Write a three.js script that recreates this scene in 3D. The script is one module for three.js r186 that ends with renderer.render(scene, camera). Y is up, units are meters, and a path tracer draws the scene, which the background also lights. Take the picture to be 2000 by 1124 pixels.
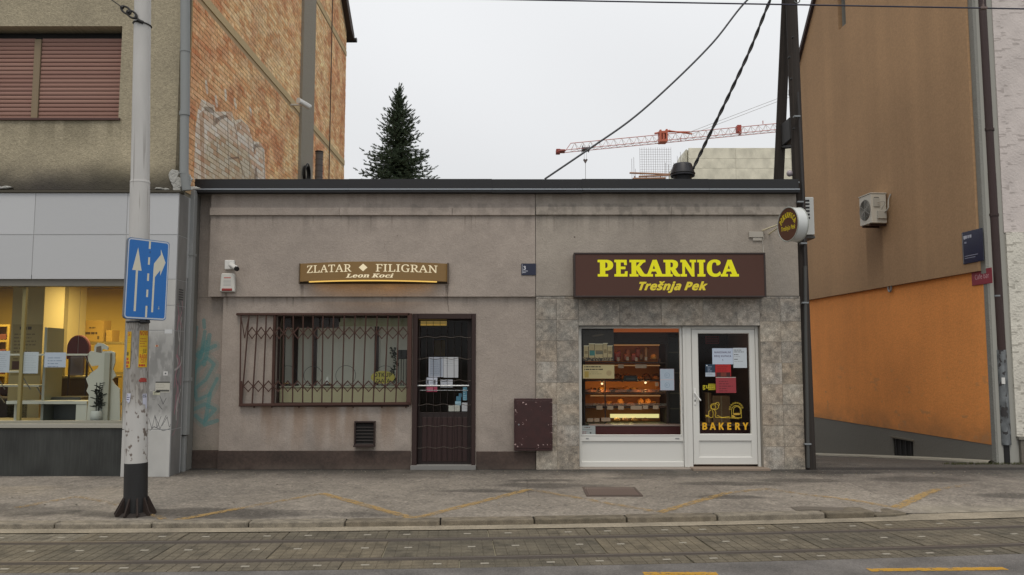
import * as THREE from 'three';
import { RoundedBoxGeometry } from 'three/addons/geometries/RoundedBoxGeometry.js';
import { mergeGeometries } from 'three/addons/utils/BufferGeometryUtils.js';
import { RectAreaLightUniformsLib } from 'three/addons/lights/RectAreaLightUniformsLib.js';
RectAreaLightUniformsLib.init();

// ------------------------------------------------------------------ camera, sky, sun, exposure
const W = 1024, H = 575, F = 1600, TILT = Math.atan(142 / 1600), CT = Math.cos(TILT), ST = Math.sin(TILT);
const CAM = new THREE.Vector3(0, 1.6, 12.25);
const scene = new THREE.Scene();
const camera = new THREE.PerspectiveCamera(2 * Math.atan(562 / F) * 180 / Math.PI, W / H, 0.1, 600);
camera.position.copy(CAM);
camera.rotation.x = TILT;
scene.add(camera);
const renderer = new THREE.WebGLRenderer({ antialias: true });
renderer.setSize(W, H);
renderer.toneMapping = THREE.LinearToneMapping;
renderer.toneMappingExposure = 1.0;
renderer.outputColorSpace = THREE.SRGBColorSpace;
renderer.shadowMap.enabled = true;
{ // an overcast sky: nearly even, brighter towards the zenith, faint soft cloud structure
  const w = 512, h = 256, d = new Float32Array(w * h * 4);
  for (let j = 0; j < h; j++) for (let i = 0; i < w; i++) {
    const el = ((j + 0.5) / h - 0.5) * Math.PI, s = Math.max(0, Math.sin(el)), az = (i + 0.5) / w * Math.PI * 2;
    const c = 0.018 * Math.sin(az * 3 + 5 * s) + 0.016 * Math.sin(az * 7 - 9 * s + 1.3) + 0.014 * Math.sin(az * 13 + 21 * s);
    const L = el > 0 ? 0.75 + 0.28 * s + c : 0.2, o = (j * w + i) * 4;
    d[o] = L * 0.985; d[o + 1] = L * 1.0; d[o + 2] = L * 1.022; d[o + 3] = 1;
  }
  const t = new THREE.DataTexture(d, w, h, THREE.RGBAFormat, THREE.FloatType);
  t.mapping = THREE.EquirectangularReflectionMapping; t.magFilter = t.minFilter = THREE.LinearFilter; t.needsUpdate = true;
  scene.background = t; scene.environment = t;
}
const sun = new THREE.DirectionalLight(0xfff3e4, 1.3);
sun.position.set(-1, 24, 10); sun.target.position.set(0, 0, -2);
sun.castShadow = true; sun.shadow.radius = 45; sun.shadow.mapSize.set(2048, 2048);
Object.assign(sun.shadow.camera, { left: -22, right: 22, top: 18, bottom: -14, near: 1, far: 60 });
scene.add(sun, sun.target);

// ------------------------------------------------------------------ helpers
const V = (x, y, z) => new THREE.Vector3(x, y, z);
function rng(seed) { let a = seed >>> 0; return () => { a = (a + 0x6D2B79F5) | 0; let t = Math.imul(a ^ (a >>> 15), 1 | a); t = (t + Math.imul(t ^ (t >>> 7), 61 | t)) ^ t; return ((t ^ (t >>> 14)) >>> 0) / 4294967296; }; }
const rnd = rng(20240311);
const rr = (a, b) => a + (b - a) * rnd();
// measuring the photograph (2000 x 1124): where the ray of a pixel meets a plane
const ray = (px, py) => { const u = (px - 1000) / F, v = (562 - py) / F; return V(u, v * CT + ST, v * ST - CT); };
const P = (px, py, z) => { const r = ray(px, py); return r.multiplyScalar((z - CAM.z) / r.z).add(CAM); };
const X = (px, py, z) => P(px, py, z).x;
const Y = (py, z) => P(1000, py, z).y;
const onX = (px, py, x) => { const r = ray(px, py); return r.multiplyScalar((x - CAM.x) / r.x).add(CAM); };
const onY = (px, py, y) => { const r = ray(px, py); return r.multiplyScalar((y - CAM.y) / r.y).add(CAM); };
const R = (a, b, c, d, z) => { const m = (b + d) / 2; return { x0: X(a, m, z), x1: X(c, m, z), y0: Y(d, z), y1: Y(b, z) }; };

// noise
const NT = (() => { const r = rng(77), t = new Float32Array(65536); for (let i = 0; i < 65536; i++) t[i] = r(); return t; })();
function vn(x, y, p = 256) {
  const xi = Math.floor(x), yi = Math.floor(y); let fx = x - xi, fy = y - yi;
  fx = fx * fx * (3 - 2 * fx); fy = fy * fy * (3 - 2 * fy);
  const x0 = ((xi % p) + p) % p, x1 = (x0 + 1) % p, y0 = (((yi % p) + p) % p) << 8, y1 = (((yi + 1) % p + p) % p) << 8;
  const a = NT[y0 + x0], b = NT[y0 + x1], c = NT[y1 + x0], d = NT[y1 + x1];
  return a + (b - a) * fx + (c - a + (a - b - c + d) * fx) * fy;
}
function fbm(x, y, o = 4, p = 256) { let s = 0, a = 0.5, n = 0; for (let i = 0; i < o; i++) { s += a * vn(x, y, p); n += a; a *= 0.5; x *= 2; y *= 2; p = Math.min(256, p * 2); } return s / n; }
const clamp = (v, a = 0, b = 1) => Math.max(a, Math.min(b, v));
const sst = (a, b, v) => { const t = clamp((v - a) / (b - a)); return t * t * (3 - 2 * t); };
const mix3 = (a, b, t) => [a[0] + (b[0] - a[0]) * t, a[1] + (b[1] - a[1]) * t, a[2] + (b[2] - a[2]) * t];

// textures: fn(u, v) with v up -> [r, g, b] in 0..255 sRGB
function canvas(w, h) { const c = document.createElement('canvas'); c.width = w; c.height = h; return c; }
function paint(w, h, fn) {
  const c = canvas(w, h), g = c.getContext('2d'), im = g.createImageData(w, h), d = im.data;
  for (let j = 0; j < h; j++) for (let i = 0; i < w; i++) {
    const k = fn((i + 0.5) / w, 1 - (j + 0.5) / h), o = (j * w + i) * 4;
    d[o] = k[0]; d[o + 1] = k[1]; d[o + 2] = k[2]; d[o + 3] = k[3] === undefined ? 255 : k[3];
  }
  g.putImageData(im, 0, 0); return c;
}
function ctex(c, srgb = true, rep = true) {
  const t = new THREE.CanvasTexture(c); if (srgb) t.colorSpace = THREE.SRGBColorSpace;
  t.wrapS = t.wrapT = rep ? THREE.RepeatWrapping : THREE.ClampToEdgeWrapping; t.magFilter = THREE.LinearFilter; return t;
}
function tiled(t, u, v) { const k = t.clone(); k.repeat.set(u, v); k.needsUpdate = true; return k; }
const grey = (v) => [v, v, v];
const bumpRender = ctex(paint(512, 512, (u, v) => grey(255 * (0.55 * fbm(u * 64, v * 64, 3, 64) + 0.45 * fbm(u * 12, v * 12, 3, 12)))), false);
const bumpAsphalt = ctex(paint(512, 512, (u, v) => grey(255 * clamp(0.75 * Math.pow(vn(u * 128, v * 128, 128), 1.2) + 0.25 * vn(u * 40, v * 40, 40)))), false);

// materials
const mat = (color, rough = 0.8, o = {}) => new THREE.MeshStandardMaterial({ color, roughness: rough, ...o });
const M = {
  black: mat(0x151414, 0.6), darkMetal: mat(0x24262a, 0.45, { metalness: 0.3 }), steel: mat(0x8c8f90, 0.4, { metalness: 0.7 }),
  rust: mat(0x3a241c, 0.8), white: mat(0xd6d6d2, 0.45), whitePaint: mat(0xcfcfca, 0.55), grey: mat(0x87898a, 0.6), zinc: mat(0x84898c, 0.5, { metalness: 0.35 }),
  brown: mat(0x2a1712, 0.65), darkBrown: mat(0x241713, 0.55), paper: mat(0xd4d7dd, 0.8), cream: mat(0xcfc6a8, 0.7), redPaper: mat(0x9c2a30, 0.8),
  glass: new THREE.MeshPhysicalMaterial({ color: 0xf4f7f6, roughness: 0.03, transmission: 1, thickness: 0, ior: 1.45, specularIntensity: 0.4 }),
};

// geometry
function bx(x0, x1, y0, y1, z0, z1, r = 0) {
  const w = Math.abs(x1 - x0), h = Math.abs(y1 - y0), d = Math.abs(z1 - z0);
  const g = r > 0 ? new RoundedBoxGeometry(w, h, d, 1, Math.min(r, w * 0.45, h * 0.45, d * 0.45)) : new THREE.BoxGeometry(w, h, d);
  return g.translate((x0 + x1) / 2, (y0 + y1) / 2, (z0 + z1) / 2);
}
function rod(a, b, r, seg = 8, r2 = r) {
  const d = V().subVectors(b, a), g = new THREE.CylinderGeometry(r2, r, d.length(), seg);
  g.applyQuaternion(new THREE.Quaternion().setFromUnitVectors(V(0, 1, 0), d.clone().normalize()));
  return g.translate((a.x + b.x) / 2, (a.y + b.y) / 2, (a.z + b.z) / 2);
}
function bar(a, b, w, d) { // a flat bar in the xy plane
  const v = V().subVectors(b, a), L = v.length(), g = new THREE.BoxGeometry(w, L, d);
  g.rotateZ(Math.atan2(-v.x, v.y)); return g.translate((a.x + b.x) / 2, (a.y + b.y) / 2, (a.z + b.z) / 2);
}
const tube = (pts, r, n = 40, seg = 6, closed = false) => new THREE.TubeGeometry(new THREE.CatmullRomCurve3(pts, closed), n, r, seg, closed);
function shape(pts, holes = []) { const s = new THREE.Shape(pts.map(p => new THREE.Vector2(p[0], p[1]))); for (const h of holes) s.holes.push(new THREE.Path(h.map(p => new THREE.Vector2(p[0], p[1])))); return s; }
const rectPts = (x0, x1, y0, y1) => [[x0, y0], [x1, y0], [x1, y1], [x0, y1]];
function extr(pts, holes, z0, z1, bevel = 0) {
  const g = new THREE.ExtrudeGeometry(shape(pts, holes), { depth: z1 - z0 - 2 * bevel, bevelEnabled: bevel > 0, bevelSize: bevel, bevelOffset: -bevel, bevelThickness: bevel, bevelSegments: 1, curveSegments: 16 });
  return g.translate(0, 0, z0 + bevel);
}
function frameGeo(x0, x1, y0, y1, t, z0, z1) { return extr(rectPts(x0, x1, y0, y1), [rectPts(x0 + t, x1 - t, y0 + t, y1 - t)], z0, z1, 0.004); }
function planeXY(x0, x1, y0, y1, z) { return new THREE.PlaneGeometry(x1 - x0, y1 - y0).translate((x0 + x1) / 2, (y0 + y1) / 2, z); }
function plain(g) { const k = g.index ? g.toNonIndexed() : g.clone(); for (const n of Object.keys(k.attributes)) if (!['position', 'normal', 'uv'].includes(n)) k.deleteAttribute(n); return k; }
const join = (a) => a.length === 1 ? a[0] : mergeGeometries(a.map(plain));
function boxUV(g, s = 1, ou = 0, ov = 0) { // uv in metres / s by the dominant normal
  const k = plain(g), p = k.attributes.position, n = k.attributes.normal, uv = new Float32Array(p.count * 2);
  for (let i = 0; i < p.count; i++) {
    const ax = Math.abs(n.getX(i)), ay = Math.abs(n.getY(i)), az = Math.abs(n.getZ(i)); let u, v;
    if (az >= ax && az >= ay) { u = p.getX(i); v = p.getY(i); } else if (ax >= ay) { u = -p.getZ(i); v = p.getY(i); } else { u = p.getX(i); v = -p.getZ(i); }
    uv[2 * i] = u / s + ou; uv[2 * i + 1] = v / s + ov;
  }
  k.setAttribute('uv', new THREE.BufferAttribute(uv, 2)); return k;
}
function facUV(g, x0, y0, w, h) { // one picture of a whole wall, x along, y up
  const k = plain(g), p = k.attributes.position, n = k.attributes.normal, uv = new Float32Array(p.count * 2);
  for (let i = 0; i < p.count; i++) { const sx = Math.abs(n.getX(i)) > 0.7 ? p.getZ(i) * 0.7 : 0; uv[2 * i] = (p.getX(i) + sx - x0) / w; uv[2 * i + 1] = (p.getY(i) - y0) / h; }
  k.setAttribute('uv', new THREE.BufferAttribute(uv, 2)); return k;
}

// objects
const used = new Map(), originOf = new WeakMap();
function numbered(n) { const c = used.get(n) || 0; used.set(n, c + 1); return c ? n + '_' + String(c).padStart(3, '0') : n; }
function describe(o, label, category, group, kind) { if (label) o.userData.label = label; if (category) o.userData.category = category; if (group) o.userData.group = group; if (kind) o.userData.kind = kind; return o; }
function thing(name, label, category, origin = V(0, 0, 0), group) {
  const o = new THREE.Group(); o.name = numbered(name); o.position.copy(origin); originOf.set(o, origin.clone());
  scene.add(o); return describe(o, label, category, group);
}
function part(name, geo, m, parent, label) { // geometry in world coordinates; parts and sub-parts share the thing's origin
  const org = originOf.get(parent), g = Array.isArray(geo) ? join(geo) : geo;
  g.translate(-org.x, -org.y, -org.z);
  const o = new THREE.Mesh(g, m); o.name = name; o.castShadow = o.receiveShadow = true; originOf.set(o, org); parent.add(o);
  if (label) o.userData.label = label; return o;
}
function piece(name, geo, m, parent, pos, rotY = 0) { // shared geometry, placed at pos (world, in the parent's frame)
  const org = originOf.get(parent), o = new THREE.Mesh(geo, m); o.name = name; o.castShadow = o.receiveShadow = true;
  o.position.copy(pos).sub(org); o.rotation.y = rotY; originOf.set(o, pos.clone()); parent.add(o); return o;
}
function solo(name, geo, m, label, category, group, kind) {
  const g = Array.isArray(geo) ? join(geo) : geo; g.computeBoundingBox(); const b = g.boundingBox, org = V((b.min.x + b.max.x) / 2, b.min.y, (b.min.z + b.max.z) / 2);
  if (kind) org.set(0, 0, 0); g.translate(-org.x, -org.y, -org.z);
  const o = new THREE.Mesh(g, m); o.name = numbered(name); o.position.copy(org); o.castShadow = o.receiveShadow = true; originOf.set(o, org); scene.add(o);
  return describe(o, label, category, group, kind);
}
const sheetMat = (c, o = {}) => new THREE.MeshStandardMaterial({ map: ctex(c, true, false), roughness: 0.75, ...o });
function scribble(g, x, y, w, n, lh, col, th, seed) { // rows of marks too small to read
  const r = rng(seed); g.fillStyle = col;
  for (let i = 0; i < n; i++) { let cx = x; const end = x + w * (0.55 + 0.45 * r()); while (cx < end) { const l = Math.min(end - cx, lh * (0.5 + 1.6 * r())); g.fillRect(cx, y + i * lh, l, th); cx += l + lh * 0.28; } }
}

// ------------------------------------------------------------------ the low shop building
const XL = -4.755, XR = 4.315, ZU = 0.05;
const YT = Y(353, ZU), YM = Y(580, 0.02), YLEDGE0 = Y(421, 0.08), YLEDGE1 = Y(406, 0.08), YP = Y(881, 0);
const XB0 = X(409, 490, ZU), XB1 = X(431, 740, 0), XS = X(1046, 480, ZU);
const shop = thing('shop_building', 'low single-storey grey-brown rendered building holding a jeweller and a bakery, dark roof edge', 'building', V(0, 0, 0));
const FX0 = -4.9, FW = 9.3, FH = 4.5;
const facadeCanvas = paint(2048, 1000, (u, v) => {
  const x = FX0 + u * FW, y = v * FH;
  const right = x > XS;
  let c = right ? [153, 145, 135] : [156, 146, 137];
  const m = fbm(x * 0.9 + 3, y * 0.9, 4) - 0.5, f = fbm(x * 7, y * 7 + 9, 3) - 0.5, g = vn(x * 60, y * 60) - 0.5;
  let k = 1 + 0.15 * m + 0.08 * f + 0.06 * g;
  const streak = fbm(x * 9, y * 0.5 + 4, 3);
  // runs of dirt below the roof edge, the ledge and the band joint
  const run = (top, len, amt) => { const d = top - y; if (d < 0 || d > len) return 0; return amt * (1 - d / len) * sst(0.42, 0.75, streak); };
  k *= 1 - run(YT - 0.15, 0.35, 0.10) - run(YLEDGE0, 0.35, 0.12) - run(YM, 0.25, 0.08);
  // grime sitting on the ledge, and the wall just above it
  if (y > YLEDGE0 - 0.01 && y < YLEDGE1 + 0.07) k *= 1 - (right ? 0.13 : 0.08) * sst(0.4, 0.75, fbm(x * 14, y * 9, 3)) * sst(-4.2, -1, x + 0.8 * fbm(x, 3, 2));
  // splash zone above the plinth
  const low = clamp(1 - (y - YP) / 0.7);
  k *= 1 - 0.16 * low * sst(0.3, 0.7, fbm(x * 2.2, y * 2.2 + 20, 4));
  // wet patch left edge
  k *= 1 - 0.14 * sst(-4.3, -4.75, x) * fbm(x * 3, y * 3, 3);
  c = c.map(q => q * k);
  // rust runs below the window grille
  const gx = clamp((x + 4.05) / 0.3) * clamp((-1.55 - x) / 0.3), gy = Y(792, 0) - y;
  if (gy > 0 && gy < 0.75) { const t = gx * (1 - gy / 0.75) * sst(0.45, 0.75, fbm(x * 6, y * 0.8 + 30, 3)) * 0.5; c = mix3(c, [112, 84, 62], t); }
  // moss-green damp at the foot of the left corner
  const ms = sst(0.9, 0.2, y) * sst(-4.25, -4.7, x) * fbm(x * 5, y * 5, 3); c = mix3(c, [92, 92, 74], ms * 0.5);
  return c;
});
{ // spray paint, cracks and stains with a shape of their own
  const g = facadeCanvas.getContext('2d'), sx = 2048 / FW, sy = 1000 / FH, cx = (x) => (x - FX0) * sx, cy = (y) => 1000 - y * sy;
  const at = (px, py) => { const p = P(px, py, -0.1); return [cx(p.x), cy(p.y)]; };
  g.lineCap = 'round'; g.lineJoin = 'round'; g.strokeStyle = 'rgba(80,132,134,0.5)';
  const strokes = [[[384, 640], [377, 690], [392, 700], [400, 648]], [[398, 626], [399, 640]], [[409, 655], [404, 690], [398, 712]], [[402, 668], [382, 716], [376, 770]], [[380, 720], [405, 700], [418, 712], [402, 742], [380, 760], [384, 782], [408, 772], [424, 740]], [[378, 800], [400, 790], [420, 800], [396, 826], [382, 812]], [[388, 690], [420, 676]], [[410, 770], [400, 830], [424, 822]], [[372, 660], [380, 640]]];
  for (const s of strokes) { g.lineWidth = 11 + 5 * rnd(); g.beginPath(); s.forEach((p, i) => { const q = at(...p); i ? g.lineTo(...q) : g.moveTo(...q); }); g.stroke(); }
  g.strokeStyle = 'rgba(84,132,134,0.16)'; g.lineWidth = 34; for (const s of strokes.slice(3, 7)) { g.beginPath(); s.forEach((p, i) => { const q = at(...p); i ? g.lineTo(...q) : g.moveTo(...q); }); g.stroke(); }
  const a0 = (px, py) => { const p = P(px, py, 0.02); return [cx(p.x), cy(p.y)]; };
  g.strokeStyle = 'rgba(70,60,52,0.55)'; g.lineWidth = 1.6;
  for (const [x, ya, yb] of [[875, 558, 612], [874, 560, 578]]) { g.beginPath(); for (let y = ya; y <= yb; y += 5) { const q = a0(x + rr(-1.2, 1.2), y); y === ya ? g.moveTo(...q) : g.lineTo(...q); } g.stroke(); }
  for (let i = 0; i < 70; i++) { const q = a0(rr(440, 1540), rr(430, 875)); g.fillStyle = `rgba(${rnd() < 0.5 ? '70,60,54' : '190,182,172'},${rr(0.12, 0.4)})`; g.beginPath(); g.ellipse(q[0], q[1], rr(0.8, 3), rr(0.8, 2.4), rnd() * 3, 0, 7); g.fill(); }
  for (let i = 0; i < 46; i++) { const onL = i % 3 !== 0, x = onL ? rr(415, 1545) : rr(440, 1040), y = onL ? 423 : 581, q = a0(x, y), L = rr(14, onL ? 75 : 45), gr = g.createLinearGradient(0, q[1], 0, q[1] + L); gr.addColorStop(0, `rgba(74,66,58,${rr(0.12, 0.32)})`); gr.addColorStop(1, 'rgba(74,66,58,0)'); g.fillStyle = gr; g.fillRect(q[0], q[1], rr(1.5, 6), L); }
  for (const [x, y, L, w] of [[588, 557, 60, 10], [870, 557, 70, 9], [440, 573, 55, 8], [694, 872, 26, 60], [1120, 582, 0, 0]]) { if (!L) continue; const q = a0(x, y), gr = g.createLinearGradient(0, q[1], 0, q[1] + L); gr.addColorStop(0, 'rgba(66,56,48,0.4)'); gr.addColorStop(1, 'rgba(66,56,48,0)'); g.fillStyle = gr; g.fillRect(q[0], q[1], w, L); }
  const h = a0(1122, 464); g.fillStyle = 'rgba(60,52,46,0.8)'; g.beginPath(); g.arc(h[0], h[1], 2.5, 0, 7); g.fill();
  g.strokeStyle = 'rgba(80,70,62,0.35)'; g.lineWidth = 1; for (let i = 0; i < 9; i++) { let x = rr(450, 1000), y = rr(430, 850); g.beginPath(); g.moveTo(...a0(x, y)); for (let k = 0; k < 9; k++) { x += rr(-5, 5); y += rr(3, 9); g.lineTo(...a0(x, y)); } g.stroke(); }
}
const facadeTex = ctex(facadeCanvas, true, false);
const plaster = new THREE.MeshStandardMaterial({ map: facadeTex, roughness: 0.92, bumpMap: tiled(bumpRender, FW / 0.8, FH / 0.8), bumpScale: 0.006 });
const fUV = (g) => facUV(g, FX0, 0, FW, FH);
const plinthTex = ctex(paint(1024, 128, (u, v) => { const x = u * 9.3, y = v * 0.4, k = 1 + 0.5 * (fbm(x * 2, y * 3, 4) - 0.5) + 0.2 * (vn(x * 40, y * 40) - 0.5), d = sst(0.12, 0.0, y) * fbm(x * 6, 1, 3); return mix3([66 * k, 54 * k, 48 * k], [104, 98, 88], d * 0.6); }), true, false);
const plinthMat = new THREE.MeshStandardMaterial({ map: plinthTex, roughness: 0.85, bumpMap: tiled(bumpRender, 12, 0.5), bumpScale: 0.004 });

// openings
const JW = R(536, 617, 801, 791, 0), JD = R(805, 613, 929, 914, 0), BO = R(1131, 637, 1487, 913, 0.0);
JD.y0 = 0.02; BO.y0 = 0.0;
const band = part('upper_wall', fUV(extr(rectPts(XB0, XS - 0.004, YM, YT), [], -0.15, ZU)), plaster, shop);
part('lower_wall', fUV(extr([[XB1, -0.1], [JD.x0, -0.1], [JD.x0, JD.y1], [JD.x1, JD.y1], [JD.x1, -0.1], [XS - 0.003, -0.1], [XS - 0.003, YM - 0.002], [XB1, YM - 0.002]], [rectPts(JW.x0, JW.x1 - 0.02, JW.y0, JW.y1)], -0.3, 0)), plaster, shop);
part('corner_wall', fUV(join([bx(XL, XB0 - 0.002, YM, YT, -0.3, -0.09), bx(XL, XB1 - 0.002, -0.1, YM - 0.002, -0.3, -0.092)])), plaster, shop);
part('right_wall', fUV(extr(rectPts(XS + 0.004, XR - 0.02, YM + 0.012, YT), [], -0.15, ZU - 0.004)), plaster, shop);
part('plinth', facUV(join([bx(XB1 - 0.012, JD.x0 - 0.012, -0.1, YP, -0.1, 0.012, 0.006), bx(JD.x1 + 0.012, XS - 0.004, -0.1, YP - 0.01, -0.1, 0.012, 0.006), bx(XL, XB1 - 0.014, -0.1, YP, -0.2, -0.08, 0.006)]), -4.9, 0, 9.3, 0.4), plinthMat, shop);
{ // drip ledge, patched and a little uneven
  const segs = [[XB0 - 0.01, -2.6], [-2.6, -0.9], [-0.9, XS - 0.003], [XS + 0.003, 2.4], [2.4, XR - 0.03]];
  part('ledge', fUV(join(segs.map(([a, b], i) => bx(a + (i === 3 ? 0.001 : 0), b - (i === 2 ? 0.001 : 0), YLEDGE0 + (i > 2 ? 0.006 : 0), YLEDGE1 + (i > 2 ? 0.015 : 0), -0.05, 0.085 + 0.002 * (i % 2), 0.01)))), plaster, shop);
}
{ // roof edge: a tall dark flashing with a folded drip rail
  const y1 = Y(350, 0.14), y2 = Y(367.5, 0.14), y3 = Y(370.5, 0.18), y4 = Y(376, 0.18);
  const pr = shape([[-0.28, y1 - 0.005], [0.14, y1], [0.145, y2], [0.185, y3], [0.185, y4], [0.055, y4], [0.055, y4 + 0.03], [-0.28, y4 + 0.03]]);
  const mk = (a, b) => new THREE.ExtrudeGeometry(pr, { depth: b - a, bevelEnabled: false }).applyMatrix4(new THREE.Matrix4().makeBasis(V(0, 0, 1), V(0, 1, 0), V(-1, 0, 0))).applyMatrix4(new THREE.Matrix4().makeTranslation(b, 0, 0));
  const fl = mat(0x121418, 0.62, { metalness: 0.0, bumpMap: tiled(bumpRender, 0.4, 0.4), bumpScale: 0.0012 });
  const cuts = [XL - 0.02, -2.45, -0.3, 1.05, 2.95, XR - 0.01];
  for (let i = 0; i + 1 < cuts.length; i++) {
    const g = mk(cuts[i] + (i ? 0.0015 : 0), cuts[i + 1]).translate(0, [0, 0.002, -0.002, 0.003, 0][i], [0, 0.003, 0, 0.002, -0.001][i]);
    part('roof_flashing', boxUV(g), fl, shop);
    part('lit_drip_edge', bx(cuts[i] + 0.002, cuts[i + 1], Y(371.4, 0.19), Y(368.6, 0.19), 0.146, 0.196, 0.005), mat(0x8a929a, 0.4), shop);  // drip edge coloured pale for the sky light its slope catches
  }
}
// body: side, back, roof slab
part('side_wall', fUV(join([bx(XR - 0.24, XR - 0.002, -0.8, YT - 0.06, -7, -0.302), bx(XL + 0.002, XR - 0.242, -0.8, YT - 0.06, -7, -6.8), bx(XL + 0.002, XL + 0.2, -0.3, YT - 0.06, -6.798, -0.302)])), plaster, shop);
part('roof', boxUV(bx(XL + 0.21, XR - 0.25, YT - 0.24, YT - 0.08, -6.79, -0.302)), mat(0x4a4b4c, 0.9), shop);

// granite cladding round the bakery front, tile by tile
const graniteTex = ctex(paint(1024, 1024, (u, v) => {
  const w = fbm(u * 3, v * 3, 3, 3), q = fbm(u * 20 + 3 * w, v * 20, 3, 20), s = vn(u * 256, v * 256), s2 = vn(u * 128 + 7, v * 128, 128);
  let k = 0.92 + 0.46 * (q - 0.5) + 0.30 * (w - 0.5) + 0.24 * (s - 0.5) + 0.22 * (s2 - 0.5);
  if (s > 0.87) k -= 0.26; if (s2 > 0.9) k += 0.14;
  const warm = fbm(u * 6 + 9, v * 6 + 2, 3, 6); return [161 * k + 9 * (warm - 0.45), 154 * k, 143 * k - 7 * (warm - 0.5)];
}));
const graniteTones = [0xffffff, 0xf6f4f0, 0xe8e8e7, 0xf8f3ec, 0xe2e3e3, 0xfffcf6, 0xf0eae0].map(c => new THREE.MeshStandardMaterial({ map: graniteTex, color: c, roughness: 0.62, bumpMap: graniteTex, bumpScale: 0.002 }));
part('granite_backing', boxUV(extr([[XS + 0.002, -0.1], [BO.x0, -0.1], [BO.x0, BO.y1], [BO.x1, BO.y1], [BO.x1, -0.1], [XR - 0.004, -0.1], [XR - 0.004, YM + 0.008], [XS + 0.002, YM + 0.008]], [], -0.3, 0.012)), mat(0x908a80, 0.95), shop);
{
  const rows = [580, 584, 625, 666, 707, 748, 790, 831, 872, 917], gap = 0.0014, r3 = rng(5);
  const tile = (xa, xb, ya, yb, tone) => {
    const g = boxUV(bx(xa + gap, xb - gap, ya + gap, yb - gap, 0.012, 0.034 + r3() * 0.002, 0.0015), 1.1, r3(), r3());
    part('stone_tile', g, graniteTones[tone ?? Math.floor(r3() * graniteTones.length)], shop);
  };
  const yy = (p) => p > 910 ? -0.04 : Y(p, 0.03);
  const bigL = [X(1047, 700, 0.03), X(1087.5, 700, 0.03), BO.x0 - 0.002], bigR = [BO.x1 + 0.002, X(1527.5, 720, 0.03), XR - 0.002];
  const tl = [[2, 2], [4, 4], [3, 2], [0, 4], [3, 5], [0, 5], [3, 0], [5, 3], [0, 3]], tr = [[2, 0], [5, 5], [1, 2], [0, 6], [3, 5], [3, 1], [5, 3], [0, 5], [6, 3]];
  for (let i = 1; i < rows.length - 1; i++) for (let k = 0; k < 2; k++) tile(bigL[k], bigL[k + 1], yy(rows[i + 1]), yy(rows[i]), tl[i - 1][k]);
  const rowsR = [584, 628, 668, 709.5, 751, 791, 832, 873, 916];
  for (let i = 0; i < rowsR.length - 1; i++) for (let k = 0; k < 2; k++) tile(bigR[k], bigR[k + 1], yy(rowsR[i + 1]), yy(rowsR[i]), tr[i][k]);
  const xs = [1131, 1210, 1292, 1373, 1440, 1487].map(p => X(p, 610, 0.03)); xs[0] = BO.x0 - 0.002; xs[5] = BO.x1 + 0.002;
  for (let i = 0; i < 5; i++) tile(xs[i], xs[i + 1], BO.y1 + 0.004, yy(584), [2, 4, 1, 2, 0][i]);
  for (let i = 0; i < 9; i++) tile(XS + 0.004 + i * (XR - XS - 0.008) / 9, XS + 0.004 + (i + 1) * (XR - XS - 0.008) / 9, yy(584) + 0.001, YM + 0.008, [0, 3, 0, 5, 1, 0, 3, 0, 0][i]);
}

// rooms behind the glass
const roomMat = (c) => mat(c, 0.9);
part('jeweller_room', [bx(-3.55, -0.45, -0.1, 0.0, -2.6, -0.302), bx(-3.55, -0.45, 2.75, 2.85, -2.6, -0.302), bx(-3.55, -0.45, 0.002, 2.748, -2.7, -2.602), bx(-3.65, -3.552, -0.1, 2.85, -2.7, -0.302), bx(-0.448, -0.35, -0.1, 2.85, -2.7, -0.302)], roomMat(0x4a4034), shop);
part('bakery_room', [bx(0.7, XR - 0.25, -0.1, 0.0, -3.2, -0.302), bx(0.7, XR - 0.25, 2.75, 2.85, -3.2, -0.302), bx(0.7, XR - 0.25, 0.002, 2.748, -3.3, -3.202), bx(0.6, 0.698, -0.1, 2.85, -3.3, -0.302)], roomMat(0x3a2417), shop);

// jeweller's window
{
  const z = -0.14, w = part('window', [frameGeo(JW.x0 + 0.002, JW.x1 - 0.024, JW.y0 + 0.002, JW.y1 - 0.002, 0.022, z - 0.05, z + 0.01)], M.brown, shop);
  part('pane', planeXY(JW.x0 + 0.02, JW.x1 - 0.04, JW.y0 + 0.02, JW.y1 - 0.02, z - 0.02), M.glass, w);
  part('window_sill', bx(JW.x0 - 0.02, JW.x1 - 0.01, JW.y0 - 0.03, JW.y0 + 0.001, -0.12, 0.018, 0.004), M.brown, w);
}
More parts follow.
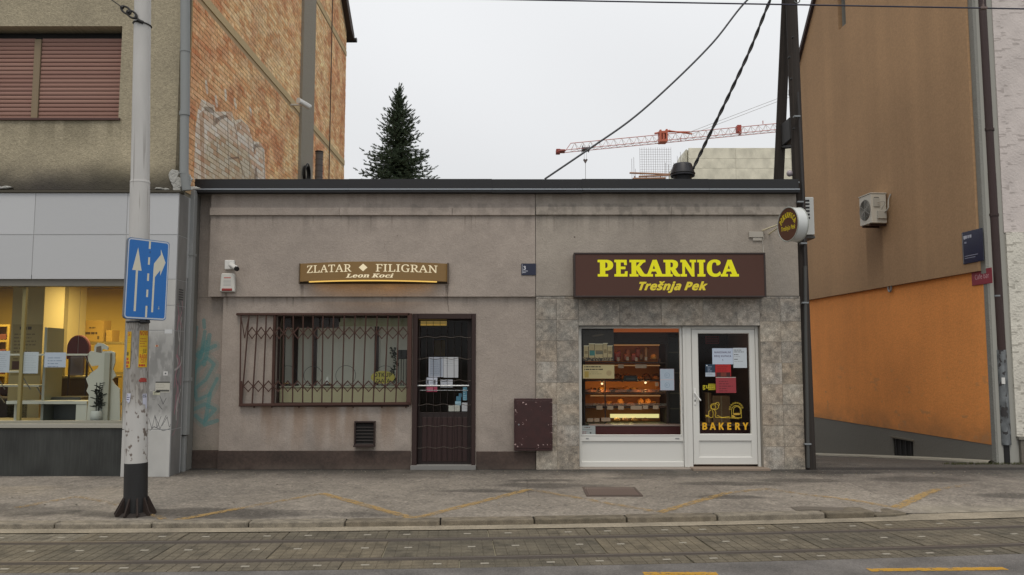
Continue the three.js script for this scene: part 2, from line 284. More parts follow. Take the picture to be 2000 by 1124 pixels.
// jeweller's door
{
  const z = -0.1, f = R(805, 613, 929, 914, z), jamb = part('door_frame', [bx(JD.x0 + 0.002, JD.x0 + 0.075, 0.03, JD.y1 - 0.002, -0.14, 0.03, 0.006), bx(JD.x1 - 0.06, JD.x1 - 0.002, 0.03, JD.y1 - 0.002, -0.14, 0.03, 0.006), bx(JD.x0 + 0.077, JD.x1 - 0.062, JD.y1 - 0.08, JD.y1 - 0.003, -0.14, 0.025, 0.006)], M.brown, shop);
  const a = JD.x0 + 0.079, b = JD.x1 - 0.064, gl = R(820, 627, 913, 806, z);
  const leaf = part('door', extr(rectPts(a, b, 0.06, JD.y1 - 0.084), [rectPts(gl.x0 + 0.0, gl.x1, gl.y0, gl.y1)], z - 0.045, z, 0.003), mat(0x1c0e0c, 0.55), shop);
  part('pane', planeXY(gl.x0 - 0.005, gl.x1 + 0.005, gl.y0 - 0.005, gl.y1 + 0.005, z - 0.03), M.glass, leaf);
  for (let i = 0; i < 9; i++) { const x = a + 0.06 + i * (b - a - 0.12) / 9; part('panel_board', bx(x + 0.004, x + (b - a - 0.12) / 9 - 0.004, 0.1, gl.y0 - 0.07, z, z + 0.008, 0.004), mat(0x2a1310, 0.5), leaf); }
  part('push_bar', [rod(P(814, 754, z + 0.05), P(916, 754, z + 0.05), 0.012), rod(P(820, 763, z + 0.01), P(914, 763, z + 0.01), 0.006)], mat(0xb5b8ba, 0.35, { metalness: 0.5 }), leaf);
  part('lock', [bx(X(808, 690, z), X(812, 690, z), Y(694, z), Y(683, z), z, z + 0.03, 0.003), bx(X(807, 705, z), X(810, 705, z), Y(712, z), Y(703, z), z, z + 0.03, 0.003)], M.steel, leaf);
  part('door_step', boxUV(bx(JD.x0 - 0.01, JD.x1 + 0.01, -0.02, 0.06, -0.3, 0.06, 0.006)), mat(0x7a7976, 0.8, { bumpMap: bumpRender, bumpScale: 0.003 }), shop);
}
// bakery shopfront in white plastic frames
{
  const z = -0.07, t = 0.06;
  const G = R(1136, 642, 1329, 850, z), D = R(1365, 652, 1465, 848, z);
  const xa = BO.x0 + 0.004, xm0 = X(1334, 760, z), xm1 = X(1352, 760, z), xe = BO.x1 - 0.004, top = BO.y1 - 0.004;
  const shopWin = part('shop_window', extr(rectPts(xa, xm0, 0.02, top), [rectPts(G.x0, G.x1, G.y0, G.y1), rectPts(G.x0 + 0.0, G.x1 + 0.03, 0.1, Y(863, z))], z - 0.06, z, 0.006), M.whitePaint, shop);
  part('pane', planeXY(G.x0 - 0.005, G.x1 + 0.005, G.y0 - 0.005, G.y1 + 0.005, z - 0.04), M.glass, shopWin);
  part('lower_panel', bx(G.x0 - 0.004, G.x1 + 0.034, 0.095, Y(863, z) + 0.005, z - 0.05, z - 0.022), M.whitePaint, shopWin);
  part('glazing_bead', frameGeo(G.x0 - 0.012, G.x1 + 0.012, G.y0 - 0.012, G.y1 + 0.012, 0.012, z, z + 0.008), M.white, shopWin);
  part('drain_cap', [bx(G.x0 + 0.06, G.x0 + 0.10, Y(858, z), Y(856, z), z, z + 0.006), bx(G.x1 - 0.09, G.x1 - 0.03, Y(858, z), Y(856, z), z, z + 0.006)], M.grey, shopWin);
  part('shopfront_frame', [bx(xm0 + 0.004, xm1 - 0.004, 0.02, top, z - 0.07, z + 0.02, 0.008), bx(xm0 + 0.05, xm0 + 0.06, 0.02, top, z + 0.02, z + 0.026), bx(xe - 0.045, xe, 0.02, top, z - 0.07, z + 0.012, 0.006), bx(xm1, xe - 0.047, top - 0.04, top, z - 0.07, z + 0.012, 0.006)], M.whitePaint, shop);
  const da = xm1 + 0.003, db = xe - 0.05, pan = R(1366, 862, 1468, 893, z);
  const door = part('door', extr(rectPts(da, db, Y(908, z), top - 0.045), [rectPts(D.x0, D.x1, D.y0, D.y1), rectPts(pan.x0, pan.x1, pan.y0, pan.y1)], z - 0.05, z + 0.015, 0.008), M.whitePaint, shop);
  part('pane', planeXY(D.x0 - 0.005, D.x1 + 0.005, D.y0 - 0.005, D.y1 + 0.005, z - 0.025), M.glass, door);
  part('panel', bx(pan.x0 - 0.004, pan.x1 + 0.004, pan.y0 - 0.004, pan.y1 + 0.004, z - 0.04, z - 0.006), M.whitePaint, door);
  part('handle', [bx(X(1355, 770, z), X(1359, 770, z), Y(791, z), Y(759, z), z + 0.015, z + 0.026, 0.004), rod(P(1357, 768, z + 0.05), P(1369, 783, z + 0.06), 0.011), rod(P(1357, 768, z + 0.015), P(1357, 768, z + 0.055), 0.01)], mat(0xe0e0dd, 0.4), door);
  part('keyhole', bx(X(1356.2, 783, z), X(1358, 783, z), Y(785, z), Y(781, z), z + 0.026, z + 0.029), M.black, door);
  part('head_flashing', boxUV(bx(BO.x0 + 0.002, BO.x1 - 0.002, top + 0.0, BO.y1 - 0.0005, z - 0.07, 0.02)), M.grey, shop);
  part('door_step', boxUV(bx(X(1352, 912, 0.1), X(1503, 912, 0.1), -0.05, 0.03, -0.14, 0.17, 0.01)), mat(0x857668, 0.85, { bumpMap: bumpRender, bumpScale: 0.003 }), shop);
  part('threshold', boxUV(bx(BO.x0 + 0.002, X(1350, 912, 0), -0.05, 0.018, -0.14, 0.035, 0.006)), mat(0x9a9086, 0.85), shop);
}

// ------------------------------------------------------------------ pavement, kerb, tram track, road
const curve = (x) => -0.0744 * x - 0.0061 * x * x;
const KERB = 3.47, RAIL1 = 4.09, RAIL2 = 4.86, SLAB0 = 3.68, SLAB1 = 5.23, YR = -0.125;
const dip = (x, z) => sst(3.6, 4.6, x) * sst(KERB + curve(x) - 1.1, KERB + curve(x) - 0.16, z); // lowered kerb at the side street
function gy(x, z) {
  let y = z > 0 ? -0.02 * z : 0;
  if (x > 3.2) { const t = sst(4.2, 5.2, x), d = -0.35 - z; if (d > 0) y -= t * 0.098 * (d * d / (d + 0.6)); }
  const k = dip(x, z); return y + k * (-0.1165 - y) + 0.006 * (1 - k) * (fbm(x * 0.8 + 40, z * 0.8 + 3, 3) - 0.5);
}
function gridSheet(x0, x1, nx, zf, nz, yf) { // zf(x, t): z at t in 0..1
  const pos = [], uv = [], idx = [];
  for (let j = 0; j <= nz; j++) for (let i = 0; i <= nx; i++) { const x = x0 + (x1 - x0) * i / nx, z = zf(x, j / nz); pos.push(x, yf(x, z), z); uv.push(x, -z); }
  for (let j = 0; j < nz; j++) for (let i = 0; i < nx; i++) { const a = j * (nx + 1) + i, b = a + 1, c = a + nx + 1, d = c + 1; idx.push(a, c, b, b, c, d); }
  const g = new THREE.BufferGeometry(); g.setAttribute('position', new THREE.Float32BufferAttribute(pos, 3)); g.setAttribute('uv', new THREE.Float32BufferAttribute(uv, 2)); g.setIndex(idx); g.computeVertexNormals(); return g;
}
function reUV(g, f) { const p = g.attributes.position, u = g.attributes.uv; for (let i = 0; i < p.count; i++) { const q = f(p.getX(i), p.getZ(i)); u.setXY(i, q[0], q[1]); } return g; }
const PX0 = -7.2, PWID = 18, PZ0 = -3.2, PDEP = 7.4; // the painted part of the pavement
const paveCan = paint(2048, 1400, (u, v) => {
  const x = PX0 + u * PWID, z = PZ0 + (1 - v) * PDEP;
  const n = fbm(x * 0.9, z * 0.9 + 50, 5), f = fbm(x * 8, z * 8, 3), s = vn(x * 70, z * 70), s2 = vn(x * 33 + 5, z * 33);
  let k = 1 + 0.30 * (n - 0.5) + 0.20 * (f - 0.5) + 0.30 * (s - 0.5) + 0.18 * (s2 - 0.5);
  // damp, dirty margin along the house fronts and round the pole
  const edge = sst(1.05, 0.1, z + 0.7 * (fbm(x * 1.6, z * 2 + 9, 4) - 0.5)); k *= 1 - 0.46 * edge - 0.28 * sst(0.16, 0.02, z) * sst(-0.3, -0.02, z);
  const q = (cx, cz, rx, rz) => { const d = Math.hypot((x - cx) / rx, (z - cz) / rz) + 0.9 * (fbm(x * 2.5, z * 4, 3) - 0.5); return sst(1.1, 0.55, d); };
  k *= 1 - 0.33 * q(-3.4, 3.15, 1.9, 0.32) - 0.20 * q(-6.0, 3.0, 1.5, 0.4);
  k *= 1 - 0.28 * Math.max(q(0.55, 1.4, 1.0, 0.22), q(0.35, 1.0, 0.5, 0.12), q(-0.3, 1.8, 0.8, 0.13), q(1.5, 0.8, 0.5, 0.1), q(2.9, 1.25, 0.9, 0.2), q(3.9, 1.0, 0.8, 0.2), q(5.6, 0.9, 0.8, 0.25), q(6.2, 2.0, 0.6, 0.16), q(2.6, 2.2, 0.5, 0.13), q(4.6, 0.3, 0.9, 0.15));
  let c = [134 * k, 127 * k, 117 * k];
  const pale = sst(0.62, 0.8, fbm(x * 1.2 + 7, z * 1.4, 4)); c = mix3(c, [150, 142, 130], pale * 0.35);
  if (s > 0.93) c = mix3(c, [176, 170, 160], 0.5);
  const sl = sst(4.4, 4.9, x) * sst(2.3, 2.65, z); c = mix3(c, [148 * (0.85 + 0.3 * f), 141 * (0.85 + 0.3 * f), 126 * (0.85 + 0.3 * f)], sl * 0.8);
  return c;
});
{ // cracks, patch seams, gum
  const g = paveCan.getContext('2d'), r = rng(61), at = (x, z) => [(x - PX0) / PWID * 2048, (z - PZ0) / PDEP * 1400]; g.lineCap = 'round';
  for (let i = 0; i < 26; i++) { let x = -6.5 + 13.5 * r(), z = 0.4 + 2.6 * r(), a = r() < 0.6 ? 0.3 * (r() - 0.5) : 1.57 + (r() - 0.5); g.strokeStyle = `rgba(56,50,44,${0.25 + 0.35 * r()})`; g.lineWidth = 0.7 + 1.3 * r(); g.beginPath(); g.moveTo(...at(x, z)); for (let k = 0; k < 16; k++) { a += (r() - 0.5) * 0.9; x += 0.07 * Math.cos(a); z += 0.05 * Math.sin(a); g.lineTo(...at(x, z)); } g.stroke(); }
  for (const [x0, z0, x1, z1] of [[0.2, 0.9, 2.6, 2.2], [4.5, 0.6, 6.9, 2.0], [-2.6, 0.25, -0.9, 0.8]]) { const p = at(x0, z0), q = at(x1, z1); g.fillStyle = 'rgba(92,86,78,0.13)'; g.fillRect(p[0], p[1], q[0] - p[0], q[1] - p[1]); g.strokeStyle = 'rgba(60,54,48,0.35)'; g.lineWidth = 1.6; g.strokeRect(p[0], p[1], q[0] - p[0], q[1] - p[1]); }
  for (let i = 0; i < 260; i++) { const q = at(-6.5 + 14 * r(), 0.15 + 3 * r()); g.fillStyle = r() < 0.6 ? `rgba(58,53,48,${0.2 + 0.4 * r()})` : `rgba(190,184,172,${0.2 + 0.4 * r()})`; g.beginPath(); g.ellipse(q[0], q[1], 1 + 2.6 * r(), 1 + 3 * r(), 0, 0, 7); g.fill(); }
}
const paveTex = ctex(paveCan, true, false);
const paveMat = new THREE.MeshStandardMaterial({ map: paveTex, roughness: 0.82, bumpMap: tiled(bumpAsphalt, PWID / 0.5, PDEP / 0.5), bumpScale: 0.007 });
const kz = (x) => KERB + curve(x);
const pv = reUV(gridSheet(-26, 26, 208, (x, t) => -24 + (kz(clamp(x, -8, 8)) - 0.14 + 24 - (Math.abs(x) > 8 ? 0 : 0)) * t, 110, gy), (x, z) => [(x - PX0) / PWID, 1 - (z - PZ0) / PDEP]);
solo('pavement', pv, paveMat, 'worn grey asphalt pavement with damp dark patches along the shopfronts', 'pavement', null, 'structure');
solo('ground', gridSheet(-300, 300, 4, (x, t) => -300 + 600 * t, 4, () => -3.2), mat(0x6a675f, 0.95), 'flat ground beyond the houses', 'ground', null, 'structure');

// kerb stones, each its own
const stoneTex = ctex(paint(512, 512, (u, v) => { const k = 0.86 + 0.4 * (fbm(u * 10, v * 10, 4, 10) - 0.5) + 0.22 * (vn(u * 128, v * 128, 128) - 0.5); return [140 * k, 132 * k, 117 * k]; }));
const stoneTones = [0xffffff, 0xeae6e0, 0xd8d4cc].map(c => new THREE.MeshStandardMaterial({ map: stoneTex, color: c, roughness: 0.85, bumpMap: stoneTex, bumpScale: 0.004 }));
const kerb = thing('kerb', 'worn rounded stone kerb between the pavement and the tram track', null, V(0, 0, 0)); kerb.userData.kind = 'structure';
{
  const jx = []; for (let p = -130; p < 1500; p += 187) jx.push(onY(p + 53, 1022, -0.07).x); jx.push(3.42);
  for (let i = -1; i < jx.length - 1; i++) {
    const a = i < 0 ? jx[0] - 1.0 : jx[i], b = i < 0 ? jx[0] : jx[i + 1], m = (a + b) / 2, L = b - a;
    const g = boxUV(bx(-L / 2 + 0.004, L / 2 - 0.004, -0.2, gy(m, kz(m) - 0.15) + 0.008, -0.16, 0, 0.022), 0.7, rnd(), rnd());
    g.rotateY(-Math.atan(-0.0744 - 0.0122 * m)); g.translate(m, rr(-0.003, 0.003), kz(m) + rr(-0.004, 0.004));
    part('kerb_stone', g, stoneTones[Math.floor(rnd() * 3)], kerb);
  }
  for (const [a, b, h] of [[3.43, 4.0, -0.012], [4.0, 4.42, -0.036]]) { const m = (a + b) / 2, g = boxUV(bx(-(b - a) / 2 + 0.005, (b - a) / 2 - 0.005, -0.2, gy(m, kz(m) - 0.2) + 0.006, -0.3, 0, 0.02), 0.7, rnd(), rnd()); g.rotateY(a > 3.9 ? 0.30 : 0.15); g.translate(m, 0, kz(m) - (a > 3.9 ? 0.05 : 0)); part('kerb_stone', g, stoneTones[2], kerb); }
}
// road
const roadTex = ctex(paint(1024, 1024, (u, v) => { const k = 1 + 0.4 * (fbm(u * 8, v * 8, 5, 8) - 0.5) + 0.22 * (vn(u * 256, v * 256) - 0.5) + 0.1 * (vn(u * 100, v * 100, 100) - 0.5); return [102 * k, 99 * k, 96 * k]; }));
const lightRoadTex = ctex(paint(512, 512, (u, v) => { const k = 1 + 0.3 * (fbm(u * 8, v * 8, 4, 8) - 0.5) + 0.2 * (vn(u * 180, v * 180, 180) - 0.5); return [146 * k, 137 * k, 120 * k]; }));
const rMat = (t) => new THREE.MeshStandardMaterial({ map: tiled(t, 1 / 2.2, 1 / 2.2), roughness: 0.85, bumpMap: tiled(bumpAsphalt, 2, 2), bumpScale: 0.006 });
const zc = (x) => curve(clamp(x, -9, 9));
solo('road_edge', gridSheet(-26, 26, 160, (x, t) => kz(clamp(x, -9, 9)) - 0.02 - 0.25 * sst(4.2, 4.8, x) + (SLAB0 - KERB + 0.015 + 0.25 * sst(4.2, 4.8, x)) * t, 4, (x, z) => YR + 0.004 - 0.0 * z), rMat(lightRoadTex), 'pale dusty asphalt strip between kerb and tram track', 'road', null, 'structure');
solo('road', gridSheet(-60, 60, 240, (x, t) => { const z0 = SLAB1 + zc(x) - 0.005; return z0 + (24 - z0) * t; }, 14, () => YR + 0.002), rMat(roadTex), 'grey asphalt carriageway in front of the tram track', 'road', null, 'structure');
// tram track: concrete slabs scored into small blocks, two grooved rails
const track = thing('tram_track', 'single tram track of scored concrete slabs with two grooved steel rails', null, V(0, 0, 0)); track.userData.kind = 'structure';
{
  const slabTex = ctex(paint(512, 512, (u, v) => { const o = sst(0.6, 0.78, fbm(u * 4 + 9, v * 4, 4, 4)), k = 0.92 + 0.34 * (fbm(u * 5, v * 5, 5, 5) - 0.5) + 0.34 * (vn(u * 160, v * 160, 160) - 0.5) - 0.16 * o; return [115 * k, 109 * k, 96 * k]; }));
  const tones = [0xffffff, 0xece8e0, 0xdad8d2, 0xf4eee2].map(c => new THREE.MeshStandardMaterial({ map: slabTex, color: c, roughness: 0.85, bumpMap: slabTex, bumpScale: 0.003 }));
  solo('track_bed', gridSheet(-26, 26, 120, (x, t) => SLAB0 - 0.02 + zc(x) + (SLAB1 - SLAB0 + 0.04) * t, 4, () => YR - 0.012), mat(0x88826f, 0.95), 'dusty joint filling under the tram slabs', 'track bed', null, 'structure');
  const strips = [[SLAB0 + 0.008, RAIL1 - 0.052, 3, 0.26], [RAIL1 + 0.075, RAIL2 - 0.052, 5, 0.33], [RAIL2 + 0.075, SLAB1 - 0.01, 3, 0.05]];
  strips.forEach(([za, zb, rows, off], si) => {
    const d = zb - za, variants = [0, 1, 2, 3, 4].map((v) => {
      const gs = [bx(-0.4935, 0.4935, -0.05, -0.0035, -d / 2 + 0.003, d / 2 - 0.003)];
      for (let i = 0; i < 10; i++) for (let j = 0; j < rows; j++) { const w = 0.987 / 10, h = (d - 0.006) / rows, x = -0.4935 + i * w, z = -d / 2 + 0.003 + j * h; gs.push(bx(x + 0.0035, x + w - 0.0035, -0.006, 0.001 * rnd(), z + 0.003, z + h - 0.003)); }
      return boxUV(join(gs), 0.9, rnd(), rnd());
    });
    const plate = bx(-0.036, 0.036, -0.004, 0.003, -0.017, 0.017, 0.002), plateMat = mat(0x938e82, 0.7);
    for (let i = -9; i <= 9; i++) {
      const x = i * 0.995 + off * 1.0, z = (za + zb) / 2 + zc(x), a = -Math.atan(-0.0744 - 0.0122 * clamp(x, -9, 9));
      const o = piece('slab', variants[Math.abs(i * 7 + si * 2) % 5], tones[Math.floor(rnd() * 4)], track, V(x, YR + rr(-0.002, 0.003), z), a);
      for (const s of [-0.29, 0.3]) { const k = new THREE.Mesh(plate, plateMat); k.name = 'lifting_plate'; k.castShadow = k.receiveShadow = true; k.position.set(s + rr(-0.02, 0.02), 0.001, rows === 5 ? -0.05 : 0); o.add(k); }
    }
  });
  const sweep = (a, b, y0, y1, n = 120) => { // a strip of rail following the curve
    const pos = [], idx = []; for (let i = 0; i <= n; i++) { const x = -26 + 52 * i / n, c = zc(x); pos.push(x, y0, b + c, x, y1, b + c - 0.004, x, y1, a + c + 0.004, x, y0, a + c); }
    for (let i = 0; i < n; i++) for (let k = 0; k < 3; k++) { const p = i * 4 + k, q = p + 4; idx.push(p, q, p + 1, p + 1, q, q + 1); }
    const g = new THREE.BufferGeometry(); g.setAttribute('position', new THREE.Float32BufferAttribute(pos, 3)); g.setAttribute('uv', new THREE.Float32BufferAttribute(new Float32Array(pos.length / 3 * 2), 2)); g.setIndex(idx); const k = g.toNonIndexed(); k.computeVertexNormals(); return k;
  };
  const railMat = mat(0x6f6862, 0.55, { metalness: 0.6 }), rustMat = mat(0x4a4038, 0.9);
  for (const r of [RAIL1, RAIL2]) { const o = part('rail', [sweep(r - 0.028, r + 0.024, YR - 0.05, YR + 0.006), sweep(r + 0.056, r + 0.07, YR - 0.05, YR + 0.004)], railMat, track); part('rail_groove', sweep(r - 0.05, r + 0.072, YR - 0.06, YR - 0.03), rustMat, o); }
}
{ // yellow markings
  const wear = (seed, lo, hi) => ctex(paint(512, 64, (u, v) => { const n = fbm(u * 26 + seed, v * 4 + seed, 4) * 0.75 + 0.25 * vn(u * 200, v * 26 + seed), e = sst(0, 0.18, v) * sst(1, 0.82, v), a = sst(lo, hi, n * (0.6 + 0.4 * e)) * (lo < 0.1 ? 1 : 0.62); return [255, 255, 255, 255 * a]; }), true, false);
  const zig = [[30, 993], [150, 971], [222, 985], [335, 1019], [470, 994], [628, 965], [808, 1014], [1034, 957], [1288, 1002], [1420, 964], [1500, 956], [1585, 969], [1748, 993], [1832, 957], [1895, 948]];
  const faint = [0.36, 0.42, 0.42, 0.2, 0.36, 0.2, 0.2, 0.34, 0.22, 0.34, 0.42, 0.3, 0.16, 0.4, 0.46];
  for (let i = 0; i + 1 < zig.length; i++) {
    const fit = (p) => { let q = onY(p[0], p[1], -0.04); for (let k = 0; k < 4; k++) q = onY(p[0], p[1], gy(q.x, q.z)); return q; };
    const a = fit(zig[i]), b = fit(zig[i + 1]), d = V(b.x - a.x, 0, b.z - a.z), L = d.length(); d.normalize(); const nrm = V(-d.z, 0, d.x).multiplyScalar(0.062);
    const pos = [], uv = [], idx = [], n = 24;
    for (let k = 0; k <= n; k++) for (const s of [-1, 1]) { const x = a.x + d.x * L * k / n + nrm.x * s, z = a.z + d.z * L * k / n + nrm.z * s; pos.push(x, gy(x, z) + 0.005 + 0.0008 * (i % 2), z); uv.push(k / n, s * 0.5 + 0.5); }
    for (let k = 0; k < n; k++) { const q = k * 2; idx.push(q, q + 1, q + 2, q + 2, q + 1, q + 3); }
    const g = new THREE.BufferGeometry(); g.setAttribute('position', new THREE.Float32BufferAttribute(pos, 3)); g.setAttribute('uv', new THREE.Float32BufferAttribute(uv, 2)); g.setIndex(idx); g.computeVertexNormals();
    if (g.attributes.normal.getY(0) < 0) { g.setIndex(idx.map((_, k) => idx[k - k % 3 + [0, 2, 1][k % 3]])); g.computeVertexNormals(); }
    solo('road_marking', g, new THREE.MeshStandardMaterial({ map: wear(i * 3.7, faint[i], faint[i] + 0.4), color: 0xb2935a, roughness: 0.8, transparent: true }), 'worn yellow zigzag line on the pavement', 'marking', 'yellow zigzag strokes on the pavement', 'structure');
  }
  for (const [a, b, y] of [[1256, 1400, 1121.5], [1695, 1962, 1113]]) {
    const p = onY(a, y + (a > 1500 ? 1.5 : 0), YR), q = onY(b, y - (a > 1500 ? 1.5 : 0), YR), d = V().subVectors(q, p), L = d.length();
    const g = new THREE.PlaneGeometry(L, 0.105, 20, 1).rotateX(-Math.PI / 2).rotateY(-Math.atan2(d.z, d.x)).translate((p.x + q.x) / 2, YR + 0.007, (p.z + q.z) / 2 + 0.02);
    solo('road_marking', g, new THREE.MeshStandardMaterial({ map: wear(a, 0.24, 0.42), color: 0xd09d1e, roughness: 0.75, transparent: true }), a < 1500 ? 'bright yellow dash on the road, the shorter one cut by the frame' : 'long bright yellow dash on the road near the side street', 'marking', null, 'structure');
  }
}
{ // iron grate in the pavement
  const c = [[1134, 953], [1236, 951], [1258, 967], [1150, 970]].map(p => onY(p[0], p[1], -0.03)), z0 = (c[0].z + c[1].z) / 2, z1 = (c[2].z + c[3].z) / 2, x0 = (c[0].x + c[3].x) / 2, x1 = (c[1].x + c[2].x) / 2, m = (x0 + x1) / 2, zm = (z0 + z1) / 2, y = gy(m, zm) + 0.003;
  const t = thing('cellar_grate', 'rusty red-brown iron grate set in the pavement before the bakery', 'grate', V(m, y, zm)), g = mat(0x6e5f57, 0.8);
  part('grate_frame', [bx(x0, x1, y - 0.03, y + 0.006, z0, z0 + 0.03), bx(x0, x1, y - 0.03, y + 0.006, z1 - 0.03, z1), bx(x0, x0 + 0.03, y - 0.03, y + 0.006, z0 + 0.03, z1 - 0.03), bx(x1 - 0.03, x1, y - 0.03, y + 0.006, z0 + 0.03, z1 - 0.03), bx(x0 + 0.03, x1 - 0.03, y - 0.03, y + 0.001, z0 + 0.03, z1 - 0.03)], mat(0x594d46, 0.85), t);
  const n = 22; for (let i = 0; i < n; i++) { const x = x0 + 0.035 + (x1 - x0 - 0.07) * (i + 0.5) / n; part('grate_bar', bx(x - 0.009, x + 0.009, y + 0.001, y + 0.008, z0 + 0.031, z1 - 0.031), g, t); }
}
{ // repaired patch
  const p = onY(1600, 996, -0.06), y = gy(p.x, p.z); const g = gridSheet(p.x - 0.28, p.x + 0.3, 12, (x, t) => p.z - 0.12 + 0.2 * t + 0.03 * Math.sin(x * 9), 4, (x, z) => gy(x, z) + 0.006);
  solo('manhole_cover', g, mat(0x7d756a, 0.9, { bumpMap: tiled(bumpAsphalt, 4, 4), bumpScale: 0.01 }), 'small dark rectangular cover sunk in the pavement beside the kerb end', 'cover');
}
{ // specks of litter
  const im = new THREE.InstancedMesh(new THREE.BoxGeometry(1, 0.3, 0.5), mat(0xb9b4a8, 0.8), 420), m = new THREE.Matrix4(), q = new THREE.Quaternion(), c = new THREE.Color();
  for (let i = 0; i < 420; i++) { const x = rr(-6.5, 7), near = rnd() < 0.45, z = near ? rr(0.12, 0.6) : rr(0.15, kz(x) - 0.3), s = rr(0.006, 0.02) * (rnd() < 0.1 ? 1.6 : 1); q.setFromAxisAngle(V(0, 1, 0), rnd() * 6); m.compose(V(x, gy(x, z) + 0.003, z), q, V(s, s, s)); im.setMatrixAt(i, m); const k = rr(0.15, 0.7); im.setColorAt(i, c.setRGB(k, k * rr(0.85, 1), k * rr(0.7, 0.95))); }
  im.name = 'litter'; im.castShadow = im.receiveShadow = true; scene.add(im); describe(im, 'tiny scraps and cigarette ends strewn over the pavement', 'litter', null, 'stuff');
}

// ------------------------------------------------------------------ things on the shop front
// folding scissor grille before the jeweller's window
{
  const z = 0.06, iron = mat(0x4a322a, 0.75, { metalness: 0.2, bumpMap: tiled(bumpRender, 1, 1), bumpScale: 0.001 });
  const q = (zx, zy, zz = z) => P(440 + zx * 0.3025, 580 + zy * 0.3025, zz);
  const t = thing('window_grille', 'rusty brown folding scissor grille over the jeweller window, reaching over the wall', 'grille', P(630, 800, 0));
  part('top_rail', [bar(q(72, 112), q(1190, 112), 0.03, 0.03), bar(q(72, 116, 0.03), q(1190, 116, 0.03), 0.02, 0.05)], iron, t);
  part('bottom_rail', [bar(q(88, 698), q(1200, 688), 0.035, 0.03), bar(q(88, 706, 0.03), q(1200, 696, 0.03), 0.015, 0.05)], iron, t);
  part('post', bx(q(310, 0).x, q(328, 0).x, q(0, 700).y, q(0, 118).y, 0.002, 0.05, 0.004), iron, t);
  part('post', bx(q(1178, 0).x, q(1206, 0).x, q(0, 694).y, q(0, 108).y, 0.002, 0.075, 0.004), iron, t);
  const bars = [[100, 92], [152, 104], [208, 172], [264, 240], [320, 308], [378, 368], [438, 433], [502, 498], [566, 560], [630, 622], [698, 686], [768, 752], [838, 818], [908, 886], [980, 954], [1050, 1026], [1120, 1100], [1182, 1172]];
  bars.forEach(([a, b], i) => part('bar', rod(q(a, 118), q(b, i === 1 ? 690 : 692), 0.0105, 6), iron, t));
  const atY = (i, y) => bars[i][0] + (bars[i][1] - bars[i][0]) * (y - 118) / 574;
  for (const [y0, y1] of [[198, 270], [545, 612]]) for (let i = 1; i < bars.length - 1; i++) {
    const ym = (y0 + y1) / 2, xa = atY(i, ym), xb = atY(i + 1, ym), m = (xa + xb) / 2, e = 3;
    part('lattice_link', [bar(q(xa, ym + e, z + 0.012), q(m, y0, z + 0.012), 0.018, 0.004), bar(q(m, y0, z + 0.018), q(xb, ym + e, z + 0.018), 0.014, 0.004), bar(q(xa, ym - e, z + 0.018), q(m, y1, z + 0.018), 0.014, 0.004), bar(q(m, y1, z + 0.012), q(xb, ym - e, z + 0.012), 0.014, 0.004),
      rod(q(m, y0, z + 0.008), q(m, y0, z + 0.026), 0.011, 6), rod(q(m, y1, z + 0.008), q(m, y1, z + 0.026), 0.011, 6), rod(q(xb, ym, z + 0.008), q(xb, ym, z + 0.026), 0.011, 6)], iron, t);
  }
  part('folding_arm', [bar(q(100, 130), q(124, 268), 0.012, 0.006), bar(q(150, 130, z + 0.012), q(124, 268, z + 0.012), 0.012, 0.006), bar(q(102, 545), q(104, 690), 0.03, 0.01)], iron, t);
  part('rail_foot', [185, 300, 475, 650, 825, 1010, 1165].map(x => rod(q(x, 706, 0.04), q(x, 716, 0.03), 0.012, 6)), iron, t);
}
// wire guard over the jeweller's door
{
  const z = -0.045, t = thing('door_guard', 'thin wire guard of upright rods and wavy cross wires over the jeweller door', 'grille', P(866, 905, z)), wire = mat(0x57504a, 0.5, { metalness: 0.5 });
  for (const px of [819, 832.5, 846, 859.5, 873, 886.5, 900, 914]) part('wire', rod(P(px, 628, z), P(px + 1, 902, z), 0.0035, 5), M.darkBrown, t);
  for (const py of [659, 701, 744, 791, 833, 875]) { const pts = []; for (let i = 0; i <= 28; i++) pts.push(P(812 + 108 * i / 28, py + 1.3 * Math.sin(i / 28 * Math.PI * 7), z + 0.006)); part('cross_wire', tube(pts, 0.004, 60, 5), wire, t); }
}
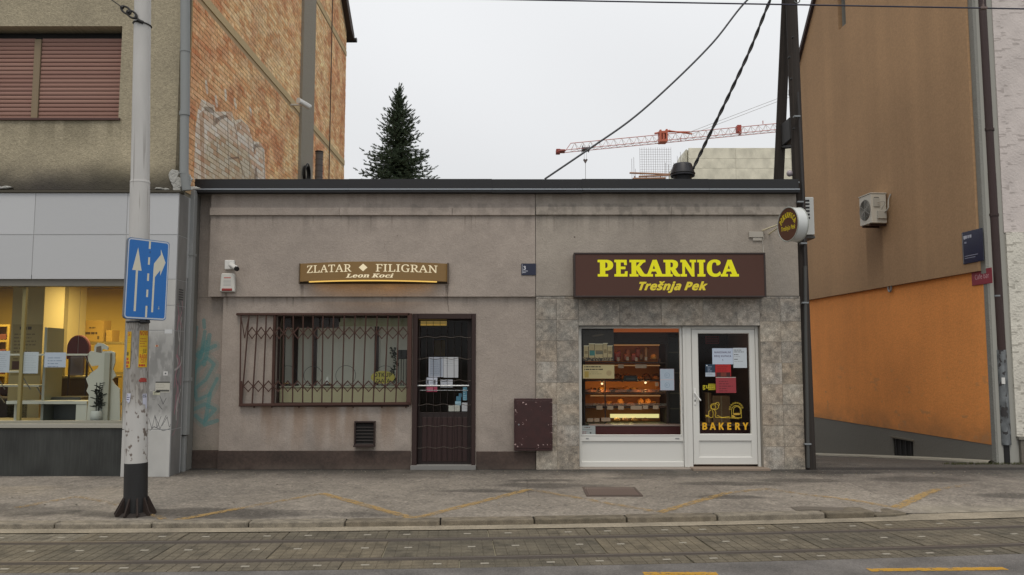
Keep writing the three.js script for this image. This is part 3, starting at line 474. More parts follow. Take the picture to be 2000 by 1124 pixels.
// jeweller's sign: a bowed light box
{
  const z0 = 0.052, x0 = X(586, 535, 0.08), x1 = X(874, 535, 0.08), yb = Y(550, 0.15), yt = Y(515.5, 0.1), xm = (x0 + x1) / 2, hw = (x1 - x0) / 2, n = 24;
  const depth = (s) => z0 + 0.05 + 0.27 * (1 - s * s);
  const c = canvas(1440, 200), g = c.getContext('2d'), e = canvas(1440, 200), k = e.getContext('2d');
  g.fillStyle = '#7a6036'; g.fillRect(0, 0, 1440, 200);
  for (let i = 0; i < 260; i++) { g.fillStyle = `rgba(${rnd() < 0.5 ? '60,48,36' : '150,132,104'},${rr(0.03, 0.12)})`; g.fillRect(rr(0, 1440), rr(0, 200), rr(2, 60), rr(1, 5)); }
  k.fillStyle = '#3a2508'; k.fillRect(0, 0, 1440, 200);
  const put = (q, col) => {
    q.fillStyle = col; q.strokeStyle = col; q.textBaseline = 'alphabetic';
    const txt = (s, x, y, w, font, lw) => { q.save(); q.font = font; q.translate(x, y); q.scale(w / q.measureText(s).width, 1); q.fillText(s, 0, 0); q.lineWidth = lw; q.strokeText(s, 0, 0); q.restore(); };
    txt('ZLATAR', 74, 108, 460, '112px serif', 1); txt('FILIGRAN', 765, 108, 585, '112px serif', 1);
    txt('Leon Koci', 480, 172, 450, 'italic bold 56px serif', 2);
    q.beginPath(); q.moveTo(648, 22); q.lineTo(690, 64); q.lineTo(648, 106); q.lineTo(606, 64); q.fill();
  };
  put(g, '#d8d0bc'); put(k, '#c8b27c');
  const face = new THREE.BufferGeometry(), pos = [], uv = [], idx = [];
  for (let i = 0; i <= n; i++) { const s = -1 + 2 * i / n; pos.push(xm + hw * s, yb, depth(s), xm + hw * s, yt, depth(s)); uv.push(i / n, 0, i / n, 1); }
  for (let i = 0; i < n; i++) { const q = i * 2; idx.push(q, q + 2, q + 1, q + 1, q + 2, q + 3); }
  face.setAttribute('position', new THREE.Float32BufferAttribute(pos, 3)); face.setAttribute('uv', new THREE.Float32BufferAttribute(uv, 2)); face.setIndex(idx); face.computeVertexNormals();
  const t = thing('jeweller_sign', 'bowed brown light box reading ZLATAR FILIGRAN above the grilled window', 'sign', V(xm, yb, z0));
  part('sign_face', face, new THREE.MeshStandardMaterial({ map: ctex(c, true, false), emissiveMap: ctex(e, true, false), emissive: 0xffffff, emissiveIntensity: 0.5, roughness: 0.4 }), t);
  const out = []; for (let i = 0; i <= n; i++) { const s = -1 + 2 * i / n; out.push([xm + hw * s, -(depth(s) - 0.004)]); }
  const lid = (y, h) => new THREE.ExtrudeGeometry(shape([...out, [xm + hw, -z0], [xm - hw, -z0]]), { depth: h, bevelEnabled: false }).rotateX(-Math.PI / 2).translate(0, y, 0);
  part('sign_top', lid(yt - 0.012, 0.01), mat(0x6b5e4c, 0.6), t);
  part('sign_end', [bx(x0 - 0.014, x0 + 0.002, yb - 0.03, yt + 0.004, z0, z0 + 0.06, 0.003), bx(x1 - 0.002, x1 + 0.02, yb - 0.03, yt + 0.01, z0, z0 + 0.075, 0.003)], mat(0x57493a, 0.5), t);
  // open underside with the tube seen below the face
  const tubePts = (dy, dz) => { const a = []; for (let i = 0; i <= 12; i++) { const s = -0.86 + 1.72 * i / 12; a.push(V(xm + hw * s, yb + dy, depth(s) - dz)); } return a; };
  part('light_tube', tube(tubePts(-0.004, 0.03), 0.012, 40, 8), new THREE.MeshStandardMaterial({ color: 0xe8d9a0, emissive: 0xffc95a, emissiveIntensity: 0.75, roughness: 0.5 }), t);
  part('back_board', bx(x0 + 0.004, x1 - 0.004, yb - 0.03, yt - 0.014, z0 + 0.001, z0 + 0.01), mat(0x40362a, 0.7), t);
  for (const s of [-0.45, 0, 0.45]) { const l = new THREE.RectAreaLight(0xffb648, 3.5, 0.75, 0.03); l.position.set(xm + hw * s, yb - 0.032, 0.17); l.lookAt(xm + hw * s, yb - 0.5, 0.03); scene.add(l); }
}
// bakery sign
{
  const z = 0.24, B = R(1121, 494, 1496, 581, z), c = canvas(1496, 352), g = c.getContext('2d'), e = canvas(1496, 352), k = e.getContext('2d');
  g.fillStyle = '#4a2c22'; g.fillRect(0, 0, 1496, 352); for (let i = 0; i < 90; i++) { g.fillStyle = `rgba(110,84,70,${rr(0.02, 0.07)})`; g.fillRect(rr(0, 1496), rr(0, 352), rr(1, 3), rr(10, 90)); }
  k.fillStyle = '#000'; k.fillRect(0, 0, 1496, 352);
  const put = (q, a, b) => {
    q.lineJoin = 'miter'; q.textBaseline = 'alphabetic';
    const L = [['P', 178, 122], ['E', 310, 104], ['K', 430, 126], ['A', 562, 134], ['R', 700, 124], ['N', 834, 122], ['I', 968, 62], ['C', 1038, 116], ['A', 1156, 134]];
    q.fillStyle = a; q.strokeStyle = a; for (const [s, x, w] of L) { q.save(); q.font = 'bold 172px serif'; const m = q.measureText(s); q.translate(x, 184); q.scale(w / m.width, 1.06); q.fillText(s, 0, 0); q.lineWidth = 11; q.strokeText(s, 0, 0); q.restore(); }
    q.save(); q.fillStyle = b; q.strokeStyle = b; q.lineJoin = 'round'; q.font = 'italic bold 92px sans-serif'; q.translate(486, 302); q.transform(1, 0, -0.1, 1, 0, 0); q.scale(540 / q.measureText('Trešnja Pek').width, 1); q.fillText('Trešnja Pek', 0, 0); q.lineWidth = 5; q.strokeText('Trešnja Pek', 0, 0); q.restore();
  };
  put(g, '#e2de06', '#d9c832'); put(k, '#b8b400', '#8c7c10');
  const t = thing('bakery_sign', 'brown sign box with yellow letters PEKARNICA above the bakery front', 'sign', V((B.x0 + B.x1) / 2, B.y0, 0.05));
  part('sign_box', bx(B.x0, B.x1, B.y0, B.y1, 0.047, z - 0.004, 0.012), mat(0x3a2a24, 0.45), t);
  part('sign_face', planeXY(B.x0 + 0.022, B.x1 - 0.022, B.y0 + 0.02, B.y1 - 0.02, z - 0.002), new THREE.MeshStandardMaterial({ map: ctex(c, true, false), emissiveMap: ctex(e, true, false), emissive: 0xffffff, emissiveIntensity: 0.16, roughness: 0.7 }), t);
  part('sign_rim', [frameGeo(B.x0 - 0.002, B.x1 + 0.002, B.y0 - 0.002, B.y1 + 0.002, 0.026, z - 0.02, z + 0.006)], mat(0x2f231f, 0.4), t);
}
// round double sign on an arm
{
  const cP = P(1549, 439, 0.62), t = thing('round_sign', 'round drum sign lettered PEKARNICA jutting out from the bakery corner', 'sign', cP), r = 0.25, th = 0.165, az = -74 * Math.PI / 180;
  const c = canvas(512, 512), g = c.getContext('2d'); g.fillStyle = '#553324'; g.fillRect(0, 0, 512, 512);
  g.fillStyle = '#d8c41e'; g.strokeStyle = '#d8c41e'; 'PEKARNICA'.split('').forEach((s, i) => { const a = (-62 + i * 15.6) * Math.PI / 180; g.save(); g.translate(256 + 236 * Math.sin(a) * 0.86, 300 - 190 * Math.cos(a)); g.rotate(a * 0.55); g.font = 'bold 92px serif'; g.textAlign = 'center'; g.scale(0.8, 1.15); g.fillText(s, 0, 34); g.lineWidth = 4; g.strokeText(s, 0, 34); g.restore(); });
  g.font = 'italic bold 84px sans-serif'; g.textAlign = 'center'; g.save(); g.translate(256, 345); g.scale(0.78, 1.1); g.fillText('Trešnja Pek', 0, 0); g.restore();
  const m = new THREE.Matrix4().makeRotationY(az).setPosition(cP), face = (dz, flip) => { const q = new THREE.CircleGeometry(r - 0.012, 40); if (flip) q.rotateY(Math.PI); return q.translate(0, 0, dz).applyMatrix4(m); };
  const fm = new THREE.MeshStandardMaterial({ map: ctex(c, true, false), roughness: 0.35 });
  part('sign_face', face(th / 2 + 0.002, false), fm, t); part('sign_face', face(-th / 2 - 0.002, true), fm, t);
  part('drum', new THREE.CylinderGeometry(r - 0.006, r - 0.006, th, 40).rotateX(Math.PI / 2).applyMatrix4(m), mat(0xc6cac9, 0.35), t);
  part('rim', [-1, 1].map(s => new THREE.TorusGeometry(r - 0.006, 0.009, 8, 48).translate(0, 0, s * th / 2).applyMatrix4(m)), mat(0x9ea29c, 0.4), t);
  const wall = P(1490, 457, 0.05), b = V(cP.x - 0.1, cP.y + 0.02, cP.z - 0.2);
  part('arm', [rod(V(wall.x + 0.1, wall.y, 0.05), b, 0.012), rod(V(wall.x, wall.y + 0.05, 0.05), V(b.x, b.y + 0.03, b.z), 0.012)], M.cream, t);
  const k = R(1463, 453, 1491, 468, 0.06); part('bracket', [bx(k.x0, k.x1, k.y0 + 0.03, k.y1, 0.047, 0.075, 0.004), bx(k.x0 + 0.06, k.x1 - 0.02, k.y0 - 0.02, k.y0 + 0.028, 0.047, 0.068, 0.004)], mat(0xa9a49a, 0.6), t);
  part('cable', tube([P(1492, 462, 0.07), P(1490, 472, 0.055), P(1491, 484, 0.055), P(1492, 494, 0.07)], 0.005), mat(0xb8b4aa, 0.6), t);
}
// house number plate
{
  const z = ZU + 0.012, B = R(1018, 515, 1047, 538, z), c = canvas(256, 200), g = c.getContext('2d'); g.fillStyle = '#1a2038'; g.fillRect(0, 0, 256, 200); g.fillStyle = '#d8dae0'; g.font = 'bold 92px sans-serif'; g.fillText('3', 30, 106); g.fillRect(12, 12, 5, 160); scribble(g, 28, 124, 90, 1, 22, '#c8ccd4', 12, 4); scribble(g, 28, 152, 60, 1, 20, '#c8ccd4', 9, 5);
  const t = thing('house_number', 'small dark blue house number plate with a white 3', 'plate', V(B.x0, B.y0, z)); part('plate', bx(B.x0, B.x1, B.y0, B.y1, ZU + 0.001, z - 0.001, 0.002), mat(0x181d33, 0.4), t); part('plate_face', planeXY(B.x0 + 0.004, B.x1 - 0.004, B.y0 + 0.004, B.y1 - 0.004, z), sheetMat(c, { roughness: 0.35 }), t);
}
// bullet camera and alarm box
{
  const z = ZU, t = thing('security_camera', 'white bullet camera on a square base above the alarm box', 'camera', P(450, 520, z));
  const b = R(440, 509, 459, 527, z); part('base', bx(b.x0, b.x1, b.y0, b.y1, z, z + 0.045, 0.01), M.white, t);
  const a = P(450, 518, z + 0.06), e = P(463, 526, z + 0.2); part('arm', rod(V(a.x, a.y + 0.01, z + 0.04), a, 0.022, 10), M.white, t);
  part('barrel', [rod(a, V().lerpVectors(a, e, 0.85), 0.034, 16), rod(V(a.x - 0.01, a.y + 0.032, a.z), V().lerpVectors(a, e, 1.0).add(V(0, 0.034, 0)), 0.012, 8)], M.white, t);
  part('lens', rod(V().lerpVectors(a, e, 0.85), e, 0.037, 16, 0.034), M.black, t);
  const B = R(432, 535, 461, 571, z), s = thing('alarm_box', 'white alarm siren box with a red strobe below the camera', 'alarm', V((B.x0 + B.x1) / 2, B.y0, z)), w = B.x1 - B.x0, h = B.y1 - B.y0;
  part('cover', extr([[B.x0 + 0.006, B.y0], [B.x1 - 0.006, B.y0], [B.x1, B.y0 + 0.02], [B.x1 - 0.012, B.y1 - 0.02], [B.x1 - 0.03, B.y1], [B.x0 + 0.03, B.y1], [B.x0 + 0.012, B.y1 - 0.02], [B.x0, B.y0 + 0.02]], [], z, z + 0.07, 0.012), mat(0xcac9c2, 0.5), s);
  part('strobe', bx(B.x0 + 0.035, B.x1 - 0.035, B.y0 + 0.012, B.y0 + 0.05, z + 0.06, z + 0.082, 0.008), mat(0x8e2a26, 0.35), s);
  part('slot', [0, 1, 2, 3, 4].map(i => bx(B.x0 + 0.055, B.x1 - 0.055, B.y0 + 0.09 + i * 0.02, B.y0 + 0.094 + i * 0.02, z + 0.069, z + 0.0715)), M.grey, s);
  part('badge', bx(B.x0 + 0.06, B.x1 - 0.06, B.y1 - 0.075, B.y1 - 0.06, z + 0.0695, z + 0.0718), mat(0xb8675e, 0.6), s);
}
// vent hood low on the jeweller's wall
{
  const B = R(692, 823, 733, 871, 0.02), t = thing('wall_vent', 'dark brown louvred vent box low on the jeweller wall', 'vent', V((B.x0 + B.x1) / 2, B.y0, 0));
  part('vent_frame', [frameGeo(B.x0, B.x1, B.y0, B.y1, 0.022, 0.001, 0.06), bx(B.x0, B.x1, B.y0 - 0.012, B.y0 + 0.01, 0.001, 0.11, 0.004)], mat(0x2b1c17, 0.65), t);
  part('back_plate', bx(B.x0 + 0.02, B.x1 - 0.02, B.y0 + 0.02, B.y1 - 0.02, 0.001, 0.008), M.black, t);
  for (let i = 0; i < 7; i++) { const y = B.y0 + 0.03 + i * (B.y1 - B.y0 - 0.07) / 6; part('louvre', bx(-(B.x1 - B.x0) / 2 + 0.024, (B.x1 - B.x0) / 2 - 0.024, -0.003, 0.003, -0.016, 0.016).rotateX(0.75).translate((B.x0 + B.x1) / 2, y, 0.028), mat(0x17100e, 0.7), t); }
}
// meter cabinet
{
  const z = 0.1, B = R(1004, 779, 1079, 881, z), c = paint(256, 350, (u, v) => { const k = 1 + 0.3 * (fbm(u * 8, v * 10, 4) - 0.5); const ch = fbm(u * 22 + 3, v * 26, 3); const ed = Math.max(sst(0.1, 0.0, u), sst(0.9, 1, u), sst(0.86, 0.93, v) * sst(0.99, 0.94, v), sst(0.16, 0.1, v) * sst(0.04, 0.08, v)); return ch > 0.86 - 0.13 * ed ? [172, 150, 146] : [52 * k, 25 * k, 24 * k]; });
  const t = thing('meter_cabinet', 'maroon metal meter cabinet with chipped paint fixed at the granite edge', 'cabinet', V((B.x0 + B.x1) / 2, B.y0, 0.03)), mm = new THREE.MeshStandardMaterial({ map: ctex(c, true, false), roughness: 0.45 });
  part('cabinet_box', facUV(bx(B.x0, B.x1, B.y0, B.y1, 0.036, z, 0.006), B.x0, B.y0, B.x1 - B.x0, B.y1 - B.y0), mm, t);
  part('cabinet_door', facUV(bx(B.x0 + 0.03, B.x1 - 0.03, B.y0 + 0.035, B.y1 - 0.03, z, z + 0.008, 0.004), B.x0, B.y0, B.x1 - B.x0, B.y1 - B.y0), mm, t);
  part('hinge', [B.y0 + 0.14, B.y1 - 0.14].map(y => rod(V(B.x1 - 0.03, y - 0.03, z + 0.006), V(B.x1 - 0.03, y + 0.03, z + 0.006), 0.008)), mat(0x3c211e, 0.5), t);
  part('lock', rod(V(B.x0 + 0.07, (B.y0 + B.y1) / 2, z + 0.006), V(B.x0 + 0.07, (B.y0 + B.y1) / 2, z + 0.014), 0.012, 12), M.steel, t);
}

// ------------------------------------------------------------------ notices, printed sheets and lettering
function sheet(name, px, z, draw, label, category, w = 256, h = 0, o = {}) {
  const B = R(...px, z); h = h || Math.round(w * (B.y1 - B.y0) / (B.x1 - B.x0)); const c = canvas(w, h), g = c.getContext('2d'); draw(g, w, h);
  const t = solo(name, planeXY(B.x0, B.x1, B.y0, B.y1, z), sheetMat(c, { roughness: 0.6, ...o }), label, category); return t;
}
const page = (bg, fn) => (g, w, h) => { g.fillStyle = bg; g.fillRect(0, 0, w, h); fn && fn(g, w, h); };
const txt = (g, s, x, y, size, col, st = 'bold', fam = 'sans-serif', al = 'center') => { g.fillStyle = col; g.font = `${st} ${size}px ${fam}`; g.textAlign = al; g.fillText(s, x, y); };
{
  const zb = -0.106 - 0.016, zd = -0.09 + 0.008; // behind the bakery panes
  sheet('product_poster', [1138, 645, 1199, 706], zb - 0.03, page('#1c1712', (g, w, h) => {
    g.fillStyle = '#241c14'; g.fillRect(0, 0, w, h); g.fillStyle = 'rgba(150,130,100,0.35)'; g.beginPath(); g.ellipse(w * 0.5, h * 0.17, w * 0.2, h * 0.03, -0.15, 0, 7); g.fill();
    for (const [x, y, a, b] of [[0.04, 0.5, 0.16, 0.38], [0.2, 0.43, 0.2, 0.46], [0.39, 0.44, 0.28, 0.46], [0.66, 0.42, 0.15, 0.46], [0.8, 0.5, 0.17, 0.38]]) { g.fillStyle = '#a3926c'; g.fillRect(x * w, y * h, a * w, b * h); g.fillStyle = 'rgba(40,30,18,0.75)'; g.fillRect((x + a) * w - 8, y * h, 8, b * h); g.fillStyle = '#7c6a48'; g.fillRect((x + 0.02) * w, (y + b * 0.45) * h, (a - 0.06) * w, b * h * 0.25); g.fillStyle = 'rgba(120,96,60,0.5)'; for (let i = 0; i < 14; i++) g.fillRect((x + a * rnd()) * w, (y + b * rnd()) * h, 6, 6); g.fillStyle = '#d8cfb4'; g.fillRect(x * w, y * h, a * w, 6); }
    g.fillStyle = '#2c6a66'; g.fillRect(w * 0.22, h * 0.66, w * 0.17, h * 0.16); g.fillStyle = '#5d5848'; g.fillRect(w * 0.42, h * 0.68, w * 0.22, h * 0.1);
    g.fillStyle = '#7a6a50'; for (let i = 0; i < 40; i++) { g.beginPath(); g.arc(w * rnd(), h * (0.88 + 0.1 * rnd()), 7, 0, 7); g.fill(); }
  }), 'dark poster of pale bags behind the left of the bakery window', 'poster', 300);
  sheet('paper_strip', [1138.5, 713, 1200, 740], zb - 0.026, page('#b7a67c', (g, w, h) => { scribble(g, 14, 14, w * 0.6, 1, 20, '#3a3424', 11, 3); scribble(g, 14, 38, w * 0.75, 1, 20, '#3a3424', 11, 6); scribble(g, 60, 66, w * 0.5, 2, 18, '#8c7f5e', 5, 7); g.fillStyle = '#a48a44'; g.fillRect(16, 62, 40, 60); g.fillStyle = '#a5906a'; g.beginPath(); g.arc(w * 0.83, h * 0.6, 26, 0, 7); g.fill(); }), 'buff paper strip under the dark poster in the bakery window', 'poster', 300);
  sheet('paper_notice', [1289.5, 721, 1317, 763], zb, page('#aeb9c9', (g, w, h) => { g.fillStyle = '#c9b7bd'; g.fillRect(0, h * 0.49, w, 12); g.strokeStyle = '#7c8fa8'; g.lineWidth = 6; for (const y of [0.3, 0.76]) { g.beginPath(); g.arc(w / 2, h * y, w * 0.17, 0, 7); g.stroke(); scribble(g, w * 0.4, h * (y - 0.03), w * 0.22, 2, 18, '#8294aa', 8, 9); } g.lineWidth = 10; g.strokeStyle = '#b9a0ac'; g.strokeRect(0, 0, w, h); }), 'pale blue two-part notice with round emblems in the bakery window', 'notice');
  sheet('window_sticker', [1136.5, 832, 1163, 850], zb + 0.0, page('#9ea1a2', (g, w, h) => { scribble(g, w * 0.2, 24, w * 0.6, 1, 30, '#59393a', 16, 12); scribble(g, 10, 70, w * 0.9, 1, 14, '#6c6c70', 8, 13); scribble(g, 10, 110, w * 0.45, 2, 26, '#8a5a5c', 12, 14); g.fillStyle = '#3a3636'; g.beginPath(); g.arc(w * 0.64, h * 0.78, 16, 0, 7); g.fill(); }), 'grey sticker in the bottom left corner of the bakery window', 'sticker');
  sheet('paper_notice', [1391.5, 680, 1432, 712], zd, page('#b4c0d2', (g, w, h) => { g.fillStyle = '#3a3a40'; g.fillRect(0, 0, w, 7); txt(g, 'MAKSIMALNI', w / 2, h * 0.33, 38, '#5a566a'); txt(g, 'BROJ KUPACA', w / 2, h * 0.56, 38, '#5a566a'); txt(g, '1', w / 2, h * 0.8, 38, '#5a566a'); }), 'white landscape notice MAKSIMALNI BROJ KUPACA on the bakery door', 'notice', 300);
  sheet('paper_notice', [1432.5, 680, 1459, 719], zd + 0.002, page('#bcc4cb', (g, w, h) => { scribble(g, 20, 36, w * 0.75, 2, 34, '#56585c', 13, 21); scribble(g, 16, 120, w * 0.4, 1, 34, '#3c3e44', 15, 22); scribble(g, 16, 160, w * 0.8, 1, 30, '#8a8e94', 8, 23); scribble(g, 16, 208, w * 0.4, 1, 34, '#4c4e54', 14, 24); scribble(g, 16, 250, w * 0.8, 1, 30, '#8a8e94', 8, 25); }), 'white upright notice with handwriting at the right of the bakery door', 'notice');
  sheet('shop_sticker', [1378, 712, 1397, 736], zd, page('#20364a', (g, w, h) => { scribble(g, 60, 60, w * 0.5, 5, 34, '#8a95a8', 14, 31); g.fillStyle = '#c8d0d8'; g.fillRect(24, 20, 34, 30); g.fillStyle = '#a8b2be'; g.fillRect(0, h * 0.68, w, h * 0.32); scribble(g, 40, h * 0.76, w * 0.6, 2, 22, '#76808c', 8, 33); }), 'dark blue and white sticker on the bakery door', 'sticker');
  sheet('paper_notice', [1397.5, 712, 1428, 736], zd - 0.003, page('#a31418', (g, w, h) => { scribble(g, 30, 36, w * 0.75, 3, 34, '#74090c', 12, 41); g.fillStyle = '#3c0c0a'; g.fillRect(14, h * 0.66, w - 24, h * 0.34); g.fillStyle = '#6a2a1c'; g.fillRect(w * 0.34, h * 0.68, w * 0.36, h * 0.32); }), 'bright red notice below the white ones on the bakery door', 'notice');
  sheet('paper_notice', [1398.5, 737, 1438, 768], zd + 0.001, page('#8f3038', (g, w, h) => { g.fillStyle = '#a8a09a'; g.fillRect(0, 0, w, 9); scribble(g, 40, 50, w * 0.7, 5, 30, '#641c26', 11, 51); }), 'dull red landscape notice lowest on the bakery door', 'notice');
  sheet('lettering', [1373, 749.5, 1398, 763], zd - 0.06, (g, w, h) => { g.clearRect(0, 0, w, h); g.fillStyle = '#c0ae1e'; g.fillRect(w * 0.42, 6, w * 0.58, h - 12); txt(g, 'gura', w * 0.46, h * 0.72, 118, '#d8c424'); g.globalCompositeOperation = 'source-atop'; g.fillStyle = 'rgba(60,50,0,0.55)'; scribble(g, w * 0.46, 26, w * 0.5, 3, 34, 'rgba(50,40,0,0.6)', 12, 3); }, 'small yellow lettering behind the bakery door glass', 'lettering', 256, 0, { transparent: true });
  sheet('door_lettering', [1369, 785, 1463, 846], -0.0925, (g, w, h) => {
    g.clearRect(0, 0, w, h); const y = '#d9a51c'; g.fillStyle = y; g.strokeStyle = y; g.lineWidth = 7; g.lineJoin = 'round';
    'BAKERY'.split('').forEach((s, i) => { g.save(); g.translate(w * (0.075 + i * 0.17), h * 0.9); g.font = 'bold 128px sans-serif'; g.textAlign = 'center'; g.scale(0.95, 1); g.fillText(s, 0, 0); g.lineWidth = 4; g.strokeText(s, 0, 0); g.restore(); });
    g.strokeStyle = '#d0b030'; g.lineWidth = 6; // line drawing: a baker bending over, a bread shovel and an arched oven
    const L = (pts, cl) => { g.beginPath(); pts.forEach((p, i) => i ? g.lineTo(p[0] * w, p[1] * h) : g.moveTo(p[0] * w, p[1] * h)); cl && g.closePath(); g.stroke(); };
    g.beginPath(); g.ellipse(w * 0.29, h * 0.16, w * 0.085, h * 0.1, 0, 0, 7); g.stroke(); g.beginPath(); g.arc(w * 0.27, h * 0.17, w * 0.045, 0, 7); g.stroke(); g.beginPath(); g.arc(w * 0.35, h * 0.09, w * 0.04, 3, 7); g.stroke();
    L([[0.22, 0.26], [0.17, 0.32], [0.165, 0.46], [0.2, 0.52], [0.25, 0.5], [0.26, 0.36], [0.24, 0.27]]); L([[0.29, 0.26], [0.32, 0.36], [0.3, 0.44], [0.32, 0.52]]); L([[0.1, 0.5], [0.16, 0.44], [0.1, 0.44], [0.17, 0.5]]); L([[0.3, 0.5], [0.45, 0.52], [0.6, 0.52], [0.8, 0.55]]); L([[0.34, 0.44], [0.44, 0.51], [0.6, 0.48]]);
    g.lineWidth = 6; g.strokeStyle = '#cdb23a'; g.beginPath(); g.moveTo(w * 0.645, h * 0.5); g.lineTo(w * 0.645, h * 0.3); g.arc(w * 0.745, h * 0.28, w * 0.1, Math.PI, 0); g.lineTo(w * 0.845, h * 0.52); g.closePath(); g.stroke();
    g.beginPath(); g.moveTo(w * 0.68, h * 0.4); g.lineTo(w * 0.68, h * 0.29); g.arc(w * 0.755, h * 0.27, w * 0.07, Math.PI, 0); g.lineTo(w * 0.825, h * 0.4); g.stroke(); g.fillStyle = '#b89430'; g.beginPath(); g.ellipse(w * 0.75, h * 0.4, w * 0.075, h * 0.035, 0, 0, 7); g.fill(); g.beginPath(); g.ellipse(w * 0.68, h * 0.47, w * 0.035, h * 0.03, 0.5, 0, 7); g.fill();
    g.lineWidth = 4; for (let i = 0; i < 9; i++) { const a = Math.PI * (1.02 + i * 0.11); g.strokeRect(w * (0.745 + 0.135 * Math.cos(a)) - 9, h * (0.26 + 0.22 * Math.sin(a)) - 8, 16, 15); }
  }, 'yellow BAKERY lettering with a drawing of a baker and an oven on the door glass', 'lettering', 640, 0, { transparent: true });
  // jeweller door sheets
  const zj = -0.122;
  sheet('paper_notice', [837, 698, 866, 737], zj, page('#a5abb6', (g, w, h) => { g.fillStyle = '#8e97a4'; g.fillRect(20, 24, w - 40, h - 40); scribble(g, 30, 40, w * 0.7, 9, 30, '#6e7884', 6, 61); }), 'left sheet of the white pair on the jeweller door', 'notice');
  sheet('paper_notice', [866.5, 698, 895, 738], zj - 0.001, page('#b3b7bb', (g, w, h) => { g.fillStyle = '#7f868c'; g.fillRect(0, 60, w, 3); g.fillRect(0, 150, w, 3); scribble(g, 30, 80, w * 0.6, 2, 30, '#888f96', 6, 62); }), 'right sheet of the white pair on the jeweller door', 'notice');
  sheet('paper_notice', [832, 738, 854, 766], zj + 0.002, page('#b9bfcc', (g, w, h) => { g.fillStyle = '#a8445e'; g.fillRect(0, h * 0.64, w, h * 0.36); scribble(g, 20, h * 0.72, w * 0.8, 3, 26, '#d8a8b4', 7, 63); g.fillStyle = '#1c1c22'; for (const x of [0.16, 0.78]) { g.beginPath(); g.arc(w * x, h * 0.2, 15, 0, 7); g.fill(); g.fillRect(w * x - 16, h * 0.24, 32, h * 0.17); g.fillRect(w * x - 14, h * 0.4, 10, h * 0.16); g.fillRect(w * x + 4, h * 0.4, 10, h * 0.16); } g.fillRect(w * 0.35, h * 0.36, w * 0.26, 8); }), 'white and pink distancing notice with two black figures on the jeweller door', 'notice');
  sheet('paper_notice', [859.5, 742, 884, 757], zj, page('#b2b7bf', (g, w, h) => { g.fillStyle = '#3a3f48'; g.fillRect(20, 34, w * 0.5, 16); scribble(g, 20, 74, w * 0.8, 4, 20, '#767e8a', 6, 64); }), 'small white landscape notice above the push bar of the jeweller door', 'notice');
  sheet('door_sticker', [889, 757, 913, 792], zj + 0.001, (g, w, h) => { g.clearRect(0, 0, w, h); g.fillStyle = '#5b8ea4'; g.fillRect(w * 0.62, 0, w * 0.34, h * 0.72); g.fillStyle = '#47788e'; g.fillRect(w * 0.08, h * 0.5, w * 0.4, h * 0.26); g.fillRect(w * 0.3, h * 0.34, w * 0.25, h * 0.2); g.fillStyle = '#8fb3c2'; g.fillRect(0, h * 0.78, w * 0.5, h * 0.22); scribble(g, w * 0.66, 30, w * 0.26, 6, 34, '#9cc0cc', 10, 65); }, 'stepped blue stickers at the lower right of the jeweller door', 'sticker', 200, 0, { transparent: true });
  sheet('door_sticker', [876, 792, 898, 804], zj, page('#a9aca4', (g, w, h) => scribble(g, 20, 20, w * 0.8, 4, 28, '#7e827a', 7, 66)), 'small pale card at the bottom of the jeweller door glass', 'sticker');
  sheet('door_sticker', [902, 787, 914, 804], zj + 0.0015, page('#b4b8bc', (g, w, h) => scribble(g, 20, 30, w * 0.8, 8, 34, '#8a8f96', 8, 67)), 'pale upright card in the bottom right corner of the jeweller door glass', 'sticker');
  // left shop window sheets
  const zl = 0.545;
  sheet('paper_notice', [-8, 686, 18, 728], zl, page('#b2b9c2', (g, w, h) => scribble(g, 20, 60, w * 0.8, 9, 40, '#8a929e', 7, 71)), 'leftmost white sheet on the yellow-lit shop window', 'notice');
  sheet('paper_notice', [44, 688, 74, 730], zl + 0.001, page('#b3babf', (g, w, h) => scribble(g, 24, 30, w * 0.8, 11, 28, '#949ca4', 6, 72)), 'white upright sheet beside the column on the yellow-lit shop window', 'notice');
  sheet('paper_notice', [86, 689, 128, 718], zl + 0.001, page('#b1bac9', (g, w, h) => scribble(g, 40, 60, w * 0.7, 4, 34, '#78849a', 9, 73)), 'white landscape sheet on the yellow-lit shop window', 'notice');
}

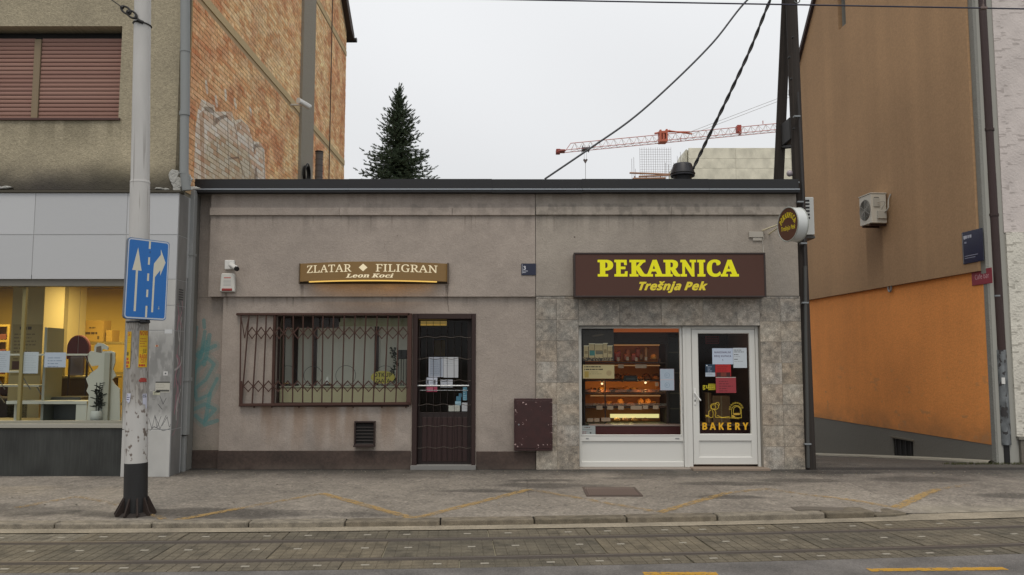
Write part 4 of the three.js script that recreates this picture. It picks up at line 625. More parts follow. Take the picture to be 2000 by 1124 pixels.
// ------------------------------------------------------------------ what stands in the jeweller's window
{
  const zb = -0.62, A = R(540, 640, 800, 760, zb), back = new THREE.MeshStandardMaterial({ color: 0xbebbb0, roughness: 0.8 });
  const t = thing('display_case', 'pale window display with upright back panels behind the jeweller grille', 'display', V((A.x0 + A.x1) / 2, 0, zb));
  const xs = [536, 575, 613, 735, 806].map(p => X(p, 700, zb));
  for (let i = 0; i < 4; i++) part('back_panel', bx(xs[i] + 0.006, xs[i + 1] - 0.006, Y(758, zb), Y(630, zb), zb - 0.02, zb + i * 0.004, 0.004), back, t);
  for (const p of [577, 614, 735]) part('divider', bx(X(p - 4, 700, zb + 0.03), X(p + 4, 700, zb + 0.03), Y(758, zb), Y(632, zb), zb + 0.014, zb + 0.04), M.brown, t);
  const sh = mat(0xa9a283, 0.75); part('shelf', bx(JW.x0 + 0.03, JW.x1 - 0.03, Y(754, -0.3) - 0.02, Y(754, -0.3), zb + 0.05, -0.19), mat(0x979a88, 0.7), t);
  part('shelf_front', bx(JW.x0 + 0.03, JW.x1 - 0.03, JW.y0 - 0.06, Y(754, -0.3) - 0.022, -0.23, -0.205), sh, t);
  part('blind', bx(JW.x0 + 0.05, X(662, 630, -0.21), Y(641, -0.21), JW.y1 + 0.02, -0.22, -0.21), mat(0x30241e, 0.8), t);
  part('valance', bx(X(664, 630, -0.21), JW.x1 - 0.06, Y(638, -0.21), JW.y1 + 0.02, -0.225, -0.212), mat(0x8d8a68, 0.8), t);
  const zs = -0.32, wire = mat(0x3c4044, 0.4, { metalness: 0.6 });
  for (const [px, r] of [[561, 19], [611, 18], [675, 19.5], [752, 19]]) { // wire hoops for necklaces
    const c = P(px, 734, zs), rad = r / 1600 * 12.5, k = thing('necklace_stand', { 561: 'leftmost wire hoop stand in the jeweller window', 611: 'wire hoop stand by the left mullion of the jeweller window', 675: 'wire hoop stand in the middle of the jeweller window', 752: 'wire hoop stand behind the yellow card in the jeweller window' }[px], 'stand', V(c.x, Y(756, zs), zs), 'wire hoops in the jeweller window');
    part('hoop', new THREE.TorusGeometry(rad, 0.0035, 6, 40).translate(c.x, c.y, zs), wire, k); part('foot', bx(c.x - 0.05, c.x + 0.05, c.y - rad - 0.014, c.y - rad, zs - 0.03, zs + 0.03, 0.004), M.black, k);
  }
  const y0 = Y(754, -0.3);
  [[548, 30, 'dark jewellery tray at the left of the display shelf'], [566, 34, 'larger dark jewellery tray under the leftmost hoop'], [640, 14, 'small dark ring holder by the white bust']].forEach(([px, w, l]) => { const x = X(px, 750, zs), ww = w / 1600 * 12.6 / 2; const k = thing('jewellery_tray', l, 'tray', V(x, y0, -0.28)); part('tray', bx(x - ww, x + ww, y0 + 0.001, y0 + 0.03, -0.34, -0.23, 0.006), mat(0x2b1d1a, 0.6), k); for (let i = 0; i < 7; i++) part('jewel', new THREE.SphereGeometry(0.009, 6, 5).translate(x + rr(-ww, ww) * 0.85, y0 + 0.036, rr(-0.32, -0.25)), mat([0xb89a4a, 0x8d8f94, 0x3a2a28][i % 3], 0.3, { metalness: 0.5 }), k); });
  { const x = X(639, 740, zs), k = thing('jewellery_bust', 'small white neck bust on the jeweller display shelf', 'bust', V(x, y0, zs)); part('bust', new THREE.LatheGeometry([[0, 0], [0.05, 0.002], [0.055, 0.03], [0.03, 0.06], [0.035, 0.085], [0.018, 0.11], [0.016, 0.135], [0, 0.14]].map(p => new THREE.Vector2(...p)), 16).translate(x, y0 + 0.001, zs), mat(0xb4b6b0, 0.6), k); }
  sheet('buying_sign', [724, 725, 771, 750], -0.2, page('#a39a4a', (g, w, h) => { g.clearRect(0, 0, w, h); g.fillStyle = '#a39a4a'; g.beginPath(); g.ellipse(w / 2, h / 2, w / 2, h / 2, 0, 0, 7); g.fill(); txt(g, 'OTKUP', w / 2, h * 0.47, 62, '#2a2a1c'); txt(g, 'ZLATA', w / 2, h * 0.9, 52, '#2a2a1c'); }), 'oval yellow card OTKUP ZLATA in the jeweller window', 'sign', 256, 0, { transparent: true });
  { const x = X(786, 700, -0.3), k = thing('display_stand', 'black box on thin legs at the right of the jeweller window', 'stand', V(x, y0, -0.3)); part('box', bx(x - 0.07, x + 0.07, Y(702, -0.3), Y(684, -0.3), -0.36, -0.24, 0.004), M.black, k); for (const s of [-0.06, -0.02, 0.02, 0.06]) part('leg', rod(V(x + s, y0, -0.3 + s * 0.3), V(x + s, Y(702, -0.3), -0.3 + s * 0.3), 0.005, 6), M.black, k); }
  { // trailing plant
    const x = X(770, 700, -0.36), k = thing('trailing_plant', 'dark trailing plant beside the black stand in the jeweller window', 'plant', V(x, y0, -0.36)), gs = [], r = rng(9), leaf = new THREE.CircleGeometry(0.017, 5).scale(1, 0.7, 1);
    for (let i = 0; i < 150; i++) { const y = y0 + 0.02 + r() * 0.56, l = leaf.clone().rotateX(r() * 2 - 1).rotateY(r() * 3 - 1.5).rotateZ(r() * 6); gs.push(l.translate(x + 0.03 * Math.sin(y * 17) + (r() - 0.5) * 0.09, y, -0.36 + (r() - 0.5) * 0.08)); }
    part('foliage', gs, mat(0x232b1a, 0.7, { side: THREE.DoubleSide }), k); part('stem', tube([0, 1, 2, 3, 4].map(i => V(x + 0.03 * Math.sin((y0 + i * 0.14) * 17), y0 + i * 0.14, -0.36)), 0.005), mat(0x2c2a1c, 0.8), k);
  }
  // lamp strip above the display, and a ceiling lamp seen through the door
  const dl = new THREE.RectAreaLight(0xfff8ea, 2.5, 2.0, 0.08); dl.position.set((JW.x0 + JW.x1) / 2, JW.y1 + 0.06, -0.3); dl.lookAt((JW.x0 + JW.x1) / 2, 0.9, -0.6); scene.add(dl);
  solo('strip_lamp', bx((JW.x0 + JW.x1) / 2 - 1, (JW.x0 + JW.x1) / 2 + 1, JW.y1 + 0.065, JW.y1 + 0.09, -0.34, -0.26), new THREE.MeshStandardMaterial({ color: 0xd0d0c0, emissive: 0xf0f4dc, emissiveIntensity: 0.5 }), 'strip lamp over the jeweller display', 'lamp');
  const q = P(842, 634, -1.6), ql = new THREE.RectAreaLight(0xe8c468, 2.2, 0.5, 0.2); ql.position.set(q.x, q.y + 0.02, q.z + 0.06); ql.lookAt(q.x, 1.0, q.z + 0.5); scene.add(ql);
  solo('ceiling_lamp', bx(q.x - 0.28, q.x + 0.26, q.y - 0.02, q.y + 0.14, q.z - 0.1, q.z + 0.0, 0.01), new THREE.MeshStandardMaterial({ color: 0xb09a60, emissive: 0xd9b45c, emissiveIntensity: 0.22 }), 'yellow lamp box seen through the top of the jeweller door', 'lamp');
  { const p = P(857, 680, -2.4), k = thing('wall_picture', 'small yellow picture on the back wall seen through the jeweller door', 'picture', p); part('picture', bx(p.x - 0.1, p.x + 0.1, p.y - 0.14, p.y + 0.14, -2.6, -2.57), mat(0x8d7434, 0.7), k); part('picture_frame', frameGeo(p.x - 0.12, p.x + 0.12, p.y - 0.16, p.y + 0.16, 0.02, -2.6, -2.56), M.darkBrown, k); }
}

// ------------------------------------------------------------------ the bakery's inside
{
  const z0 = -0.62, z1 = -1.2, wood = mat(0x24140d, 0.7), trim = mat(0x3a2316, 0.6), orange = mat(0xbe7a3c, 0.75);
  const xl = X(1143, 740, z0), xr = X(1301, 740, z0), yb = Y(833, z0), t = thing('bakery_case', 'tall lit display case of breads in the bakery window, orange back wall', 'display case', V((xl + xr) / 2, 0, z0));
  const ys = [708, 743, 768, 795, 827].map(p => Y(p, z0 - 0.1));
  part('case_back', bx(xl, xr, yb, Y(664, z1) + 0.1, z1 - 0.02, z1), orange, t);
  part('case_side', [bx(xl - 0.03, xl, yb, Y(648, z0), z1, z0), bx(xr, xr + 0.03, yb, Y(648, z0), z1, z0)], wood, t);
  part('case_top', bx(xl - 0.03, xr + 0.03, Y(672, z0), Y(648, z0), z1, z0 + 0.02), wood, t);
  part('glowing_cornice', bx(xl + 0.45, xr + 0.2, Y(649, -0.5), Y(642, -0.5) + 0.03, -0.6, -0.5), new THREE.MeshStandardMaterial({ color: 0x9a5228, emissive: 0xc8642a, emissiveIntensity: 0.32, roughness: 0.6 }), t);  // orange cornice strip, no lamp: the lamplight on it is put in as glow
  ys.forEach((y, i) => part('shelf', bx(xl, xr, y - 0.02, y, z1, z0 - 0.01 - (i === 0 ? 0 : 0.03), 0.003), i === 4 ? mat(0x8d8263, 0.5) : trim, t));
  part('shelf_rail', [2, 3].flatMap(i => [0.02, 0.035, 0.05].map(d => rod(V(xl, ys[i] + d, z0), V(xr, ys[i] + d, z0), 0.003, 5))), mat(0x9a948a, 0.35, { metalness: 0.7 }), t);
  part('case_post', [bx(X(1181, 770, z0), X(1183, 770, z0), yb, ys[1], z0 - 0.02, z0 + 0.005)], wood, t);
  part('base_board', bx(X(1150, 840, -0.45), X(1333, 840, -0.45), 0.0, Y(833, -0.45), -0.6, -0.45), mat(0x4a1717, 0.6), t);
  part('counter_edge', bx(X(1150, 832, -0.45), X(1333, 832, -0.45), Y(833, -0.45), Y(830, -0.45), -0.62, -0.44, 0.004), mat(0xa08c84, 0.4), t);
  part('price_tag', [[1208, 702, 5], [1226, 701, 5], [1243, 702, 5], [1262, 701, 5], [1213, 716, 11], [1252, 716, 22], [1171, 797, 12], [1192, 797, 12], [1213, 797, 11], [1243, 797, 22], [1261, 796, 10], [1281, 796, 11], [1153, 821, 12], [1166, 821, 10], [1179, 820, 9], [1188, 820, 9], [1283, 751, 6]].map(([px, py, w]) => { const b = R(px - w / 2, py - 3.6, px + w / 2, py + 3.6, z0 + 0.01); return bx(b.x0, b.x1, b.y0, b.y1, z0 + 0.006, z0 + 0.01); }), mat(0xb09880, 0.8), t);
  const crust = [0xa8672a, 0xc48a3a, 0x7d4518, 0x94541e, 0x5e3416].map(c => mat(c, 0.65, { bumpMap: tiled(bumpRender, 0.5, 0.5), bumpScale: 0.006 }));
  const loaf = (() => { const g = new THREE.SphereGeometry(1, 16, 10), p = g.attributes.position; for (let i = 0; i < p.count; i++) { const x = p.getX(i), y = p.getY(i), z = p.getZ(i), k = 1 + 0.07 * Math.sin(x * 9) * (y > 0 ? 1 : 0); p.setXYZ(i, x, (y < -0.25 ? -0.25 : y) * k, z); } g.computeVertexNormals(); return g; })();
  const roll = new THREE.TorusGeometry(0.62, 0.38, 8, 14, 4.4).rotateX(-Math.PI / 2 + 0.3), bag = new RoundedBoxGeometry(1.5, 1.8, 0.9, 2, 0.3);
  const put = (kind, geo, m, px, py, s, z, label, group) => { const p = P(px, py, z), o = new THREE.Mesh(geo, m); o.name = numbered(kind); o.castShadow = o.receiveShadow = true; o.scale.set(...s); o.position.set(p.x, p.y + s[1] * 0.25, z); o.rotation.y = rr(-0.3, 0.3); scene.add(o); describe(o, label, kind === 'bread_bag' ? 'bread' : 'bread', group); };
  const w = 12.8 / 1600;
  // bagged loaves on the top shelf, loaves and rolls below
  [[1204, 700, 9, 13], [1222, 701, 8, 10], [1238, 701, 9, 12], [1253, 700, 7, 9]].forEach(([px, py, a, b], i) => put('bread_bag', bag, mat([0x7a2c14, 0x8a4a1c, 0x8c3a18, 0x7a5a30][i], 0.4), px, py, [a * w * 0.65, b * w * 0.75, 0.09], z0 - 0.22, ['first reddish bread bag beside the poster on the top shelf', 'low brown bread bag between two taller ones on the top shelf', 'broad red-brown bread bag in the middle of the top shelf', 'narrow pale bread bag right of the broad one on the top shelf'][i]));
  [[1277, 702, 6, 5]].forEach(([px, py, a, b]) => put('bread_loaf', loaf, crust[1], px, py, [a * w * 1.1, b * w * 1.6, 0.08], z0 - 0.2, 'golden pastry at the right end of the top shelf'));
  const nth = ['first', 'second', 'third', 'fourth', 'fifth', 'sixth', 'seventh'];
  for (let i = 0; i < 7; i++) put('bread_loaf', loaf, crust[3 + (i % 2)], 1190 + i * 15, 742, [7.5 * w, 5.5 * w, 0.1], z0 - 0.2, `dark brown loaf, ${nth[i]} from the left on the second shelf of the bakery case`, 'dark loaves on the second shelf');
  for (let i = 0; i < 5; i++) put('bread_loaf', loaf, crust[2 + (i % 2)], 1152 + i * 30, 767, [12 * w, 5 * w, 0.09], z0 - 0.22, `flat brown loaf, ${nth[i]} from the left on the third shelf of the bakery case`, 'flat loaves on the third shelf');
  [[1192, 'pale crescent roll at the left of the lit middle shelf'], [1212, 'large golden bun on the lit middle shelf'], [1252, 'round golden bun right of the rails on the lit middle shelf'], [1266, 'small golden bun near the right end of the lit middle shelf'], [1278, 'pale crescent roll at the right end of the lit middle shelf']].forEach(([px, l], i) => put('bread_loaf', i % 4 ? loaf : roll, crust[1], px, 790, i % 4 ? [7 * w, 9 * w, 0.07] : [7 * w, 7 * w, 0.06], z0 - 0.25, l));
  [[1165, 4], [1180, 2], [1203, 2], [1232, 3], [1275, 4]].forEach(([px, c], i) => put('bread_loaf', loaf, crust[c], px, 793, [9 * w, 5 * w, 0.08], z0 - 0.12, `dark bun, ${nth[i]} from the left in the front row of the lit middle shelf`, 'dark buns in the front row'));
  [[1160, 0], [1178, 2], [1205, 1], [1222, 0], [1240, 1], [1260, 0]].forEach(([px, c], i) => put('bread_loaf', loaf, crust[c], px, 822, [7 * w, 4.5 * w, 0.07], z0 - 0.2, `small bun, ${nth[i]} from the left in the glowing bottom shelf of the bakery case`, 'buns on the bottom shelf'));
  [[1209, 690, 8, 20, 0x8a3016, 'tall red bread bag at the left back of the top shelf'], [1226, 688, 9, 22, 0x9a5a28, 'tall brown bread bag at the back of the top shelf'], [1246, 687, 10, 22, 0x8c3c1c, 'tall rust-red bread bag at the back middle of the top shelf'], [1262, 686, 7, 26, 0xa07838, 'bundle of breadsticks upright on the top shelf'], [1288, 700, 7, 10, 0x6a4426, 'short dark bread bag at the right end of the top shelf']].forEach(([px, py, a, b, c, l]) => put('bread_bag', bag, mat(c, 0.4), px, py + 6, [a * w * 0.62, b * w * 0.5, 0.07], z0 - 0.42, l));
  [[1206, 4, 'first'], [1224, 3, 'second'], [1262, 2, 'third'], [1282, 4, 'fourth']].forEach(([px, c, l]) => put('bread_loaf', loaf, crust[c], px, 737, [8 * w, 6 * w, 0.09], z0 - 0.4, `round loaf at the back of the second bakery shelf, ${l} from the left`));
  [[1158, 'first'], [1176, 'second'], [1196, 'third'], [1222, 'fourth'], [1240, 'fifth'], [1290, 'sixth']].forEach(([px, l], i) => put('bread_loaf', i % 2 ? loaf : roll, crust[i % 3], px, 762, [7 * w, 6 * w, 0.08], z0 - 0.42, `roll at the back of the third bakery shelf, ${l} from the left`));
  // black basket-like scale on the second shelf
  { const b = R(1217, 734, 1247, 746, z0 + 0.04), k = thing('counter_scale', 'black shop scale standing in front of the orange back wall', 'scale', V((b.x0 + b.x1) / 2, b.y0, z0)); part('body', extr([[b.x0, b.y0], [b.x1, b.y0], [b.x1 - 0.02, b.y1], [b.x0 + 0.02, b.y1]], [], z0 - 0.04, z0 + 0.04, 0.01), M.black, k); part('display', bx(b.x0 + 0.05, b.x1 - 0.05, b.y0 + 0.03, b.y0 + 0.06, z0 + 0.04, z0 + 0.043), mat(0x30332f, 0.3), k); }
  { const b = R(1302, 655, 1330, 828, -0.8), k = thing('drinks_fridge', 'dark glass-fronted fridge at the right behind the bakery window', 'fridge', V((b.x0 + b.x1) / 2, 0, -0.9)); part('fridge_body', bx(b.x0, b.x1 + 0.2, 0, b.y1, -1.4, -0.8, 0.02), mat(0x1a1814, 0.4), k); part('fridge_door', frameGeo(b.x0 + 0.01, b.x1 + 0.19, 0.05, b.y1 - 0.02, 0.03, -0.8, -0.77), mat(0x2a2620, 0.3), k); for (const p of [690, 730, 770, 800]) part('fridge_shelf', bx(b.x0 + 0.04, b.x1 + 0.15, Y(p, -0.8), Y(p, -0.8) + 0.02, -0.8, -0.785), mat(0x4a4436, 0.5), k); }
  // shelf and boxes behind the door glass
  { const b = R(1362, 779, 1470, 790, -0.75), k = thing('counter', 'dark shop counter seen through the bakery door', 'counter', V(3.0, 0, -0.9)); part('counter_top', bx(b.x0 - 0.2, b.x1 + 0.05, Y(829, -0.7) - 0.03, Y(829, -0.7), -1.3, -0.68, 0.006), mat(0x6e5a50, 0.5), k); part('counter_front', bx(b.x0 - 0.2, b.x1 + 0.05, 0.0, Y(829, -0.7) - 0.03, -1.25, -0.72), mat(0x3f1517, 0.6), k); }
  const yc = Y(829, -0.7); [[1384, 768, 12, 24, 0x7a5836, 'narrow upright carton on the counter behind the bakery door'], [1409, 774, 34, 11, 0x8d6c48, 'flat carton lying on the counter behind the bakery door']].forEach(([px, py, w2, h2, c, l]) => { const b = R(px - w2 / 2, py, px + w2 / 2, py + h2, -0.95), k = thing('carton_box', l, 'box', V((b.x0 + b.x1) / 2, yc, -1)); part('carton', bx(b.x0, b.x1, yc + 0.001, b.y1, -1.15, -0.95, 0.003), mat(c, 0.85), k); part('tape', bx((b.x0 + b.x1) / 2 - 0.01, (b.x0 + b.x1) / 2 + 0.01, yc + 0.002, b.y1 + 0.001, -0.951, -0.948), mat(0xa08a60, 0.5), k); });
  { const b = R(1378, 657, 1405, 672, -1.0), k = thing('menu_board', 'red board with dark rows of writing high behind the bakery door', 'board', V((b.x0 + b.x1) / 2, b.y0, -1)); part('board', bx(b.x0, b.x1, b.y0, b.y1, -1.02, -1, 0.004), mat(0x7c1a12, 0.6), k); part('text_row', [0.2, 0.5, 0.8].map(f => bx(b.x0 + 0.02, b.x1 - 0.02, b.y0 + (b.y1 - b.y0) * f - 0.008, b.y0 + (b.y1 - b.y0) * f + 0.008, -1, -0.997)), mat(0x3c0c08, 0.7), k); part('hanger', [rod(V(b.x0 + 0.03, b.y1, -1.01), V(b.x0 + 0.03, 2.75, -1.01), 0.004, 5), rod(V(b.x1 - 0.03, b.y1, -1.01), V(b.x1 - 0.03, 2.75, -1.01), 0.004, 5)], M.black, k); }
}
{ // lamps of the bakery: one over the case, one glowing strip in the bottom shelf, two small spots
  const lamp = (c, i, w, h, p, to) => { const l = new THREE.RectAreaLight(c, i, w, h); l.position.copy(p); l.lookAt(to.x, to.y, to.z); scene.add(l); };
  const z0 = -0.62, xl = X(1148, 740, z0), xr = X(1298, 740, z0), xm = (xl + xr) / 2, w = xr - xl;
  const glow = (c, i) => new THREE.MeshStandardMaterial({ color: 0x999080, emissive: c, emissiveIntensity: i });
  const strip = (py, z, c, e, i, label) => { const y = Y(py, z); solo('shelf_lamp', bx(xl + 0.05, xr - 0.05, y - 0.012, y + 0.004, z - 0.02, z + 0.01), glow(c, e), label, 'lamp'); lamp(c, i, w - 0.1, 0.03, V(xm, y - 0.016, z - 0.01), V(xm, y - 0.4, z - 0.28)); };
  strip(674, -0.72, 0xffac58, 0.25, 5, 'warm lamp strip under the top of the bakery case');
  strip(714, -0.72, 0xffb060, 0.2, 3.5, 'warm lamp strip under the top shelf of the bakery case');
  strip(773, -0.72, 0xffb460, 0.25, 8, 'warm lamp strip above the middle shelf of the bakery case');
  { const b = R(1195, 809, 1294, 823, -0.68); solo('shelf_lamp', bx(b.x0, b.x1 - 0.02, b.y1 - 0.075, b.y1 - 0.015, -0.9, -0.86), glow(0xfff2a0, 0.75), 'bright white-yellow lamp in the bottom shelf of the bakery case', 'lamp'); lamp(0xfff0a8, 5, b.x1 - b.x0 - 0.2, 0.05, V((b.x0 + b.x1) / 2 - 0.1, b.y1 - 0.05, -0.85), V((b.x0 + b.x1) / 2, b.y0 - 0.2, -0.3)); }
  for (const [px, py, l] of [[1176, 750, 'small bright spot lamp at the left of the bakery case'], [1261, 748, 'small bright spot lamp at the right of the bakery case']]) { const p = P(px, py, -0.66), k = thing('spot_lamp', l, 'lamp', p); part('bulb', new THREE.SphereGeometry(0.018, 10, 8).translate(p.x, p.y, p.z), glow(0xffe2a8, 1.6), k); part('socket', rod(V(p.x, p.y + 0.015, p.z), V(p.x, p.y + 0.05, p.z), 0.012, 8), M.black, k); const q = new THREE.PointLight(0xffc880, 0.25, 0, 2); q.position.copy(p); scene.add(q); }
  { const y = 2.6; solo('ceiling_lamp', bx(2.9, 3.3, y + 0.01, y + 0.05, -1.7, -1.3, 0.01), glow(0xff8c3a, 0.5), 'orange ceiling lamp inside the bakery', 'lamp'); lamp(0xff8c3a, 2.2, 0.4, 0.4, V(3.1, y - 0.002, -1.5), V(3.1, 0, -1.501)); }
}

// ------------------------------------------------------------------ the tall house on the left
const LX = -4.765, LZ = 0.55, SZ = 0.69;
const leftHouse = thing('apartment_house', 'tall beige rendered house at the left with roller shutters and a bare brick flank', 'building', V(-8, 0, 0));
{
  const wx0 = -12, wx1 = X(347, 200, LZ), y0 = Y(371, LZ), SW = R(-60, 51, 234.5, 231, LZ);
  const tex = ctex(paint(1400, 1000, (u, v) => {
    const x = -9.4 + u * 4.7, y = 3.9 + v * 3.4, n = fbm(x * 1.1, y * 1.1, 5) - 0.5, f = vn(x * 55, y * 55) - 0.5, st = fbm(x * 8, y * 0.6, 3);
    let k = 1 + 0.26 * n + 0.15 * f; let c = [157 * k, 148 * k, 126 * k];
    const h = y - y0, m = sst(0.5, 0.02, h + 0.35 * (fbm(x * 1.7, y * 1.7 + 9, 4) - 0.5)); c = mix3(c, [66 * (0.8 + 0.5 * n), 62 * (0.8 + 0.5 * n), 46], m * 0.85);
    const s = SW.y0 - y; if (s > 0 && s < 0.5 && x < SW.x1 + 0.05) c = mix3(c, [96, 90, 72], 0.4 * (1 - s / 0.5) * sst(0.35, 0.7, st));
    const e = sst(-5.3, -4.95, x) * sst(5.2, 4.3, y); c = mix3(c, [110, 104, 90], e * 0.3 * st);
    return c;
  }), true, false);
  const render = new THREE.MeshStandardMaterial({ map: tex, roughness: 0.95, bumpMap: tiled(bumpRender, 8, 6), bumpScale: 0.012 });
  const U = (g) => facUV(g, -9.4, 3.9, 4.7, 3.4);
  part('front_wall', U(extr(rectPts(wx0, wx1, y0, 13), [rectPts(SW.x0, SW.x1, SW.y0, SW.y1)], LZ - 0.35, LZ)), render, leftHouse);
  part('corner_strip', boxUV(bx(wx1 + 0.002, LX - 0.02, 3.2, 13, LZ - 0.3, LZ - 0.1)), mat(0x7d796c, 0.95, { bumpMap: bumpRender, bumpScale: 0.01 }), leftHouse);
  part('corner_strip', boxUV(bx(-4.98, -4.758, -0.1, YT, -0.3, 0.1)), mat(0x77756f, 0.95), leftHouse);
  // shuttered window, slat by slat
  const z = LZ - 0.17, win = part('shuttered_window', [bx(SW.x0, SW.x1, SW.y1 - 0.14, SW.y1 - 0.001, z - 0.16, z - 0.1), bx(SW.x1 - 0.025, SW.x1 - 0.001, SW.y0, SW.y1 - 0.141, z - 0.08, z + 0.03)], M.black, leftHouse);  // head strip coloured black for the shade under the lintel
  const dv = [X(64, 150, z + 0.02), X(77, 150, z + 0.02)], slatMats = [0x8e6d62, 0x8b6a60, 0x917166, 0x8d6d63].map(c => mat(c, 0.9));
  part('window_post', boxUV(bx(dv[0], dv[1], SW.y0, SW.y1 - 0.142, z - 0.06, z + 0.035, 0.008)), mat(0x81725c, 0.8), win);
  const yTop = SW.y1 - 0.12, n = 20, h = (yTop - SW.y0 - 0.02) / n;
  for (const [a, b] of [[SW.x0 + 0.01, dv[0] - 0.006], [dv[1] + 0.006, SW.x1 - 0.028]]) {
    const prof = shape([[0, 0.002], [0.008, 0.006], [0.014, h * 0.35], [0.012, h * 0.7], [0.002, h * 0.95], [-0.006, h * 0.95], [-0.006, 0.002]]);
    const g = new THREE.ExtrudeGeometry(prof, { depth: b - a, bevelEnabled: false }).rotateY(Math.PI / 2).scale(1, 1, -1);
    const gg = new THREE.ExtrudeGeometry(prof, { depth: b - a, bevelEnabled: false }); gg.applyMatrix4(new THREE.Matrix4().makeBasis(V(0, 0, 1), V(0, 1, 0), V(-1, 0, 0)));
    for (let i = 0; i < n; i++) piece('slat', gg, slatMats[Math.floor(rnd() * 4)], win, V(b, SW.y0 + 0.02 + i * h + (a < -8 ? 0.003 : 0), z + rr(-0.001, 0.001)));
    part('bottom_bar', bx(a, b, SW.y0 + 0.001, SW.y0 + 0.024, z - 0.01, z + 0.02, 0.004), mat(0x836256, 0.6), win);
    for (const x of [a + 0.12, b - 0.12]) part('stopper', rod(V(x, SW.y0 + 0.035, z + 0.012), V(x, SW.y0 + 0.035, z + 0.035), 0.014, 10), M.black, win);
  }
  part('shutter_leak_block', bx(SW.x0 - 0.1, SW.x1 + 0.1, SW.y0 - 0.1, SW.y1 + 0.1, LZ - 0.42, LZ - 0.355), M.black, win);  // unseen black box, added to stop light leaking between the slats
  part('end_wall', boxUV(bx(-12.2, -12.002, 0, 14.4, -10.6, LZ - 0.02)), mat(0x8f8b78, 0.95), leftHouse);
  part('window_sill', bx(SW.x0, SW.x1 + 0.03, SW.y0 - 0.035, SW.y0 - 0.001, LZ - 0.17, LZ + 0.03, 0.004), mat(0x4a2f28, 0.6), win);
  // brick flank: backing, courses of brick, concrete floor bands, pilaster, roof
  const ZB = -10.6, prof = [[-0.32, 0], [ZB, 0], [ZB, 11.05], [-6, 14.4], [0.44, 14.4], [0.44, 4.05], [-0.32, 4.05]];
  const flat = (pts, x0, x1) => new THREE.ExtrudeGeometry(shape(pts), { depth: x1 - x0, bevelEnabled: false }).applyMatrix4(new THREE.Matrix4().makeBasis(V(0, 0, 1), V(0, 1, 0), V(-1, 0, 0))).translate(x1, 0, 0);
  part('flank_wall', boxUV(flat(prof, -5.2, LX - 0.0045)), mat(0xb59c78, 0.95, { bumpMap: bumpRender, bumpScale: 0.01 }), leftHouse);
  const BZ0 = -11, BZW = 12, BY0 = 4.0, BYH = 10.5;
  const bc = paint(1600, 1400, (u, v) => { const z = BZ0 + u * BZW, y = BY0 + v * BYH, n = fbm(z * 0.55 + 4, y * 0.7, 4), q = fbm(z * 3, y * 3, 3), s = vn(z * 30, y * 30) - 0.5; let c = mix3([230, 170, 126], [235, 206, 160], sst(0.25, 0.66, n * 0.35 + q * 0.65)); const k = 1.0 + 0.2 * s + 0.25 * (q - 0.5); const d = sst(-4.5, 0.3, z) * sst(9, 5, y); c = mix3(c, [196, 120, 82], d * 0.28); return [c[0] * k, c[1] * k, c[2] * k]; });
  { // weathered white paint sprayed on the brick
    const g = bc.getContext('2d'), at = (px, py) => { const p = onX(px, py, LX); return [(p.z - BZ0) / BZW * 1600, 1400 - (p.y - BY0) / BYH * 1400]; };
    const poly = (pts, col) => { g.fillStyle = col; g.beginPath(); pts.forEach((p, i) => { const q = at(...p); i ? g.lineTo(...q) : g.moveTo(...q); }); g.closePath(); g.fill(); };
    const line = (pts, col, w) => { g.strokeStyle = col; g.lineWidth = w; g.lineCap = g.lineJoin = 'round'; g.beginPath(); pts.forEach((p, i) => { const q = at(...p); i ? g.lineTo(...q) : g.moveTo(...q); }); g.stroke(); };
    const white = 'rgba(228,222,212,0.92)';
    poly([[378, 345], [381, 250], [386, 216], [393, 194], [418, 206], [420, 218], [452, 218], [458, 235], [470, 232], [484, 246], [494, 276], [508, 278], [516, 292], [518, 352], [378, 352]], white);
    poly([[400, 285], [430, 262], [486, 300], [500, 352], [400, 352]], 'rgba(186,172,140,0.45)');
    const dk = 'rgba(122,108,96,0.6)', br = 'rgba(178,142,112,0.6)';
    poly([[389, 222], [398, 214], [399, 350], [392, 350]], br); poly([[418, 232], [432, 226], [440, 224], [454, 234], [446, 228], [430, 234], [419, 246]], dk); poly([[398, 208], [416, 210], [417, 222], [399, 216]], dk); poly([[462, 242], [472, 236], [468, 252], [462, 260]], br); poly([[494, 284], [500, 280], [510, 288], [500, 288], [495, 298]], dk); poly([[497, 330], [501, 324], [503, 350], [496, 350]], dk);
    for (const s of [[[417, 246], [417, 216]], [[444, 230], [446, 350]], [[456, 236], [462, 262], [466, 312], [478, 348]], [[484, 270], [488, 350]], [[494, 276], [496, 300]], [[513, 292], [517, 350]], [[447, 310], [465, 308]], [[424, 280], [423, 316]], [[470, 320], [474, 345]]]) line(s, dk, 4.5);
    for (const s of [[[402, 162], [404, 178]], [[440, 180], [440, 192]], [[458, 197], [460, 208]], [[421, 192], [423, 204]], [[488, 212], [490, 222]]]) line(s, white, 14);
  }
  const brickTex = ctex(bc, true, false), tones = [0xffffff, 0xf8efe6, 0xf0e2d6, 0xfffaf0, 0xecd0bc, 0xffffff].map(c => new THREE.MeshStandardMaterial({ map: brickTex, color: c, roughness: 0.92, bumpMap: tiled(bumpRender, 20, 18), bumpScale: 0.006 }));
  const r = rng(42), lim = (z, s) => 1.6 + s * (12.25 - z), list = [], CH = 0.077, bands = [[7.10, 7.25], [10.29, 10.44]];
